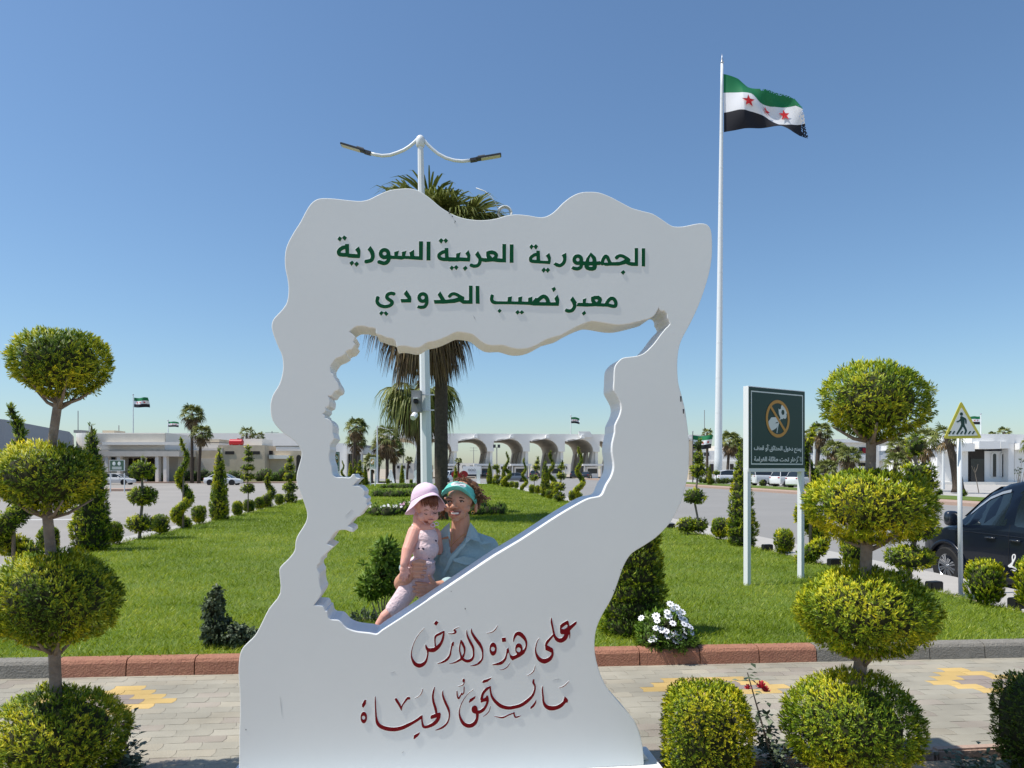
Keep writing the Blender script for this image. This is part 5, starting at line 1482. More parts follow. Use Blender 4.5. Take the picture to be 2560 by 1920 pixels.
def nopick_sign(A, B, ztop, zbot, label, full=True, green='signgreen', post_r=0.022, zg=0.1, group='no-picking signs'):
    """A, B: foot points of the two posts (seen from the front, left and right)"""
    d = (B-A); w = d.length; ang = math.atan2(d.y, d.x)
    t = empty('no_picking_sign', (A.x, A.y, 0), ang, label, 'sign', group)
    r = post_r
    for x in (0, w):
        MB().box(x-r, x+r, -r, r, zg-0.1, zbot+0.02 if full else ztop).build('post', M['white'], t)
    b0, b1 = -r*0.9, w+r*0.9
    MB().box(b0, b1, -0.045, 0.045, zbot-0.02, ztop).build('board', M['white'], t, bevel=0.004)
    f_ = MB().box(b0+0.004, b1-0.004, -0.047, -0.0455, zbot+0.03, ztop-0.012).build('face', M[green], t)
    W = b1-b0; Hh = ztop-zbot
    cx = (b0+b1)/2
    # border line
    bw = 0.016 if full else 0.03; i0 = 0.05
    x0, x1, z0, z1 = b0+i0, b1-i0, zbot+0.03+i0, ztop-0.012-i0
    mb = MB()
    for (a0, a1, c0, c1) in ((x0, x1, z0, z0+bw), (x0, x1, z1-bw, z1), (x0, x0+bw, z0+bw, z1-bw), (x1-bw, x1, z0+bw, z1-bw)):
        mb.box(a0, a1, -0.0485, -0.0472, c0, c1)
    mb.build('border', M['signwhite'], t)
    # prohibition ring, hand and flower
    zc = zbot + Hh*0.63; R0 = Hh*0.23
    SM = [M['signorange']]
    def proj(x, y): return (cx + x, zc - y)
    u = R0/100.0
    def sgn(name, shapes, m_, yf):
        return word(name, (0, 0, u), shapes, [m_], depth=0.0012, h=3.0 if full else 7, proj=proj, parent=t, yf=yf)
    sgn('hand', [Pn((-78,18),(-55,-5),(-20,-8),(10,2),(14,14),(2,20),(8,26),(0,36),(-10,48),(-40,62),(-62,66),(-72,45)), Ng((-25,25),(-5,16),(6,22),(-12,24))], M['signwhite'], -0.0500)
    sgn('flower_symbol', [('E',42,-58,16,20), ('E',62,-42,16,17), ('E',58,-18,15,16), ('E',34,-14,15,15), ('E',22,-36,15,17), ('O',42,-36,13,14), Sw(6,(28,-10),(12,12),(0,40),(-8,74)), Pn((4,-58),(24,-30),(26,0),(8,-26))], M['signwhite'], -0.0502)
    sgn('prohibition_ring', [ring(0,0,91,91,17), Sw(15,(-63,-66),(63,66))], M['signorange'], -0.0516)
    if full:
        put_text(t, L1, 0.2, cx+0.01, -0.0475, zbot+Hh*0.265, W*0.84, Hh*0.10, M['signwhite'], 0.006)
        put_text(t, L2, 0.2, cx+0.01, -0.0475, zbot+Hh*0.135, W*0.84, Hh*0.085, M['signwhite'], 0.006)
    else:
        for k in (0.25, 0.13):
            put_text(t, L1 if k > 0.2 else L2, 0.2, cx, -0.0475, zbot+Hh*k, W*0.7, Hh*0.08, M['signwhite'], 0.012)
    return t
A = PX(1868, 1464, GY(1464, 0.11)); B = PX(2002, 1446, GY(1446, 0.11))
A.z = B.z = 0
zt = H + (HZ-972)/F*((A.y+B.y)/2); zbm = H + (HZ-1176)/F*((A.y+B.y)/2)
nopick_sign(A, B, zt, zbm, 'dark green no-picking sign with white Arabic text right of the frame', post_r=0.034)
# the same sign, small and sun-bleached, further up the lawn
A = PX(926, 1212, 66); B = PX(938, 1213, 65.5); A.z = B.z = 0
nopick_sign(A, B, H+(HZ-1143)/66*0+ (HZ-1143)/F*66, H+(HZ-1173)/F*66, 'small faded green no-picking sign at the foot of the slim lamp', full=False, green='signgreen2', post_r=0.04)
A = PX(826, 1212, 40); B = PX(847, 1212, 40.5); A.z = B.z = 0
nopick_sign(A, B, H+(HZ-1129)/F*40, H+(HZ-1178)/F*40, 'faded green no-picking sign cut by the left rim of the opening', full=False, green='signgreen2', post_r=0.03)
# pedestrian warning triangle
def crossing_sign():
    Y = 9.9
    b_ = PX(2402, 1481, Y); 
    t = empty('crossing_sign', (b_.x, Y, -0.05), 0.0, 'yellow-edged triangular pedestrian crossing sign on a white post in front of the van', 'road sign')
    T = lambda x, y: PX(x, y, Y) - Vector((b_.x, Y, -0.05))
    tp = T(2400, 1060)
    MB().tube([(0, 0, -0.05), (tp.x, 0.02, tp.z+0.03)], 0.030, 14).build('post', M['polewhite'], t, smooth=True)
    def rt(pts, k):       # rounded triangle
        out = []
        for i in range(3):
            p = np.array(pts[i]); a_ = np.array(pts[i-1]); c_ = np.array(pts[(i+1) % 3])
            u1 = (a_-p)/np.linalg.norm(a_-p); u2 = (c_-p)/np.linalg.norm(c_-p)
            for s_ in range(5):
                f_ = s_/4
                out.append(tuple((p+u1*k)*(1-f_)**2 + p*2*f_*(1-f_) + (p+u2*k)*f_**2))
        return out
    P3 = lambda pts: [(T(x, y).x, T(x, y).z) for x, y in pts]
    MB().prism(P3(rt([(2355,1097),(2398,1003),(2450,1096)], 7)), -0.045, -0.031).build('triangle', M['signyellow'], t)
    MB().prism(P3(rt([(2364.5,1090.5),(2398.5,1019),(2439,1089)], 2)), -0.0472, -0.0455).build('field', M['signwhite'], t)
    # walking figure, traced as strokes in photo pixels
    pr = lambda x, y: (T(x, y).x, T(x, y).z)
    k = 230/1363
    shp = [('E',403,330,24,25), St((405,380,40),(420,420,62),(425,480,50)), St((425,385,26),(465,410,24),(470,465,20)), St((405,395,26),(375,430,22),(338,445,18)),
           St((415,490,36),(390,545,32),(340,622,24)), St((430,490,36),(470,570,30),(455,622,24))]
    for x in (235, 290, 408, 524, 580): shp.append(Pn((x-28,628),(x+2,580),(x+26,580),(x-4,628)))
    word('pedestrian', (2330, 980, k), shp, [M['signgreen']], depth=0.0012, h=5, proj=pr, parent=t, yf=-0.0486)
crossing_sign()
# street sign on the far left traffic island
t = empty('street_sign', PX(293, 1226, 62)*1.0, 0, 'green sign on two white legs on the left traffic island', 'sign')
t.location.z = RZ
s_ = 62/F
hb = RZ
def zz(py): return H+(HZ-py)*s_-RZ
for x in (-17, 18): MB().tube([(x*s_, 0, 0), (x*s_, 0, zz(1183))], 0.05, 8).build('post', M['white'], t)
MB().box(-18*s_, 18.5*s_, -0.06, 0.06, zz(1177), zz(1150)).build('board', M['white'], t)
MB().box(-17*s_, 17.5*s_, -0.066, -0.061, zz(1176), zz(1151)).build('face', M['signgreen2'], t)
for x in (-7, 6): MB().ell((x*s_, -0.067, zz(1159)), (4*s_, 0.01, 5*s_), 10, 6).build('symbol', M['signwhite'], t)
for y in (1168, 1172): MB().box(-12*s_, 12*s_, -0.07, -0.067, zz(y+1), zz(y-1)).build('text_line', M['signwhite'], t)

# ================================================================== big white letters at the lawn tip, seen from behind
YW = 75.0
lettergroup = 'white letters and heart at the lawn tip'
def big_letter(ch, px, w_px, y0, y1, label, m_='white', name='letter', mirror=True):
    p = PX(px, y1, YW)
    t = empty(name, (p.x, YW, 0.11), 0, label, 'sign letter', lettergroup)
    me = text_mesh(ch, 1.0, 0.05, 0.3)
    n = len(me.vertices); co = np.empty(n*3, dtype=np.float32); me.vertices.foreach_get('co', co); co = co.reshape(-1, 3)
    mn, mx = co.min(0), co.max(0)
    zt_ = PX(px, y0, YW).z-0.11; zb_ = PX(px, y1, YW).z-0.11
    w = w_px/F*YW
    X = ((co[:, 0]-mn[0])/(mx[0]-mn[0])-0.5)*w*(-1 if mirror else 1)
    Z = zb_ + (co[:, 1]-mn[1])/(mx[1]-mn[1])*(zt_-zb_)
    me.vertices.foreach_set('co', np.stack([X, co[:, 2]*1.0, Z], -1).astype(np.float32).ravel())
    me.materials.clear(); me.materials.append(M[m_]); me.update(); me.name = 'letter_body'
    put('letter_body', me, t)
    MB().box(-w*0.55, w*0.55, -0.18, 0.18, -0.06, 0.05).build('foot', M['white'], t)
big_letter('A', 977, 20, 1174, 1208, 'big white letter A at the far lawn tip')
big_letter('I', 1011, 7, 1174, 1208, 'big white letter I half hidden by a thin cone, left of the lamp')
big_letter('R', 1040, 24, 1174, 1208, 'big white letter R seen mirrored from behind, left of the lamp post')
big_letter('Y', 1072, 24, 1174, 1208, 'big white letter Y hidden behind the lamp post')
big_letter('S', 1106, 22, 1174, 1208, 'big white letter S behind the palm trunk')
big_letter('I', 1196, 9, 1174, 1208, 'big white letter I right of the red heart')
M['heartred'] = mat('heart_red', (0.28, 0.012, 0.018), 0.5)
p = PX(1149, 1206, YW)
t = empty('heart', (p.x, YW, 0.11), 0, 'big red heart between the white letters, behind the woman', 'sign letter', lettergroup)
hp_ = []
for k in range(40):
    a = 2*math.pi*k/40
    hp_.append((16*math.sin(a)**3/16*21/F*YW, (13*math.cos(a)-5*math.cos(2*a)-2*math.cos(3*a)-math.cos(4*a)+17)/29*33/F*YW))
MB().prism(hp_, -0.15, 0.15).build('heart_body', M['heartred'], t, bevel=0.02)
mb = MB(); mb.box(PX(925,0,YW-1).x, PX(1215,0,YW-1).x, YW-0.7, YW+0.7, 0.0, 0.16)
tag(mb.build('plinth', M['whitewall']), 'low white plinth under the big letters at the lawn tip', 'plinth')
# ================================================================== gate with arched canopies, far end of the road
M['gatewhite'] = mat('gate_render', (0.80, 0.78, 0.745), 0.85, noise=(0.35, 0.5), col2=(0.70, 0.675, 0.63))
def gate():
    vg = 160.0
    t = empty('border_gate', L(0, vg, RZ), PH, 'long pale concrete border gate with a row of one-sided arches', 'gate building')
    def up(px):
        tt = (px-1280)/F; Y = vg/(CS-SN*tt); return CS*tt*Y + SN*Y
    e = [up(p) for p in (1041, 1129, 1218.6, 1308, 1396, 1483, 1571, 1659, 1747)]
    D = 24.0
    z0 = -RZ                                   # local z = world z + 0.35
    cur = [(0.0, -0.2), (0.0, 5.6), (-0.12, 6.4), (-0.5, 7.2), (-1.2, 7.9), (-2.1, 8.3), (-3.0, 8.45), (-4.8, 8.45), (-5.8, 8.25), (-6.5, 7.95)]
    for i, u in enumerate(e):
        # shell: the curved wall that sweeps up and over
        mb = MB(); vs = []; fs = []
        C = cur[1:]
        for (x, z) in C: vs += [(u+x, 0.3, z+z0), (u+x, D, z+z0)]
        for (x, z) in C: vs += [(u+x+0.45, 0.3, z+z0+(0.0 if x > -0.05 else 0.25)), (u+x+0.45, D, z+z0+(0.0 if x > -0.05 else 0.25))]
        n = len(C)
        for k in range(n-1):
            a = 2*k; b = 2*n+2*k
            fs += [(a, a+1, a+3, a+2), (b+2, b+3, b+1, b), (a, a+2, b+2, b), (a+1, b+1, b+3, a+3)]
        fs += [(0, 2*n, 2*n+1, 1), (2*n-2, 2*n-1, 4*n-1, 4*n-2)]
        mb.add(vs, fs); mb.build('arch_shell', M['beige'], t, smooth=True, sharp=40)
        for k in range(4):
            y0 = 0.4 + k*(D-4)/3
            mb = MB(); mb.prism([(u-0.75, 0.0), (u-0.55, 3.0+z0*0), (u-0.02, 5.59+z0), (u+0.43, 5.59+z0), (u+0.43, 0.0)], y0, y0+3.4)
            mb.build('column', M['beige'], t)
        MB().box(u+0.5, u+1.15, 0.1, 1.2, 0, 5.6+z0).build('pillar', M['beigelight'], t)
        # fascia above the opening
        prev = (e[i-1] if i else u-7.95)
        poly = [(u+x, z+z0) for x, z in cur[1:]][::-1] + [(u+1.15, 5.6+z0), (u+1.15, 9.6+z0)] 
        poly = [(u-6.5, 7.95+z0)] + [(u+x, z+z0) for x, z in cur[1:]][::-1][1:] + [(u+1.45, 5.6+z0), (u+1.45, 9.6+z0), (prev+1.45, 9.6+z0), (prev+1.45, 8.0+z0)]
        MB().prism(poly, -0.3, 0.28).build('fascia', M['gatewhite'], t)
        # little white riser and canopy lip
        MB().prism([(u-3.2, 8.7+z0), (u-2.3, 8.75+z0), (u-2.3, 9.45+z0), (u-3.0, 9.35+z0)], -1.6, -0.302).build('riser', M['whitewall'], t)
        MB().prism([(u-6.3, 7.9+z0), (u-2.3, 8.62+z0), (u-2.3, 8.75+z0), (u-6.3, 8.0+z0)], -1.9, -0.303).build('canopy_lip', M['whitewall'], t)
        # inspection booth in the lane
        bt = empty('booth', L(u-1.0, vg-2.5, RZ), PH, None, None)
        tag(bt, ['inspection booth at the left end of the gate', 'white booth under the first wide gate arch', 'white booth under the second wide gate arch', 'white booth under the third wide gate arch', 'white booth under the fourth wide gate arch', 'white booth under the gate arch by the right rim', 'booth behind the right side of the frame', 'booth near the right end of the gate', 'last booth at the right end of the gate'][i], 'booth', 'booths at the gate')
        MB().box(-1.3, 1.3, -1.2, 1.2, 0, 2.5).build('cabin', M['whitewall'], bt)
        MB().box(-1.1, 1.1, -1.215, -1.205, 1.0, 2.1).build('window', M['glassdark'], bt)
        MB().box(-2.3, 2.3, -1.9, 1.9, 2.72, 3.15).build('roof', M['whitewall'], bt)
        for x in (-1.9, 1.9): MB().box(x-0.12, x+0.12, -1.6, -1.36, 0, 2.719).build('post', M['whitewall'], bt)
    MB().box(e[0]-8.4, e[-1]+2, 0.3, D, 9.0+z0, 9.55+z0).build('roof', M['beigelight'], t)
    c = up(1465)
    MB().prism([(c-1.6, 8.85+z0), (c+1.2, 8.85+z0), (c+1.2, 9.5+z0), (c+0.7, 10.2+z0), (c-1.9, 10.2+z0)], -0.8, -0.302).build('name_block', M['whitewall'], t)
gate()

# ================================================================== buildings
def fbx(name, parent, px0, px1, py0, py1, Y, d0=0.0, d1=4.0, m='whitewall', base=None):
    """a block seen between those pixels, its front d0 behind the facade plane Y"""
    Yf = Y + d0
    a = PX(px0, py1, Yf); b = PX(px1, py0, Yf)
    zb = a.z if base is None else base
    o = parent.location
    return MB().box(a.x-o.x, b.x-o.x, Yf-o.y, Y+d1-o.y, zb-o.z, b.z-o.z).build(name, M[m], parent)
def bld(name, px, Y, label, cat='building', group=None, z=-0.2):
    return empty(name, (PX(px, 0, Y).x, Y, z), 0, label, cat, group)
# white hall on the right
Y = 86
h = bld('white_hall', 2460, Y, 'bright white flat-roofed hall with a tall dark doorway and arched windows on the right')
fbx('wall', h, 2343, 2530, 1128, 1230, Y, 1.2, 14, 'whitewall', -0.4)
fbx('plinth', h, 2330, 2700, 1205, 1232, Y, -0.6, 1.19, 'beigelight', -0.4)
fbx('parapet', h, 2430, 2536, 1085, 1108, Y, 0.0, 14, 'whitewall')
fbx('parapet', h, 2343, 2429.5, 1106, 1120, Y, 0.2, 14, 'whitewall')
fbx('canopy', h, 2378, 2437, 1109, 1128, Y, -0.9, 1.19, 'whitewall')
fbx('canopy', h, 2448, 2501, 1103, 1122, Y, -1.1, 1.19, 'whitewall')
fbx('canopy', h, 2502, 2523, 1104, 1121, Y, -0.5, 1.19, 'whitewall')
fbx('pillar', h, 2521, 2535, 1108.2, 1205, Y, 0.0, 1.19, 'whitewall')
fbx('wing', h, 2536, 2700, 1086, 1205, Y, 0.4, 14, 'whitewall', -0.2)
fbx('wing_canopy', h, 2549, 2700, 1108, 1124, Y, -0.8, 0.39, 'whitewall')
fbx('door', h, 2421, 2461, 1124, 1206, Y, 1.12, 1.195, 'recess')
fbx('door_leaf', h, 2427, 2459, 1147, 1205.5, Y, 1.05, 1.115, 'glassdark')
fbx('pilaster', h, 2405, 2420, 1129, 1205, Y, 0.7, 1.19, 'whitewall')
for (x0, x1) in ((2386, 2393), (2480, 2488), (2503, 2511)):
    a = PX(x0, 1192, Y+1.1); b = PX(x1, 1138, Y+1.1); o = h.location
    w = (b.x-a.x)/2; cx = (a.x+b.x)/2-o.x
    arc = [(cx+w*math.cos(k*math.pi/10), b.z-o.z+w*1.0*math.sin(k*math.pi/10)) for k in range(11)]
    fr = MB().prism([(cx+1.6*w, a.z-o.z)] + [(cx+1.6*w*math.cos(k*math.pi/10), b.z-o.z+1.6*w*math.sin(k*math.pi/10)) for k in range(11)] + [(cx-1.6*w, a.z-o.z)], 0.95, 1.19).build('window_frame', M['whitewall'], h)
    MB().prism([(cx+w, a.z-o.z)] + arc + [(cx-w, a.z-o.z)], 0.90, 0.945).build('window', M['glassdark'], fr)
# two storey office behind the palms
Y = 108
h = bld('office_building', 2130, Y, 'pale two-storey office half hidden by palms right of the no-picking sign')
fbx('wall', h, 1940, 2342, 1103, 1210, Y, 0, 12, 'beigelight', -0.4)
fbx('roof_band', h, 1934, 2346, 1098, 1106, Y, -0.8, 12, 'whitewall')
fbx('floor_band', h, 1936, 2342, 1137, 1152, Y, -0.9, -0.005, 'whitewall')
for k in range(12):
    x = 1950 + 33*k
    fbx('window', h, x, x+16, 1118, 1133, Y, -0.06, 0.03, 'glassdark')
    if k % 3 != 1: fbx('window', h, x-2, x+20, 1157, 1184, Y, -0.06, 0.03, 'recess')
fbx('pillar', h, 2190, 2198, 1106.5, 1200, Y, -0.95, -0.905, 'beigelight')
fbx('red_sign', h, 2157, 2172, 1120, 1133, Y, -0.2, -0.08, 'heartred')
fbx('balcony', h, 2146, 2190, 1166, 1174, Y, -1.2, -0.96, 'whitewall')
# long low office behind the flagpole
Y = 125
h = bld('low_office', 1790, Y, 'pale office behind the giant flagpole with a strip of upper windows')
fbx('wall', h, 1727, 1930, 1127, 1206, Y, 0, 12, 'whitewall', -0.4)
fbx('upper_floor', h, 1812, 1930, 1112, 1127, Y, 1.5, 12, 'beige')
fbx('stair_block', h, 1722, 1733, 1102, 1206, Y, -0.5, 8, 'tan', -0.4)
fbx('lower_wall', h, 1735, 1926, 1153, 1206, Y, -0.3, -0.01, 'beigelight', -0.4)
fbx('roof_edge', h, 1800, 1932, 1110, 1113, Y, 0.9, 1.49, 'grey')
for x in (1731, 1760, 1830, 1858, 1886): fbx('window', h, x, x+13, 1131, 1140, Y, -0.08, 0.03, 'glassdark')
for x in (1742, 1775, 1825, 1850, 1880): fbx('window', h, x, x+9, 1160, 1185, Y, -0.38, -0.29, 'recess')
MB().tube([(PX(1765,0,Y).x-h.location.x, 1, 8), (PX(1765,0,Y).x-h.location.x, 1, 12.3)], 0.06, 6).build('antenna', M['grey'], h)
# left side
def wall_block(name, pts, z0, z1, m, label, cat='building'):
    c = pts[0]
    t = empty(name, (c[0], c[1], z0), 0, label, cat)
    MB().prism([(p[0]-c[0], p[1]-c[1]) for p in pts], 0, z1-z0, axis='z').build('wall', M[m], t)
    return t
p0, p1, p2 = PX(-260, 0, 58), PX(40/2212*640, 0, 70), PX(173, 0, 93)
wb = wall_block('grey_warehouse', [(p0.x, p0.y), (p1.x, p1.y), (p2.x, p2.y), (p2.x-8, p2.y+14), (p0.x-20, p0.y+40)], RZ, 6.55, 'greywall', 'plain grey windowless warehouse at the left edge of the picture')
Y = 104
h = bld('beige_building', 300, Y, 'beige building with a rounded corner and a shaded porch on the left')
o = h.location
cx, r_ = PX(225, 0, Y).x-o.x, 3.6
arc = [(cx-r_*math.cos(k*math.pi/16)*1.0, r_-r_*math.sin(k*math.pi/16)) for k in range(9)]
def rounded(px1, py0, py1, extra, m, name, dy=0.0):
    x1 = PX(px1, 0, Y).x-o.x
    pl = [(a-extra, b-extra+dy) for a, b in arc] + [(x1, -extra+dy), (x1, 12), (cx-r_-extra, 12)]
    zb = PX(0, py1, Y).z-o.z; zt = PX(0, py0, Y).z-o.z
    MB().prism(pl, zb, zt, axis='z').build(name, M[m], h)
rounded(412, 1082, 1124, 0.0, 'beigelight', 'upper_wall')
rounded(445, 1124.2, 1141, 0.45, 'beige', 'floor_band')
rounded(300, 1141.2, 1212, 0.0, 'beigelight', 'lower_wall')
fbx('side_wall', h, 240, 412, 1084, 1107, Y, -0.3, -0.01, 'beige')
fbx('ledge', h, 255, 450, 1105, 1112, Y, -1.4, -0.31, 'beigelight')
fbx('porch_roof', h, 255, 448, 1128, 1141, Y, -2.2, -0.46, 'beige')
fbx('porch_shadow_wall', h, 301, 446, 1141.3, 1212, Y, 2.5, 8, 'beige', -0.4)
for x in (262, 292, 352, 388, 408): fbx('porch_column', h, x, x+8, 1141.2, 1212, Y, -2.0, -1.2, 'beigelight', -0.4)
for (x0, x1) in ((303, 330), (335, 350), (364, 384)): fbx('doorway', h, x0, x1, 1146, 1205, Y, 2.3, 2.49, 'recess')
fbx('window', h, 275, 288, 1143, 1152, Y, -0.1, 0.02, 'glassdark')
fbx('roof_shed', h, 256, 286, 1076, 1082, Y, 3, 6, 'tan')
fbx('roof_tank', h, 184, 203, 1075, 1082, Y, 4, 6, 'grey')
for (x, y0) in ((172, 1051), (143, 1020), (250, 1058)):
    MB().tube([(PX(x,0,Y).x-o.x, 5, 5), (PX(x,0,Y).x-o.x, 5, PX(0,y0,Y).z-o.z)], 0.06, 6).build('antenna', M['grey'], h)
Y = 112
h = bld('white_annex', 500, Y, 'low white annex between the beige porch and the tan building on the left')
fbx('wall', h, 449, 548, 1107, 1212, Y, 0, 10, 'whitewall', -0.4)
fbx('roof_canopy', h, 412, 470, 1094, 1103, Y, 2, 9, 'grey')
fbx('roof_canopy', h, 495, 548, 1098, 1106, Y, 1, 6, 'tan')
fbx('rail', h, 482, 548, 1105.5, 1107, Y, -0.3, -0.1, 'dark')
fbx('lean_to', h, 486, 548, 1126, 1212, Y, -2.0, -0.01, 'tan', -0.4)
fbx('garage_door', h, 495, 540, 1146, 1206, Y, -2.08, -2.01, 'beige', -0.2)
Y = 108
h = bld('tan_building', 610, Y, 'rough tan building with two slit windows and a red water tank on its roof')
fbx('wall', h, 545, 662, 1113, 1212, Y, 0, 12, 'tan', -0.4)
for x in (563, 627): fbx('window', h, x, x+22, 1128, 1136, Y, -0.08, 0.04, 'recess')
fbx('roof_room', h, 610, 655, 1097, 1113, Y, 4, 9, 'beigelight')
fbx('chimney', h, 549, 556, 1119, 1135, Y, -0.2, -0.01, 'beige')
M['tankred'] = mat('tank_red', (0.50, 0.02, 0.03), 0.4)
c = PX(591, 1104, Y+2)
t = empty('water_tank', (c.x, Y+2, PX(0, 1113, Y).z), 0, 'red plastic water tank on the roof of the tan building', 'water tank')
mb = MB(); mb.tube([(-1.0, 0, 0.5), (-0.95, 0, 0.5), (0.95, 0, 0.5), (1.0, 0, 0.5)], [0.42, 0.5, 0.5, 0.42], 14); mb.lathe([(0.22, 0.95), (0.2, 1.12)], 12, (0.3, 0, 0))
mb.build('tank', M['tankred'], t, smooth=True, sharp=40)
for x in (-0.6, 0.6): MB().box(x-0.1, x+0.1, -0.4, 0.4, 0, 0.15).build('saddle', M['grey'], t)
Y = 110
h = bld('arched_house', 710, Y, 'tan house with a dark arched porch at the left rim of the frame')
fbx('wall', h, 663, 760, 1127, 1212, Y, 0, 10, 'tan', -0.4)
fbx('parapet', h, 690, 760, 1116, 1127, Y, 0.4, 10, 'whitewall')
fbx('rail', h, 688, 760, 1114.5, 1116, Y, 0.3, 0.45, 'dark')
fbx('balcony', h, 672, 722, 1138, 1147, Y, -0.9, -0.01, 'beigelight')
fbx('window', h, 664, 682, 1127, 1136, Y, -0.08, 0.02, 'recess')
o = h.location; a = PX(741, 1212, Y); b = PX(753, 1145, Y); w = (b.x-a.x)/2; cx = (a.x+b.x)/2-o.x
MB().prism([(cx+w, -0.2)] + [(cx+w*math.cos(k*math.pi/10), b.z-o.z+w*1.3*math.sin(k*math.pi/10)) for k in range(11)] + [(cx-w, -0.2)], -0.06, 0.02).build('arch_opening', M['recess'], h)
Y = 165
h = bld('long_white_wall', 560, Y, 'long white building far behind the roofs on the left')
fbx('wall', h, 400, 760, 1083, 1205, Y, 0, 8, 'whitewall', -0.4)
# glazed hall seen through the opening
Y = 92
h = bld('glazed_hall', 870, Y, 'light grey hall with a glazed front seen through the left of the opening')
fbx('wall', h, 760, 868, 1108, 1210, Y, 0, 10, 'whitewall', -0.4)
fbx('canopy', h, 868.5, 906, 1117, 1134, Y, -2.5, 10, 'beigelight')
fbx('corner_pillar', h, 864, 868, 1110, 1210, Y, -0.8, -0.01, 'whitewall', -0.4)
fbx('roof_slab', h, 868.5, 906, 1111, 1116.5, Y, -1.0, 10, 'grey')
fbx('glass_front', h, 869, 901, 1135, 1205, Y, 0.0, 0.2, 'glassdark', -0.2)
for k in range(6): fbx('mullion', h, 870+6*k, 871.2+6*k, 1135, 1205, Y, -0.15, -0.01, 'grey', -0.2)
fbx('side_post', h, 902, 905, 1134.2, 1205, Y, -2.4, -2.0, 'whitewall', -0.2)
# low houses and skyline beyond the gate
for i, (x0, x1, y0, Y, m, lab) in enumerate([(985, 1035, 1158, 135, 'beige', 'low beige house seen left of the lamp post through the opening'), (1040, 1075, 1163, 150, 'tan', 'low tan house behind the lamp post'), (1145, 1215, 1158, 260, 'beigelight', 'row of low white houses beyond the second gate bay'), (1225, 1290, 1160, 270, 'whitewall', 'low white houses beyond the third gate bay'), (1330, 1372, 1162, 280, 'beige', 'low houses beyond the fourth gate bay'), (1395, 1480, 1160, 275, 'beigelight', 'low pale houses beyond the gate by the right rim')]):
    h = bld('low_house', (x0+x1)/2, Y, lab, 'house', 'low houses beyond the gate')
    fbx('wall', h, x0, x1, y0, 1195, Y, 0, 6, m, -0.4)
    for k in range(3):
        xa = x0+(x1-x0)*(0.15+0.27*k); fbx('window', h, xa, xa+(x1-x0)*0.12, y0+6, y0+13, Y, -0.1, 0.05, 'recess')
# pylons and poles on the skyline
for i, (px, py, Y, lab) in enumerate([(680, 1078, 190, 'utility pole with cross-arms behind the tan building'), (1008, 1073, 230, 'tall utility pole in the left gate bay'), (991, 1122, 232, 'shorter utility pole in the left gate bay'), (1184, 1118, 330, 'lattice pylon seen inside the second gate bay'), (1290, 1140, 330, 'thin pylon seen inside the third gate bay')]):
    b_ = PX(px, py, Y); hh = b_.z+0.4
    t = empty('utility_pole', (b_.x, Y, -0.4), 0, lab, 'utility pole', 'utility poles on the skyline')
    MB().tube([(0, 0, 0), (0, 0, hh)], [0.22, 0.12], 6).build('pole', M['grey'], t)
    for dz in (0.3, 1.6): MB().box(-1.8, 1.8, -0.08, 0.08, hh-dz-0.1, hh-dz).build('cross_arm', M['grey'], t)

# ================================================================== kerbs, verges and small plants beyond the roads
sheet('verge_kerb', [(29, 20), (31.2, 20), (31.2, 135), (29, 135)], -0.17, M['edgepink'], thick=0.2)
sheet('verge_grass', [(31.2, 20), (35, 20), (35, 120), (31.2, 120)], -0.12, M['lawnbase'], thick=0.2)
sheet('forecourt', [(35, 10), (90, 10), (90, 140), (35, 140)], -0.2, M['concrete'], thick=0.2)
sheet('plaza_kerb', [(-70, 101), (-18, 101), (-18, 103), (-70, 103)], -0.15, M['edgepink'], thick=0.2, lawn_axes=False)
sheet('plaza_verge', [(-70, 103), (-18, 103), (-18, 107), (-70, 107)], -0.12, M['lawnbase'], thick=0.2, lawn_axes=False)
p = PX(264, 0, 66); q = PX(325, 0, 66)
sheet('traffic_island', [(p.x, 65), (q.x, 65), (q.x, 68), (p.x-6, 68), (p.x-6, 65)], -0.15, M['edgepink'], thick=0.22, lawn_axes=False)
def far_green(name, px, py, Y, blobs, n, label, group, mat_='greenleaf', cat='shrub', Ls=0.22, Ws=0.08, z=-0.15):
    p = PX(px, 0, Y)
    t = empty(name, (p.x, Y, z), 0, label, cat, group)
    put('foliage', fol_mesh('foliage', blobs, n, Ls, Ws, M[mat_], int(px), up=0.7, core=0.85), t)
    return t
HG = 'hedge shrubs in front of the left buildings'
for i, (px, rx, rz, lab) in enumerate([(470, 2.0, 1.3, 'wide green shrub right of the spiral in front of the white annex'), (505, 2.2, 1.5, 'tall reedy shrub in front of the white annex'), (540, 1.8, 1.2, 'low shrub left of the white car behind the narrow cone'), (585, 1.8, 1.3, 'shrub in front of the tan building left of the six-disc topiary'), (665, 1.9, 1.5, 'dark round shrub in front of the tan building wall'), (690, 1.4, 1.0, 'small dark shrub at the left rim of the frame'), (715, 1.6, 1.8, 'tall dark shrub in front of the arched porch'), (394, 1.1, 1.1, 'round clipped shrub in front of the beige porch'), (740, 1.7, 1.2, 'shrub touching the left rim of the frame by the arched porch')]):
    far_green('hedge_shrub', px, 0, 104.5, [(0, 0, rz*0.6, rx*0.6, 0.8, rz*0.6), (rx*0.4, 0, rz*0.4, rx*0.5, 0.7, rz*0.5), (-rx*0.5, 0, rz*0.4, rx*0.4, 0.7, rz*0.5)], 900, lab, HG)
VG = 'small bushes on the verge across the road'
vb_ = [(1752, 1207), (1762, 1208), (1782, 1209), (1796, 1208), (1808, 1209), (1818, 1208), (1830, 1209), (1905, 1214), (1926, 1213), (1944, 1214), (1962, 1215), (1981, 1216), (2020, 1218), (2030, 1222), (2348, 1237), (2408, 1240)]
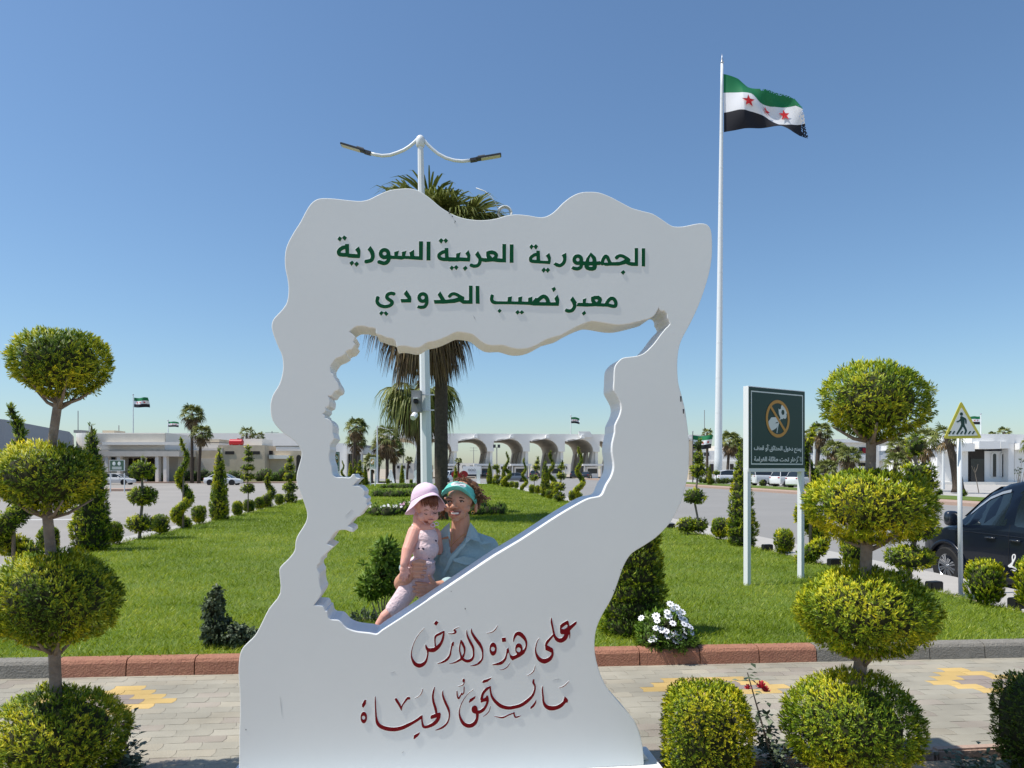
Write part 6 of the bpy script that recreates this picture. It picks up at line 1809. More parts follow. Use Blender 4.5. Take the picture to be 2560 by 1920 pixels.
vl_ = ['left of the giant flagpole, nearest the dark flag pole', 'second from the left before the giant flagpole', 'just left of the giant flagpole foot', 'in front of the giant flagpole foot', 'at the right foot of the giant flagpole', 'under the bonnet of the white car by the flagpole', 'left of the broad cone behind the sign', 'under the left part of the no-picking board', 'under the middle of the no-picking board', 'under the middle of the board, right of a trunk', 'under the right part of the board', 'left of the right leg of the no-picking sign', 'right of the right leg of the no-picking sign', 'beside the white car right of the sign', 'left of the leaning palm trunk in front of the white hall', 'right of the crossing sign post in front of the white hall']
for i, ((px, py), lab) in enumerate(zip(vb_, vl_)):
    Y = (H+0.12)*F/(py-HZ); s_ = 11/F*Y*0.6
    far_green('verge_bush', px, 0, Y, [(0, 0, s_*0.9, s_*0.9, s_*0.9, s_)], 500, ('low bush '+lab), VG, 'thujadark', 'bush', 0.12, 0.05, -0.12)
p = PX(1774, 0, 82)
t = empty('cone_topiary', (p.x, 82, -0.12), 0, 'small dark cone on the verge left of the giant flagpole', 'topiary', VG)
me_ = CO[0]; put('foliage', me_, t)
far_ball(1790, 1206, [(1791, 1182, 8, 5)], 'little mushroom-shaped tree in front of the giant flagpole foot', VG, 0.05, 75, 'mushroom_tree', -0.12, 84)
# bare sapling in front of the van roof, dry bush by the wing
p = PX(2450, 1225, 48)
t = empty('bare_sapling', (p.x, 48, -0.15), 0, 'leafless forked sapling in front of the dark doorway', 'tree')
mb = MB(); Q = lambda x, y: PX(x, y, 48)-Vector((p.x, 48, -0.15))
mb.tube([Q(2447,1232), Q(2442,1205), Q(2438,1184)], [0.03, 0.025, 0.02], 5); mb.tube([Q(2438,1184), Q(2432,1172), Q(2429,1164)], [0.02, 0.015, 0.01], 5); mb.tube([Q(2438,1182), Q(2443,1170), Q(2445,1161)], [0.02, 0.015, 0.012], 5); mb.tube([Q(2437,1180), Q(2436,1168)], [0.012, 0.01], 5)
mb.build('trunk', M['bark'], t)
p = PX(2550, 1225, 45)
t = empty('sparse_shrub', (p.x, 45, -0.15), 0, 'sparse thin shrub against the white wing at the right edge', 'shrub')
rg = random.Random(4); mb = MB(); blobs = []
for k in range(9):
    e_ = Vector((rg.uniform(-.5, .6), rg.uniform(-.3, .3), rg.uniform(1.3, 2.6))); mb.tube([(0, 0, 0), e_*0.6+Vector((0, 0, .1)), e_], [0.025, 0.015, 0.008], 5); blobs.append((*e_, .13, .13, .13))
mb.build('stem', M['bark'], t); put('foliage', fol_mesh('foliage', blobs, 260, 0.09, 0.05, M['darkleaf'], 5, core=0), t)

# ================================================================== vehicles
M['carwhite'] = mat('car_white', (0.74, 0.75, 0.76), 0.25, spec=0.5, coat=0.6)
M['carsilver'] = mat('car_silver', (0.17, 0.19, 0.22), 0.3, metal=0.3, coat=0.6)
M['cardark'] = mat('car_dark', (0.015, 0.02, 0.03), 0.25, coat=0.8)
M['vanblue'] = mat('van_paint', (0.003, 0.006, 0.014), 0.32, spec=0.25, coat=0.35)
M['tyre'] = mat('tyre', (0.018, 0.018, 0.018), 0.85)
M['rim'] = mat('alloy', (0.60, 0.61, 0.63), 0.25, metal=0.9)
M['vanglass'] = mat('van_glass', (0.012, 0.020, 0.026), 0.04, spec=0.9)
M['lampglass'] = mat('lamp_glass', (0.55, 0.57, 0.6), 0.1, spec=0.8)
M['redlamp'] = mat('tail_lamp', (0.4, 0.01, 0.01), 0.2)
def loft(secs, xs):
    """secs: half sections (y,z) bottom->top at stations xs, mirrored"""
    vs = []; fs = []
    n = len(secs[0])
    for x, s in zip(xs, secs):
        ring_ = [(x, y, z) for y, z in s] + [(x, -y, z) for y, z in s[::-1]]
        vs += ring_
    m_ = 2*n
    for i in range(len(xs)-1):
        for k in range(m_):
            fs.append((i*m_+k, i*m_+(k+1) % m_, (i+1)*m_+(k+1) % m_, (i+1)*m_+k))
    fs.append(tuple(range(m_))); fs.append(tuple((len(xs)-1)*m_+k for k in range(m_-1, -1, -1)))
    return vs, fs
def wheel(parent, x, y, r, side, spokes=7):
    w = empty('wheel', (0, 0, 0)); w.parent = parent; w.location = (x, y, r)
    ty = MB(); vs = []
    prof = [(r*0.64, -0.085), (r*0.93, -0.10), (r, -0.07), (r, 0.07), (r*0.93, 0.10), (r*0.64, 0.085)]
    n = 28; fs = []
    for (rr_, yy) in prof:
        for k in range(n): vs.append((rr_*math.cos(2*math.pi*k/n), yy, rr_*math.sin(2*math.pi*k/n)))
    for i in range(len(prof)):
        j = (i+1) % len(prof)
        for k in range(n): fs.append((i*n+k, i*n+(k+1) % n, j*n+(k+1) % n, j*n+k))
    ty.add(vs, fs); ty.build('tyre', M['tyre'], w, smooth=True, sharp=40)
    rm = MB(); yo = 0.07*side
    for k in range(spokes):
        a = 2*math.pi*k/spokes
        for da in (-0.17, 0.17):
            ca, sa = math.cos(a+da*0.4), math.sin(a+da*0.4); cb, sb = math.cos(a+da*1.5), math.sin(a+da*1.5)
            i0, i1 = 0.08*r, 0.62*r; wa, wb = 0.026*r, 0.052*r
            q = [(i0*ca-wa*sa, i0*sa+wa*ca), (i0*ca+wa*sa, i0*sa-wa*ca), (i1*cb+wb*sb, i1*sb-wb*cb), (i1*cb-wb*sb, i1*sb+wb*cb)]
            rm.prism(q, yo*0.75, yo*1.0)
    rm.tube([(0.63*r*math.cos(2*math.pi*k/24), yo*0.9, 0.63*r*math.sin(2*math.pi*k/24)) for k in range(25)], r*0.035, 6)
    rm.tube([(0, yo*0.5, 0), (0, yo*1.2, 0)], r*0.10, 10)
    rm.build('rim', M['rim'], w, smooth=True, sharp=40)
    dk = MB(); dk.tube([(0, -yo*0.2, 0), (0, yo*0.35, 0)], r*0.63, 20); dk.build('brake_disc', M['dark'], w)
def car(name, loc, rz, paint, label, kind='sedan', group='cars parked and driving around the plaza'):
    """x = forward, 0 at the middle"""
    t = empty(name, loc, rz, label, 'car', group)
    P = M[paint]
    if kind == 'sedan':
        st = [(-2.3, .62, .35, .72), (-2.15, .80, .24, .92), (-1.5, .88, .2, .98), (-0.6, .90, .2, .96), (0.6, .90, .2, .95), (1.3, .89, .2, .88), (1.95, .82, .22, .76), (2.25, .62, .3, .62)]
        roof = [(-1.75, .97), (-1.05, 1.36), (-0.4, 1.45), (0.2, 1.43), (0.55, 1.33), (1.25, .92)]
    elif kind == 'suv':
        st = [(-2.25, .70, .40, .95), (-2.15, .86, .3, 1.08), (-1.4, .92, .26, 1.1), (0.6, .93, .26, 1.06), (1.3, .92, .26, 1.0), (1.95, .85, .28, .92), (2.25, .68, .38, .75)]
        roof = [(-2.1, 1.1), (-1.9, 1.6), (-1.0, 1.74), (0.1, 1.72), (0.45, 1.62), (1.15, 1.04)]
    else:
        st = [(-2.4, .80, .35, 1.15), (-2.3, .90, .28, 1.2), (0.9, .92, .26, 1.15), (1.6, .90, .26, 1.05), (2.1, .84, .28, .95), (2.35, .7, .35, .8)]
        roof = [(-2.35, 1.2), (-2.25, 1.85), (0.3, 1.9), (0.7, 1.82), (1.5, 1.1)]
    secs = [[(w*.9, z0), (w, z0+.16), (w*1.0, z1-.12), (w*.93, z1), (w*.4, z1+.02)] for x, w, z0, z1 in st]
    vs, fs = loft(secs, [s[0] for s in st]); MB().add(vs, fs).build('body', P, t, smooth=True, sharp=38)
    # glasshouse
    g = [[(.80, np.interp(x, [s[0] for s in st], [s[3] for s in st])-.03), (.80-.16*(z-.9)/.5, z-.03), (.3, z)] for x, z in roof]
    vs, fs = loft(g, [x for x, z in roof]); MB().add(vs, fs).build('windows', M['glassdark'], t, smooth=True, sharp=30)
    rr_ = [(x, z) for x, z in roof[1:-1]]
    g = [[(.80-.16*(z-.9)/.5+.012, z-.07), (.80-.16*(z-.9)/.5-.03, z+.006), (.3, z+.022)] for x, z in rr_]
    vs, fs = loft(g, [x for x, z in rr_]); MB().add(vs, fs).build('roof', P, t, smooth=True, sharp=50)
    for s_ in (1, -1):
        for (xa, za, xb, zb) in ((roof[-1][0]-.02, roof[-1][1], roof[-2][0], roof[-2][1]), (roof[0][0]+.05, roof[0][1], roof[1][0], roof[1][1]), (-.15, .95, -.2, roof[2][1]-.03)):
            f_ = lambda z: s_*(.80-.16*max(0, z-.9)/.5+.01)
            MB().tube([(xa, f_(za), za), (xb, f_(zb), zb-.03)], 0.035, 5).build('pillar', P, t)
        MB().ell((0.75, s_*0.98, 1.0), (.08, .09, .07), 8, 6).build('mirror', P, t, smooth=True)
        MB().ell((st[-2][0]+.02, s_*.60, st[-2][3]-.12), (.20, .16, .07), 10, 6).build('headlight', M['lampglass'], t, smooth=True)
        MB().ell((st[1][0]-.03, s_*.64, st[1][3]-.12), (.12, .17, .07), 10, 6).build('tail_light', M['redlamp'], t, smooth=True)
        for x in (-1.38, 1.38):
            wheel(t, x, s_*0.80, 0.33, s_, 5)
            MB().tube([(x, s_*0.885, 0.33), (x, s_*0.912, 0.33)], 0.39, 20).build('wheel_arch', M['black'], t)
    return t
def cpx(px, Y): return (PX(px, 0, Y).x, Y, RZ)
car('parked_car', cpx(559, 90), 0.0, 'carwhite', 'white saloon parked across the plaza behind the narrow yellow cone')
car('parked_car', cpx(290, 92), 0.05, 'carwhite', 'white saloon beyond the three-ball topiary, partly behind the tallest cone')
car('driving_car', cpx(1283, 112), math.pi+0.12, 'carsilver', 'grey-blue saloon crossing in front of the gate')
car('parked_car', cpx(1120, 110), -2.0, 'carwhite', 'white minivan between the palm trunk and the red heart', 'suv')
car('parked_car', cpx(1437, 152), 1.4, 'cardark', 'black car waiting at the booth under the fourth gate arch', 'suv')
car('parked_car', cpx(1337, 156), 1.4, 'cardark', 'dark car in the shade under the third gate arch', 'suv')
car('parked_car', cpx(1212, 158), 1.5, 'cardark', 'dark car under the second gate arch by its booth', 'suv')
car('parked_car', cpx(1466, 150), 1.3, 'cardark', 'small dark car right of the tallest spiral at the gate', 'sedan')
for i, (px, Y, k, lab) in enumerate([(1832, 92, 'suv', 'white car parked right of the giant flagpole foot'), (1925, 80, 'van', 'white van seen under the left half of the no-picking board'), (1978, 76, 'suv', 'white car seen under the right half of the no-picking board'), (2020, 70, 'suv', 'white car just right of the no-picking sign')]):
    p = PX(px, 0, Y); car('parked_car', (p.x, Y, -0.19), 0.15+0.1*i, 'carwhite', lab, k)
# small truck with round mark at the gate
p = PX(1180, 0, 150)
t = empty('truck', (p.x, 150, RZ), 0, 'pale box truck waiting left of the second gate arch', 'truck')
MB().box(-1.9, 1.9, -1.2, 4, 0.9, 2.6).build('cargo_box', M['whitewall'], t); MB().box(-1.9, 1.9, -1.1, 4, 0.45, 0.89).build('chassis', M['dark'], t)
for x in (-1.4, 1.4): MB().tube([(x, -1.0, 0.45), (x, -0.6, 0.45)], 0.45, 14).build('wheel', M['tyre'], t)
for x in (-0.55, 0, 0.55): MB().tube([(x+0.22*math.cos(k*math.pi/8), -1.22, 1.8+0.22*math.sin(k*math.pi/8)) for k in range(17)], 0.05, 5).build('ring_mark', M['grey'], t)
# ---------------------------------------------------------------- the dark van beside the lawn
def van():
    t = empty('dark_van', L(9.95, 12.55, RZ), PH+math.pi/2, 'dark blue minivan parked by the right pavement, cut by the picture edge', 'van')
    # local x = forward (towards +v), origin at nose; y = left side (towards -u)
    ST = [ # s back from nose, half width, z bottom, belt, top, half width at roof
      (0.00, .62, .34, .56, .64, .50), (0.08, .76, .27, .68, .76, .60), (0.25, .87, .23, .82, .90, .68), (0.55, .93, .22, .93, 1.02, .72), (0.90, .95, .22, 1.02, 1.13, .72),
      (1.10, .955, .22, 1.05, 1.27, .72), (1.40, .96, .22, 1.075, 1.50, .72), (1.70, .96, .22, 1.09, 1.70, .73), (2.05, .96, .22, 1.10, 1.83, .74), (2.5, .96, .22, 1.105, 1.91, .75), (3.2, .96, .22, 1.105, 1.94, .76), (4.3, .96, .22, 1.105, 1.93, .76), (4.95, .95, .24, 1.10, 1.88, .75), (5.12, .90, .32, 1.05, 1.70, .70)]
    def sec(w, zb, zl, zt, wt):
        up = max(zt-.10, zl+.04)
        return [(w*.93, zb), (w*.985, zb+.10), (w, zb+(zl-zb)*.45), (w*.995, zl-.06), (w*.985, zl), (wt+.05, up), (wt-.02, zt-.025), (wt*.5, zt+.012)]
    xs = [-s[0] for s in ST]
    vs, fs = loft([sec(*s[1:]) for s in ST], xs)
    MB().add(vs, fs).build('body', M['vanblue'], t, smooth=True, sharp=50)
    S = np.array([s[0] for s in ST]); T = np.array([s[1:] for s in ST])
    def par(s): return [float(np.interp(s, S, T[:, k])) for k in range(5)]
    def side(s, f, off=0.004, sg=1):             # f: 0 belt .. 1 upper edge
        q = sec(*par(s)); a, b = q[4], q[5]
        return (-s, sg*(a[0]+(b[0]-a[0])*f+off), a[1]+(b[1]-a[1])*f + 0.0)
    def low(s, z, off=0.004, sg=1):
        q = sec(*par(s)); ys = [p[0] for p in q[:5]]; zs = [p[1] for p in q[:5]]
        return (-s, sg*(float(np.interp(z, zs, ys))+off), z)
    for sg in (1, -1):
        def panel(name, ss, lo, hi, m_, off=0.004):
            vs = []; fs = []
            n = len(ss)
            for s, a, b in zip(ss, lo, hi):
                for k in range(4): vs.append(side(s, a+(b-a)*k/3, off, sg))
            for i in range(n-1):
                for k in range(3): fs.append((i*4+k, i*4+k+1, (i+1)*4+k+1, (i+1)*4+k))
            return MB().add(vs, fs).build(name, m_, t, smooth=True)
        panel('front_window', [1.18, 1.35, 1.55, 1.75, 2.0, 2.16, 2.20], [.10, .07, .06, .06, .06, .06, .10], [.45, .72, .83, .88, .90, .90, .86], M['vanglass'])
        panel('side_window', [2.36, 2.42, 2.8, 3.3, 3.42, 3.46], [.10, .06, .06, .06, .07, .12], [.84, .89, .90, .90, .89, .84], M['vanglass'])
        panel('side_window', [3.58, 3.62, 4.2, 4.7, 4.78], [.10, .06, .06, .08, .14], [.84, .89, .9, .88, .8], M['vanglass'])
        panel('rain_guard', [1.30, 1.5, 1.75, 2.0, 2.18], [.70, .82, .87, .885, .885], [.80, .92, .95, .955, .955], M['steel'], 0.018)
        # door handles, seam, arch, mirror, sill
        for s in (1.92, 2.42):
            MB().box(-s-.09, -s+.09, sg*low(s, .93, 0)[1]-.004, sg*0 + low(s, .93, .03)[1]*1.0 if sg > 0 else 0, .915, .945) if False else None
            y = low(s, .93, .018)[1]
            MB().tube([(-s-.10, sg*y, .93), (-s, sg*(y+.012), .935), (-s+.10, sg*y, .93)], .016, 6).build('door_handle', M['cardark'], t, smooth=True)
        for s in (2.28, 3.52, 1.16):
            MB().tube([low(s, z, .001, sg) for z in (.34, .6, .85, 1.02)] + [side(s, .1, .001, sg)], .005, 5).build('door_seam', M['black'], t)
        MB().tube([low(s, .99, .002, sg) for s in np.linspace(1.0, 4.9, 20)], .006, 5).build('crease', M['cardark'], t)
        MB().tube([low(s, .30, .006, sg) for s in np.linspace(1.35, 3.7, 12)], .035, 8).build('sill', M['black'], t)
        mr = MB(); mr.ell((-1.20, sg*1.09, 1.20), (.075, .12, .13), 14, 10, p=3.2); mr.tube([(-1.26, sg*.95, 1.08), (-1.22, sg*1.05, 1.13)], .035, 8)
        mr.build('mirror', M['cardark'], t, smooth=True)
        for s in (0.90, 3.98):
            arch = [(-s+.43*math.cos(a), sg*(par(s)[0]*1.0+.012), .34+.43*math.sin(a)) for a in np.linspace(-0.25, math.pi+.25, 26)]
            MB().tube(arch, .035, 8).build('wheel_arch', M['vanblue'], t, smooth=True)
            y = par(s)[0]
            MB().tube([(-s, sg*(y-.10), .34), (-s, sg*(y-.03), .34)], .40, 28).build('arch_lining', M['black'], t)
            wheel(t, -s, sg*(y-.075), 0.335, sg, 8)
        MB().ell((-.22, sg*.74, .80), (.20, .13, .10), 14, 8).build('headlight', M['lampglass'], t, smooth=True)
        MB().box(-5.16, -5.08, sg*.80-.08, sg*.80+.08, .9, 1.5).build('tail_light', M['redlamp'], t, bevel=.02)
    # windscreen
    vs = []; fs = []
    for s in (1.02, 1.2, 1.4, 1.6, 1.85):
        p = par(s); up = p[3]
        for f in np.linspace(-1, 1, 9): vs.append((-s+.015, f*(p[4]-.03), up+.022*(1-abs(f)**2)+.004))
    for i in range(4):
        for k in range(8): fs.append((i*9+k, i*9+k+1, (i+1)*9+k+1, (i+1)*9+k))
    MB().add(vs, fs).build('windscreen', M['vanglass'], t, smooth=True)
    MB().box(-.05, .02, -.34, .34, .42, .55).build('grille', M['black'], t, bevel=.015)
    MB().box(-.01, .045, -.26, .26, .36, .41).build('number_plate', M['whitewall'], t, bevel=.004)
    # white script on the door
    y = low(2.6, .60, .003)[1]
    pr = lambda x, yy: (x, yy)
    s0 = 2.28
    shp = [St((10,62,5),(0,58,6),(12,50,8),(26,36,8),(38,14,7),(36,2,5),(26,4,5),(22,16,7),(24,34,8),(20,50,8),(10,58,6),(30,60,9),(50,66,8)), St((56,40,6),(58,58,8),(66,64,7),(76,54,6),(80,40,6),(80,60,8),(90,62,6)), St((100,42,6),(116,64,8)), St((116,42,6),(98,64,6)), St((126,42,6),(130,60,7),(142,54,6),(148,40,6),(144,76,7),(128,84,5)), Pn((14,72),(40,72),(40,77),(14,77)), Pn((70,74),(78,74),(78,80),(70,80))]
    hold = empty('door_script', (0, 0, 0)); hold.parent = t
    hold.location = (-s0, y, .0); hold.rotation_euler = (0, 0, math.pi)
    k = 0.0034
    word('script_letters', (0, 0, k), shp, [M['whitewall']], depth=0.002, h=2.0, proj=lambda x, z: (x, .72-z), parent=hold, yf=-0.003)
van()
# ================================================================== the woman and the child behind the frame
def skinmat(name, col, col2):
    m = mat(name, col, 0.5, spec=0.35, noise=(28, 0.5), col2=col2)
    b = m.node_tree.nodes['Principled BSDF']
    b.inputs['Subsurface Weight'].default_value = 0.12
    b.inputs['Subsurface Radius'].default_value = (0.012, 0.005, 0.003)
    b.inputs['Subsurface Scale'].default_value = 0.6
    return m
M['skin'] = skinmat('skin', (0.62, 0.32, 0.215), (0.54, 0.25, 0.165))
M['babyskin'] = skinmat('child_skin', (0.76, 0.41, 0.33), (0.72, 0.33, 0.26))
M['shirt'] = mat('shirt_cotton', (0.42, 0.55, 0.56), 0.85, noise=(14, 0.5), col2=(0.35, 0.47, 0.49), bump=(45, 0.35))
M['trouser'] = mat('trouser_cotton', (0.13, 0.13, 0.12), 0.9)
M['visor'] = mat('visor_turquoise', (0.15, 0.62, 0.52), 0.7, noise=(30, 0.4), col2=(0.11, 0.50, 0.43))
M['hair'] = mat('brown_hair', (0.085, 0.038, 0.018), 0.5, noise=(60, 0.9), col2=(0.20, 0.09, 0.035))
M['babyhair'] = mat('auburn_hair', (0.14, 0.045, 0.02), 0.6)
M['romper'] = mat('pink_muslin', (0.76, 0.60, 0.62), 0.9, noise=(22, 0.4), col2=(0.70, 0.52, 0.54), bump=(70, 0.5))
M['hatpink'] = mat('hat_gingham', (0.80, 0.62, 0.74), 0.9, noise=(90, 0.6), col2=(0.72, 0.50, 0.66))
M['lip'] = mat('lips', (0.36, 0.10, 0.085), 0.4)
M['teeth'] = mat('teeth', (0.78, 0.74, 0.68), 0.3)
M['eye'] = mat('eye_dark', (0.012, 0.007, 0.005), 0.15)
M['eyewhite'] = mat('eye_white', (0.60, 0.57, 0.54), 0.25)
M['brow'] = mat('eyebrow', (0.07, 0.035, 0.02), 0.8)
M['gold'] = mat('gold', (0.8, 0.5, 0.18), 0.25, metal=1.0)
M['patchwhite'] = mat('cap_patch', (0.78, 0.78, 0.80), 0.8)
M['printdark'] = mat('print_dark', (0.06, 0.05, 0.08), 0.9)
def cspline(pts, n=6, closed=False):
    P = [np.array(p, float) for p in pts]; N = len(P); out = []
    rng_ = range(N) if closed else range(N-1)
    for i in rng_:
        p0 = P[(i-1) % N] if closed or i > 0 else P[i]; p1 = P[i]; p2 = P[(i+1) % N]; p3 = P[(i+2) % N] if closed or i+2 < N else p2
        for k in range(n):
            t = k/n
            out.append(0.5*((2*p1)+(-p0+p2)*t+(2*p0-5*p1+4*p2-p3)*t*t+(-p0+3*p1-3*p2+p3)*t**3))
    if not closed: out.append(P[-1])
    return [Vector(p) for p in out]
def wp(p): return PX(*p)
def sheet3(curves, nn=6, closed=False, th=0.004):
    """a thin two-sided sheet through several 3-D curves given as (px,py,Y)"""
    rows = [cspline([wp(p) for p in c], nn, closed) for c in curves]
    dense = []
    for j in range(len(rows[0])):
        dense.append(cspline([r[j] for r in rows], 4))
    n = len(dense); m = len(dense[0])
    vs = []; fs = []
    nr = []
    for j in range(n):
        for i in range(m):
            a = dense[(j+1) % n if closed else min(j+1, n-1)][i]-dense[(j-1) % n if closed else max(j-1, 0)][i]
            b = dense[j][min(i+1, m-1)]-dense[j][max(i-1, 0)]
            q = a.cross(b); 
            if q.length > 1e-9: q.normalize()
            nr.append(q)
    flat = [dense[j][i] for j in range(n) for i in range(m)]
    vs = [p+q*th/2 for p, q in zip(flat, nr)] + [p-q*th/2 for p, q in zip(flat, nr)]
    K = n*m
    for j in range(n if closed else n-1):
        for i in range(m-1):
            a, b, c, d = j*m+i, j*m+i+1, ((j+1) % n)*m+i+1, ((j+1) % n)*m+i
            fs += [(a, b, c, d), (K+d, K+c, K+b, K+a)]
        for i in (0, m-1):
            a, d = j*m+i, ((j+1) % n)*m+i
            fs.append((a, d, K+d, K+a))
    if not closed:
        for j in (0, n-1):
            for i in range(m-1):
                a, b = j*m+i, j*m+i+1; fs.append((a, K+a, K+b, b))
    return MB().add(vs, fs)
def inpoly(x, y, poly):
    s = False; n = len(poly)
    for i in range(n):
        a = poly[i]; b = poly[(i+1) % n]
        if (a[1] > y) != (b[1] > y) and x < a[0]+(y-a[1])*(b[0]-a[0])/(b[1]-a[1]): s = not s
    return s
def cut_front(o, poly, ymax):
    """open a garment where its front shows inside poly (photo pixels)"""
    bm = bmesh.new(); bm.from_mesh(o.data); kill = []
    for f in bm.faces:
        c = f.calc_center_median()
        if c.y < ymax and inpoly(c.x/c.y*F+1280, HZ-(c.z-H)/c.y*F, poly): kill.append(f)
    bmesh.ops.delete(bm, geom=kill, context='FACES'); bm.to_mesh(o.data); bm.free()
def E(mb, px, py, Y, rx, ry, rz, rot=None): mb.ell(wp((px, py, Y)), (rx, ry, rz), 18, 12, rot=rot)
def C(mb, a, ra, b, rb): mb.cap(wp(a), wp(b), ra, rb, 14)
def woman():
    t = empty('person', (PX(1158, 0, 4.38).x, 4.38, 0), 0, 'smiling woman in a turquoise sun visor and grey-green shirt holding a child', 'person')
    t.location = (0, 0, 0)
    s = MB()
    E(s, 1153, 1240, 4.315, .079, .093, .094); E(s, 1147, 1250, 4.272, .069, .076, .068)
    E(s, 1121, 1270, 4.245, .027, .034, .027); E(s, 1164, 1271, 4.258, .029, .034, .026)
    E(s, 1143, 1283, 4.268, .056, .062, .043); E(s, 1138, 1298, 4.236, .023, .026, .017)
    C(s, (1138, 1250, 4.206), .009, (1133, 1266, 4.186), .0135); E(s, 1127.5, 1268.5, 4.20, .009, .01, .0075); E(s, 1141, 1268.5, 4.20, .009, .01, .0075)
    C(s, (1115, 1246, 4.218), .012, (1161, 1246, 4.222), .013)
    E(s, 1137, 1284, 4.213, .026, .018, .015)
    E(s, 1190, 1268, 4.325, .011, .026, .033)
    C(s, (1152, 1296, 4.325), .055, (1150, 1350, 4.345), .060)
    E(s, 1152, 1390, 4.365, .15, .085, .14)
    C(s, (1150, 1335, 4.36), .05, (1105, 1350, 4.375), .05); C(s, (1150, 1335, 4.36), .05, (1212, 1362, 4.365), .05)
    # her right arm: sleeve rolled above the elbow, forearm coming forward round the child
    C(s, (1060, 1395, 4.30), .045, (1004, 1455, 4.20), .044)
    C(s, (1004, 1458, 4.20), .046, (1014, 1445, 4.12), .042); C(s, (1014, 1445, 4.12), .042, (1033, 1428, 4.066), .027)
    E(s, 1042, 1425, 4.058, .026, .022, .040)
    for k, (y, x1) in enumerate(((1408, 1062), (1419, 1065), (1430.5, 1063), (1441, 1058))):
        C(s, (1037, y, 4.036), .0112, (x1-9, y+0.5, 4.022), .0102); C(s, (x1-9, y+0.5, 4.022), .0102, (x1, y+1.5, 4.036), .009); C(s, (x1, y+1.5, 4.036), .009, (x1-3, y+2, 4.062), .008)
    C(s, (1034, 1408, 4.06), .013, (1048, 1401, 4.045), .011); C(s, (1048, 1401, 4.045), .011, (1062, 1404, 4.042), .0095)
    # her left forearm and hand under the child
    C(s, (1200, 1490, 4.25), .045, (1112, 1464, 4.13), .038); C(s, (1112, 1464, 4.13), .036, (1090, 1466, 4.10), .028)
    E(s, 1076, 1472, 4.085, .042, .02, .036)
    for (y0, y1, x1) in ((1460, 1457, 1040), (1469, 1467, 1033), (1478, 1478, 1034), (1486, 1488, 1042)):
        C(s, (1066, y0, 4.076), .0108, (x1+12, (y0+y1)/2, 4.066), .0098); C(s, (x1+12, (y0+y1)/2, 4.066), .0098, (x1, y1, 4.075), .0085)
    C(s, (1086, 1460, 4.085), .013, (1078, 1450, 4.075), .0115); C(s, (1078, 1450, 4.075), .0115, (1074, 1441, 4.078), .0095)
    remesh(s, 'skin', M['skin'], 0.0034, t, 4, 0.5)
    # eyes, brows, mouth
    for (x, y, Y) in ((1122.5, 1254.5, 4.207), (1152.5, 1254, 4.208)):
        MB().ell(wp((x, y, Y)), (.0125, .009, .0048), 14, 8).build('eye', M['eyewhite'], t, smooth=True)
        MB().ell(wp((x-0.5, y, Y-.005)), (.0070, .006, .0050), 10, 6).build('iris', M['eye'], t, smooth=True)
        MB().tube([wp((x-7, y+0.5, Y-.004)), wp((x-3, y-2.6, Y-.0095)), wp((x+3, y-2.6, Y-.0095)), wp((x+7.5, y+1, Y-.003))], .0026, 6).build('eyelid', M['brow'], t, smooth=True)
        MB().tube([wp((x-9, y-7, Y-.002)), wp((x-2, y-10, Y-.008)), wp((x+9, y-7.5, Y+.002))], [.0022, .0036, .0018], 6).build('eyebrow', M['brow'], t, smooth=True)
    MB().ell(wp((1137.5, 1283, 4.1975)), (.024, .008, .0085), 14, 8).build('teeth', M['teeth'], t, smooth=True)
    MB().tube([wp((1123, 1279, 4.212)), wp((1130, 1279.5, 4.194)), wp((1137, 1280, 4.189)), wp((1145, 1279.5, 4.194)), wp((1152.5, 1279, 4.214))], [.0015, .003, .0036, .003, .0015], 8).build('lip', M['lip'], t, smooth=True)
    MB().tube([wp((1123, 1279.5, 4.212)), wp((1129, 1286, 4.197)), wp((1138, 1289, 4.190)), wp((1147, 1286, 4.198)), wp((1152.5, 1279.5, 4.214))], [.0015, .0036, .0045, .0036, .0015], 8).build('lip', M['lip'], t, smooth=True)
    p = wp((1182, 1281, 4.315)); MB().tube([p+Vector((.009*math.cos(k*math.pi/6), .002, .009*math.sin(k*math.pi/6))) for k in range(13)], .0022, 6).build('earring', M['gold'], t)
    # visor
    top = [(1112,1222,4.262),(1122,1210,4.24),(1136,1204.5,4.225),(1150,1205,4.225),(1166,1211,4.24),(1182,1224,4.28),(1193,1246,4.335)]
    root = [(1106,1240,4.262),(1118,1231,4.222),(1134,1225,4.203),(1150,1226,4.203),(1166,1235,4.213),(1181,1248,4.25),(1190,1262,4.315)]
    outer = [(1103,1235,4.240),(1111,1224,4.175),(1125,1217,4.14),(1143,1215,4.135),(1160,1222,4.15),(1175,1236,4.20),(1187,1254,4.295)]
    v = sheet3([top, root], th=.005).build('visor_band', M['visor'], t, smooth=True)
    sheet3([root, outer], th=.005).build('visor_bill', M['visor'], t, smooth=True)
    MB().tube(cspline([wp(p) for p in [(1193,1247,4.335),(1190,1240,4.39),(1160,1225,4.42),(1120,1228,4.37),(1110,1230,4.28)]], 6), .014, 8).build('visor_strap', M['visor'], t, smooth=True)
    pt = [(1127,1212,4.203),(1134,1206.5,4.205),(1150,1206.5,4.203),(1164,1212,4.212),(1166,1217,4.206),(1160,1220.5,4.196),(1145,1214.5,4.188),(1130,1215.5,4.190)]
    MB().add([wp(p)+Vector((0,-.012,.003)) for p in pt], [tuple(range(8))]).build('visor_patch', M['patchwhite'], t)
    for (a, b_) in (((1135,1210),(1150,1209.5)), ((1142,1212.8),(1160,1215))):
        MB().tube([wp((a[0],a[1],4.183)), wp(((a[0]+b_[0])/2,(a[1]+b_[1])/2-0.7,4.182)), wp((b_[0],b_[1],4.185))], .0012, 5).build('patch_stitching', M['printdark'], t)
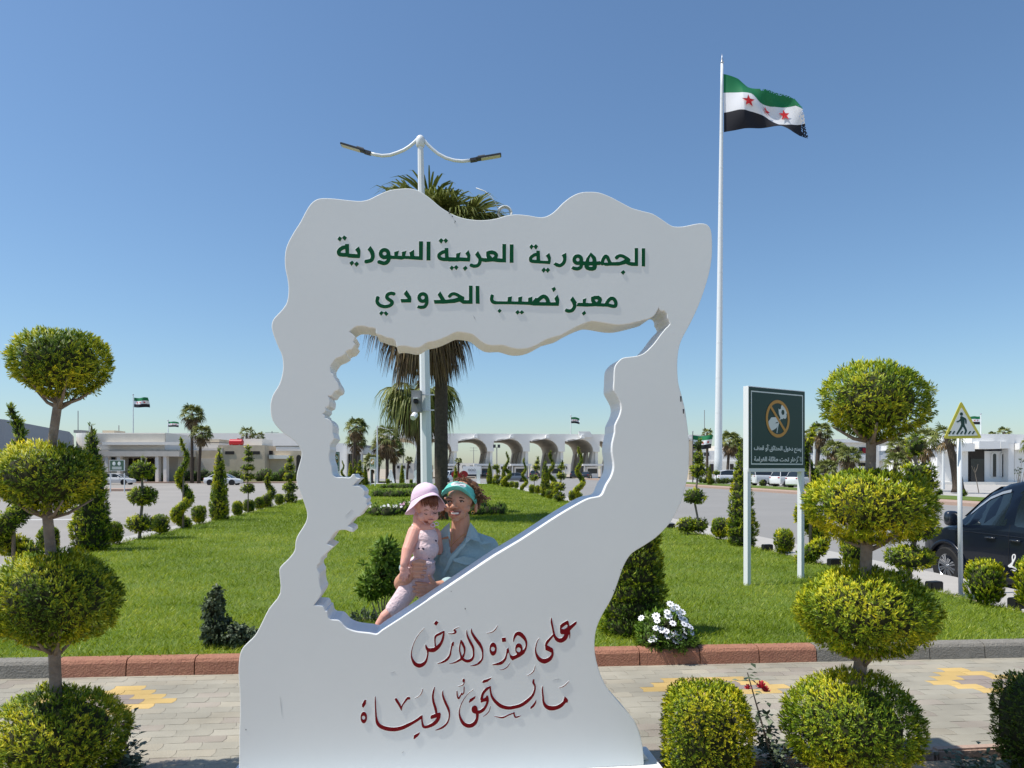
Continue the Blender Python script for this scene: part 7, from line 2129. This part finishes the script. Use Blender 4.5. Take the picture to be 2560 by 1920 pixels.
    # curly hair
    h = MB(); rg = random.Random(12)
    for (x, y, Y, a, b_, c) in ((1158,1214,4.36,.07,.07,.05), (1180,1222,4.365,.045,.06,.05), (1196,1242,4.365,.024,.04,.045), (1176,1252,4.33,.026,.055,.04), (1155,1245,4.385,.07,.05,.08), (1196,1262,4.37,.014,.03,.03)):
        h.ell(wp((x, y, Y)), (a, b_, c), 14, 10)
    for k in range(210):
        q = rg.random(); x0 = 1140+62*q+rg.uniform(-6, 6); y0 = 1200+44*max(0, q-.25)**1.3*1.4+rg.uniform(-4, 9); Y0 = 4.33+rg.uniform(-.03, .07)
        p = wp((x0, y0, Y0)); d = Vector((rg.uniform(-.2, 1), rg.uniform(-.6, .5), rg.uniform(-1.0, .25))).normalized()
        ln = rg.uniform(.03, .075); ph = rg.uniform(0, 6.28); rr_ = rg.uniform(.004, .009)
        s1 = d.orthogonal().normalized(); s2 = d.cross(s1)
        h.tube([p+d*ln*i/9+(s1*math.cos(ph+i*1.1)+s2*math.sin(ph+i*1.1))*rr_ for i in range(10)], [.0042-.00028*i for i in range(10)], 5)
    for k in range(14):
        p = wp((rg.uniform(1103, 1112), rg.uniform(1262, 1280), 4.31)); d = Vector((rg.uniform(-.3, .1), 0, -1)).normalized(); ph = rg.uniform(0, 6)
        h.tube([p+d*.055*i/8+Vector((math.cos(ph+i), math.sin(ph+i), 0))*.006 for i in range(9)], .0022, 5)
    h.build('hair', M['hair'], t, smooth=True)
    # shirt
    s = MB()
    E(s, 1160, 1402, 4.372, .185, .122, .165); E(s, 1162, 1480, 4.38, .165, .115, .16); E(s, 1162, 1570, 4.38, .175, .12, .10); E(s, 1112, 1440, 4.36, .10, .085, .12)
    C(s, (1150, 1343, 4.37), .058, (1098, 1358, 4.385), .062); C(s, (1152, 1341, 4.37), .058, (1220, 1368, 4.37), .066)
    C(s, (1151, 1322, 4.345), .064, (1150, 1350, 4.355), .075)
    C(s, (1222, 1370, 4.37), .064, (1222, 1470, 4.32), .056); C(s, (1222, 1470, 4.32), .056, (1118, 1462, 4.14), .047)
    C(s, (1098, 1358, 4.385), .06, (1045, 1410, 4.28), .055); C(s, (1045, 1410, 4.28), .055, (1012, 1420, 4.27), .036)
    sh = remesh(s, 'shirt', M['shirt'], 0.0055, t, 4, 0.5)
    cut_front(sh, [(1124,1300),(1176,1300),(1172,1330),(1157,1354),(1127,1386),(1122,1350)], 4.37)
    def flap(name, pts, th=.004):
        P = [wp(p) for p in pts]; n = len(P)
        vs = P + [p+Vector((0, th, -th*.3)) for p in P]
        return MB().add(vs, [tuple(range(n)), tuple(range(2*n-1, n-1, -1))] + [((i+1) % n, i, n+i, n+(i+1) % n) for i in range(n)]).build(name, M['shirt'], t)
    flap('collar', [(1124,1306,4.285),(1108,1320,4.285),(1094,1336,4.295),(1104,1345,4.255),(1120,1340,4.235),(1126,1352,4.235)])
    flap('collar', [(1176,1306,4.30),(1192,1326,4.30),(1203,1356,4.245),(1177,1348,4.235),(1161,1362,4.225),(1166,1340,4.255)])
    flap('placket', [(1160,1358,4.228),(1166,1360,4.226),(1134,1398,4.226),(1110,1440,4.236),(1104,1438,4.236),(1126,1392,4.224)])
    flap('pocket_flap', [(1132,1398,4.222),(1160,1390,4.222),(1194,1398,4.232),(1191,1409,4.226),(1164,1413,4.216),(1134,1403,4.216)])
    flap('shoulder_tab', [(1196,1356,4.252),(1226,1352,4.297),(1228,1357,4.290),(1200,1362,4.247)])
    st = MB(); st.tube(cspline([wp(p) for p in [(1131,1330,4.262),(1129,1352,4.258),(1128,1366,4.262),(1136,1356,4.255),(1152,1342,4.262),(1164,1334,4.28)]], 5), .0016, 5); st.build('necklace', M['gold'], t)
    # lower body, out of sight behind the frame
    s = MB()
    E(s, 1162, 1590, 4.38, .178, .125, .12)
    cx = PX(1162, 0, 4.38).x
    for sg in (-1, 1):
        s.cap((cx+sg*.085, 4.38, .72), (cx+sg*.095, 4.37, .45), .085, .062, 14); s.cap((cx+sg*.095, 4.37, .45), (cx+sg*.10, 4.40, .09), .06, .048, 14)
    remesh(s, 'trousers', M['trouser'], 0.009, t, 4)
    for sg in (-1, 1):
        MB().ell((cx+sg*.105, 4.345, .045), (.046, .125, .046), 14, 9).build('shoe', M['dark'], t, smooth=True)
woman()
def child():
    t = empty('person', (0, 0, 0), 0, 'small child in a pale pink romper and pink sun hat on the woman\'s arm', 'person')
    s = MB()
    E(s, 1064, 1256, 4.20, .072, .082, .078); E(s, 1071, 1270, 4.155, .054, .055, .047); E(s, 1073, 1284, 4.150, .053, .050, .046)
    E(s, 1056, 1292, 4.135, .028, .03, .027); E(s, 1086, 1291, 4.128, .024, .028, .026); E(s, 1077, 1303, 4.122, .017, .018, .013)
    C(s, (1078, 1279, 4.105), .006, (1079.5, 1289, 4.094), .0088); E(s, 1077, 1299, 4.108, .015, .011, .010)
    E(s, 1042, 1276, 4.205, .008, .016, .018)
    C(s, (1050, 1295, 4.20), .042, (1050, 1325, 4.19), .043); E(s, 1062, 1345, 4.185, .072, .055, .06); E(s, 1066, 1318, 4.185, .052, .050, .034)
    C(s, (1036, 1330, 4.165), .040, (1019, 1374, 4.105), .033); C(s, (1019, 1374, 4.105), .034, (1011, 1411, 4.066), .025)
    E(s, 1010, 1424, 4.058, .025, .016, .024)
    for (x0, x1, y1) in ((1003, 999.5, 1447), (1008.5, 1006.5, 1452), (1014, 1013, 1452), (1018.5, 1019, 1446)):
        C(s, (x0, 1431, 4.05), .0076, ((x0+x1)/2-.5, 1441, 4.042), .0070); C(s, ((x0+x1)/2-.5, 1441, 4.042), .0070, (x1, y1, 4.054), .006)
    C(s, (1019, 1422, 4.052), .008, (1025, 1434, 4.044), .0068)
    C(s, (1088, 1335, 4.22), .036, (1096, 1375, 4.29), .03)
    C(s, (1000, 1508, 4.135), .034, (962, 1541, 4.115), .031); C(s, (962, 1541, 4.115), .030, (948, 1560, 4.11), .024); E(s, 941, 1572, 4.095, .026, .045, .02)
    C(s, (1074, 1515, 4.19), .034, (1080, 1570, 4.18), .028); E(s, 1080, 1590, 4.16, .026, .045, .02)
    remesh(s, 'skin', M['babyskin'], 0.0032, t, 4)
    for (x, y, Y) in ((1066, 1284.5, 4.1005), (1088.5, 1282, 4.1035)):
        MB().tube([wp((x-5.5, y-.5, Y+.006)), wp((x, y+1.6, Y-.001)), wp((x+5, y-.5, Y+.006))], [.0014, .0026, .0014], 6).build('closed_eye', M['brow'], t, smooth=True)
        MB().tube([wp((x-6, y-8.5, Y+.002)), wp((x, y-10, Y-.002)), wp((x+6, y-8.5, Y+.004))], .0016, 6).build('eyebrow', M['babyhair'], t, smooth=True)
    MB().tube([wp((1070, 1298.5, 4.102)), wp((1077, 1299.5, 4.094)), wp((1084, 1298, 4.103))], [.0015, .0036, .0015], 6).build('lip', M['lip'], t, smooth=True)
    h = MB(); rg = random.Random(3)
    for k in range(46):
        x = rg.uniform(1052, 1094); y1 = 1256+ (10 if x > 1074 else 4) + rg.uniform(-4, 8)
        h.tube([wp((x-2, 1238, 4.118)), wp((x, 1248, 4.099)), wp((x+rg.uniform(-1, 3), y1, 4.098))], [.004, .004, .0012], 5)
    h.ell(wp((1064, 1252, 4.205)), (.075, .086, .07), 14, 9)
    h.build('hair', M['babyhair'], t, smooth=True)
    # sun hat: dome and wavy brim
    base = [(1027,1258,4.20),(1034,1250,4.135),(1057,1239,4.103),(1082,1231,4.115),(1096,1237,4.19),(1087,1246,4.265),(1061,1255,4.285),(1036,1260,4.265)]
    brim = [(1013,1284,4.215),(1032,1268,4.105),(1058,1245.5,4.075),(1093,1239,4.09),(1113,1264,4.175),(1106,1277,4.29),(1062,1283,4.315),(1022,1287,4.285)]
    midb = [((a[0]*.5+b_[0]*.5), (a[1]*.5+b_[1]*.5)-(1.0 if i in (2, 3) else -1.5), (a[2]+b_[2])/2) for i, (a, b_) in enumerate(zip(base, brim))]
    c0 = (1063, 1206.5, 4.195)
    def ringat(f, lift):
        return [(c0[0]+(p[0]-c0[0])*f, c0[1]+(p[1]-c0[1])*lift, c0[2]+(p[2]-c0[2])*f) for p in base]
    dome = [ringat(.05, .0), ringat(.45, .10), ringat(.76, .30), ringat(.95, .62), base]
    sheet3(dome, 5, True, .004).build('hat_crown', M['hatpink'], t, smooth=True)
    sheet3([base, midb, brim], 6, True, .003).build('hat_brim', M['hatpink'], t, smooth=True)
    MB().tube([wp((1039, 1265, 4.145)), wp((1043, 1282, 4.142)), wp((1055, 1302, 4.125)), wp((1066, 1312, 4.13))], .0016, 6).build('hat_string', M['romper'], t, smooth=True)
    for k in range(2):
        q = wp((1082+9*k, 1313-3*k, 4.108)); MB().tube([q+Vector((.012*math.cos(i*math.pi/6), .003, .010*math.sin(i*math.pi/6))) for i in range(13)], .0022, 6).build('hat_bow', M['hatpink'], t, smooth=True)
    s = MB()
    E(s, 1067, 1346, 4.178, .069, .060, .070); E(s, 1063, 1372, 4.18, .081, .071, .075); E(s, 1051, 1420, 4.19, .090, .080, .075); E(s, 1050, 1405, 4.185, .094, .084, .022)
    C(s, (1036, 1316, 4.19), .020, (1050, 1345, 4.15), .022); C(s, (1080, 1320, 4.19), .020, (1078, 1345, 4.155), .022); C(s, (1036, 1316, 4.195), .020, (1044, 1340, 4.235), .02)
    C(s, (1036, 1452, 4.165), .062, (1003, 1500, 4.138), .055); C(s, (1003, 1500, 4.138), .055, (984, 1522, 4.13), .048)
    C(s, (1062, 1455, 4.19), .06, (1074, 1520, 4.19), .05)
    for k in range(7):
        x = 1028+8*k; s.tube([wp((x, 1403, 4.10+abs(k-3)*.008)), wp((x+2, 1409, 4.095+abs(k-3)*.008)), wp((x, 1415, 4.10+abs(k-3)*.008))], .010, 6)
    remesh(s, 'romper', M['romper'], 0.0048, t, 3)
    for (x, y, Y, r_) in ((1090, 1352, 4.117, .005), (1058, 1372, 4.108, .006), (1047, 1371, 4.109, .005), (1072, 1396, 4.105, .004), (1040, 1478, 4.095, .004), (1043, 1494, 4.10, .004)):
        MB().ell(wp((x, y, Y)), (r_*1.4, .002, r_), 8, 5, rot=Matrix.Rotation(0.7, 3, 'Y')).build('printed_sprig', M['printdark'], t)
child()
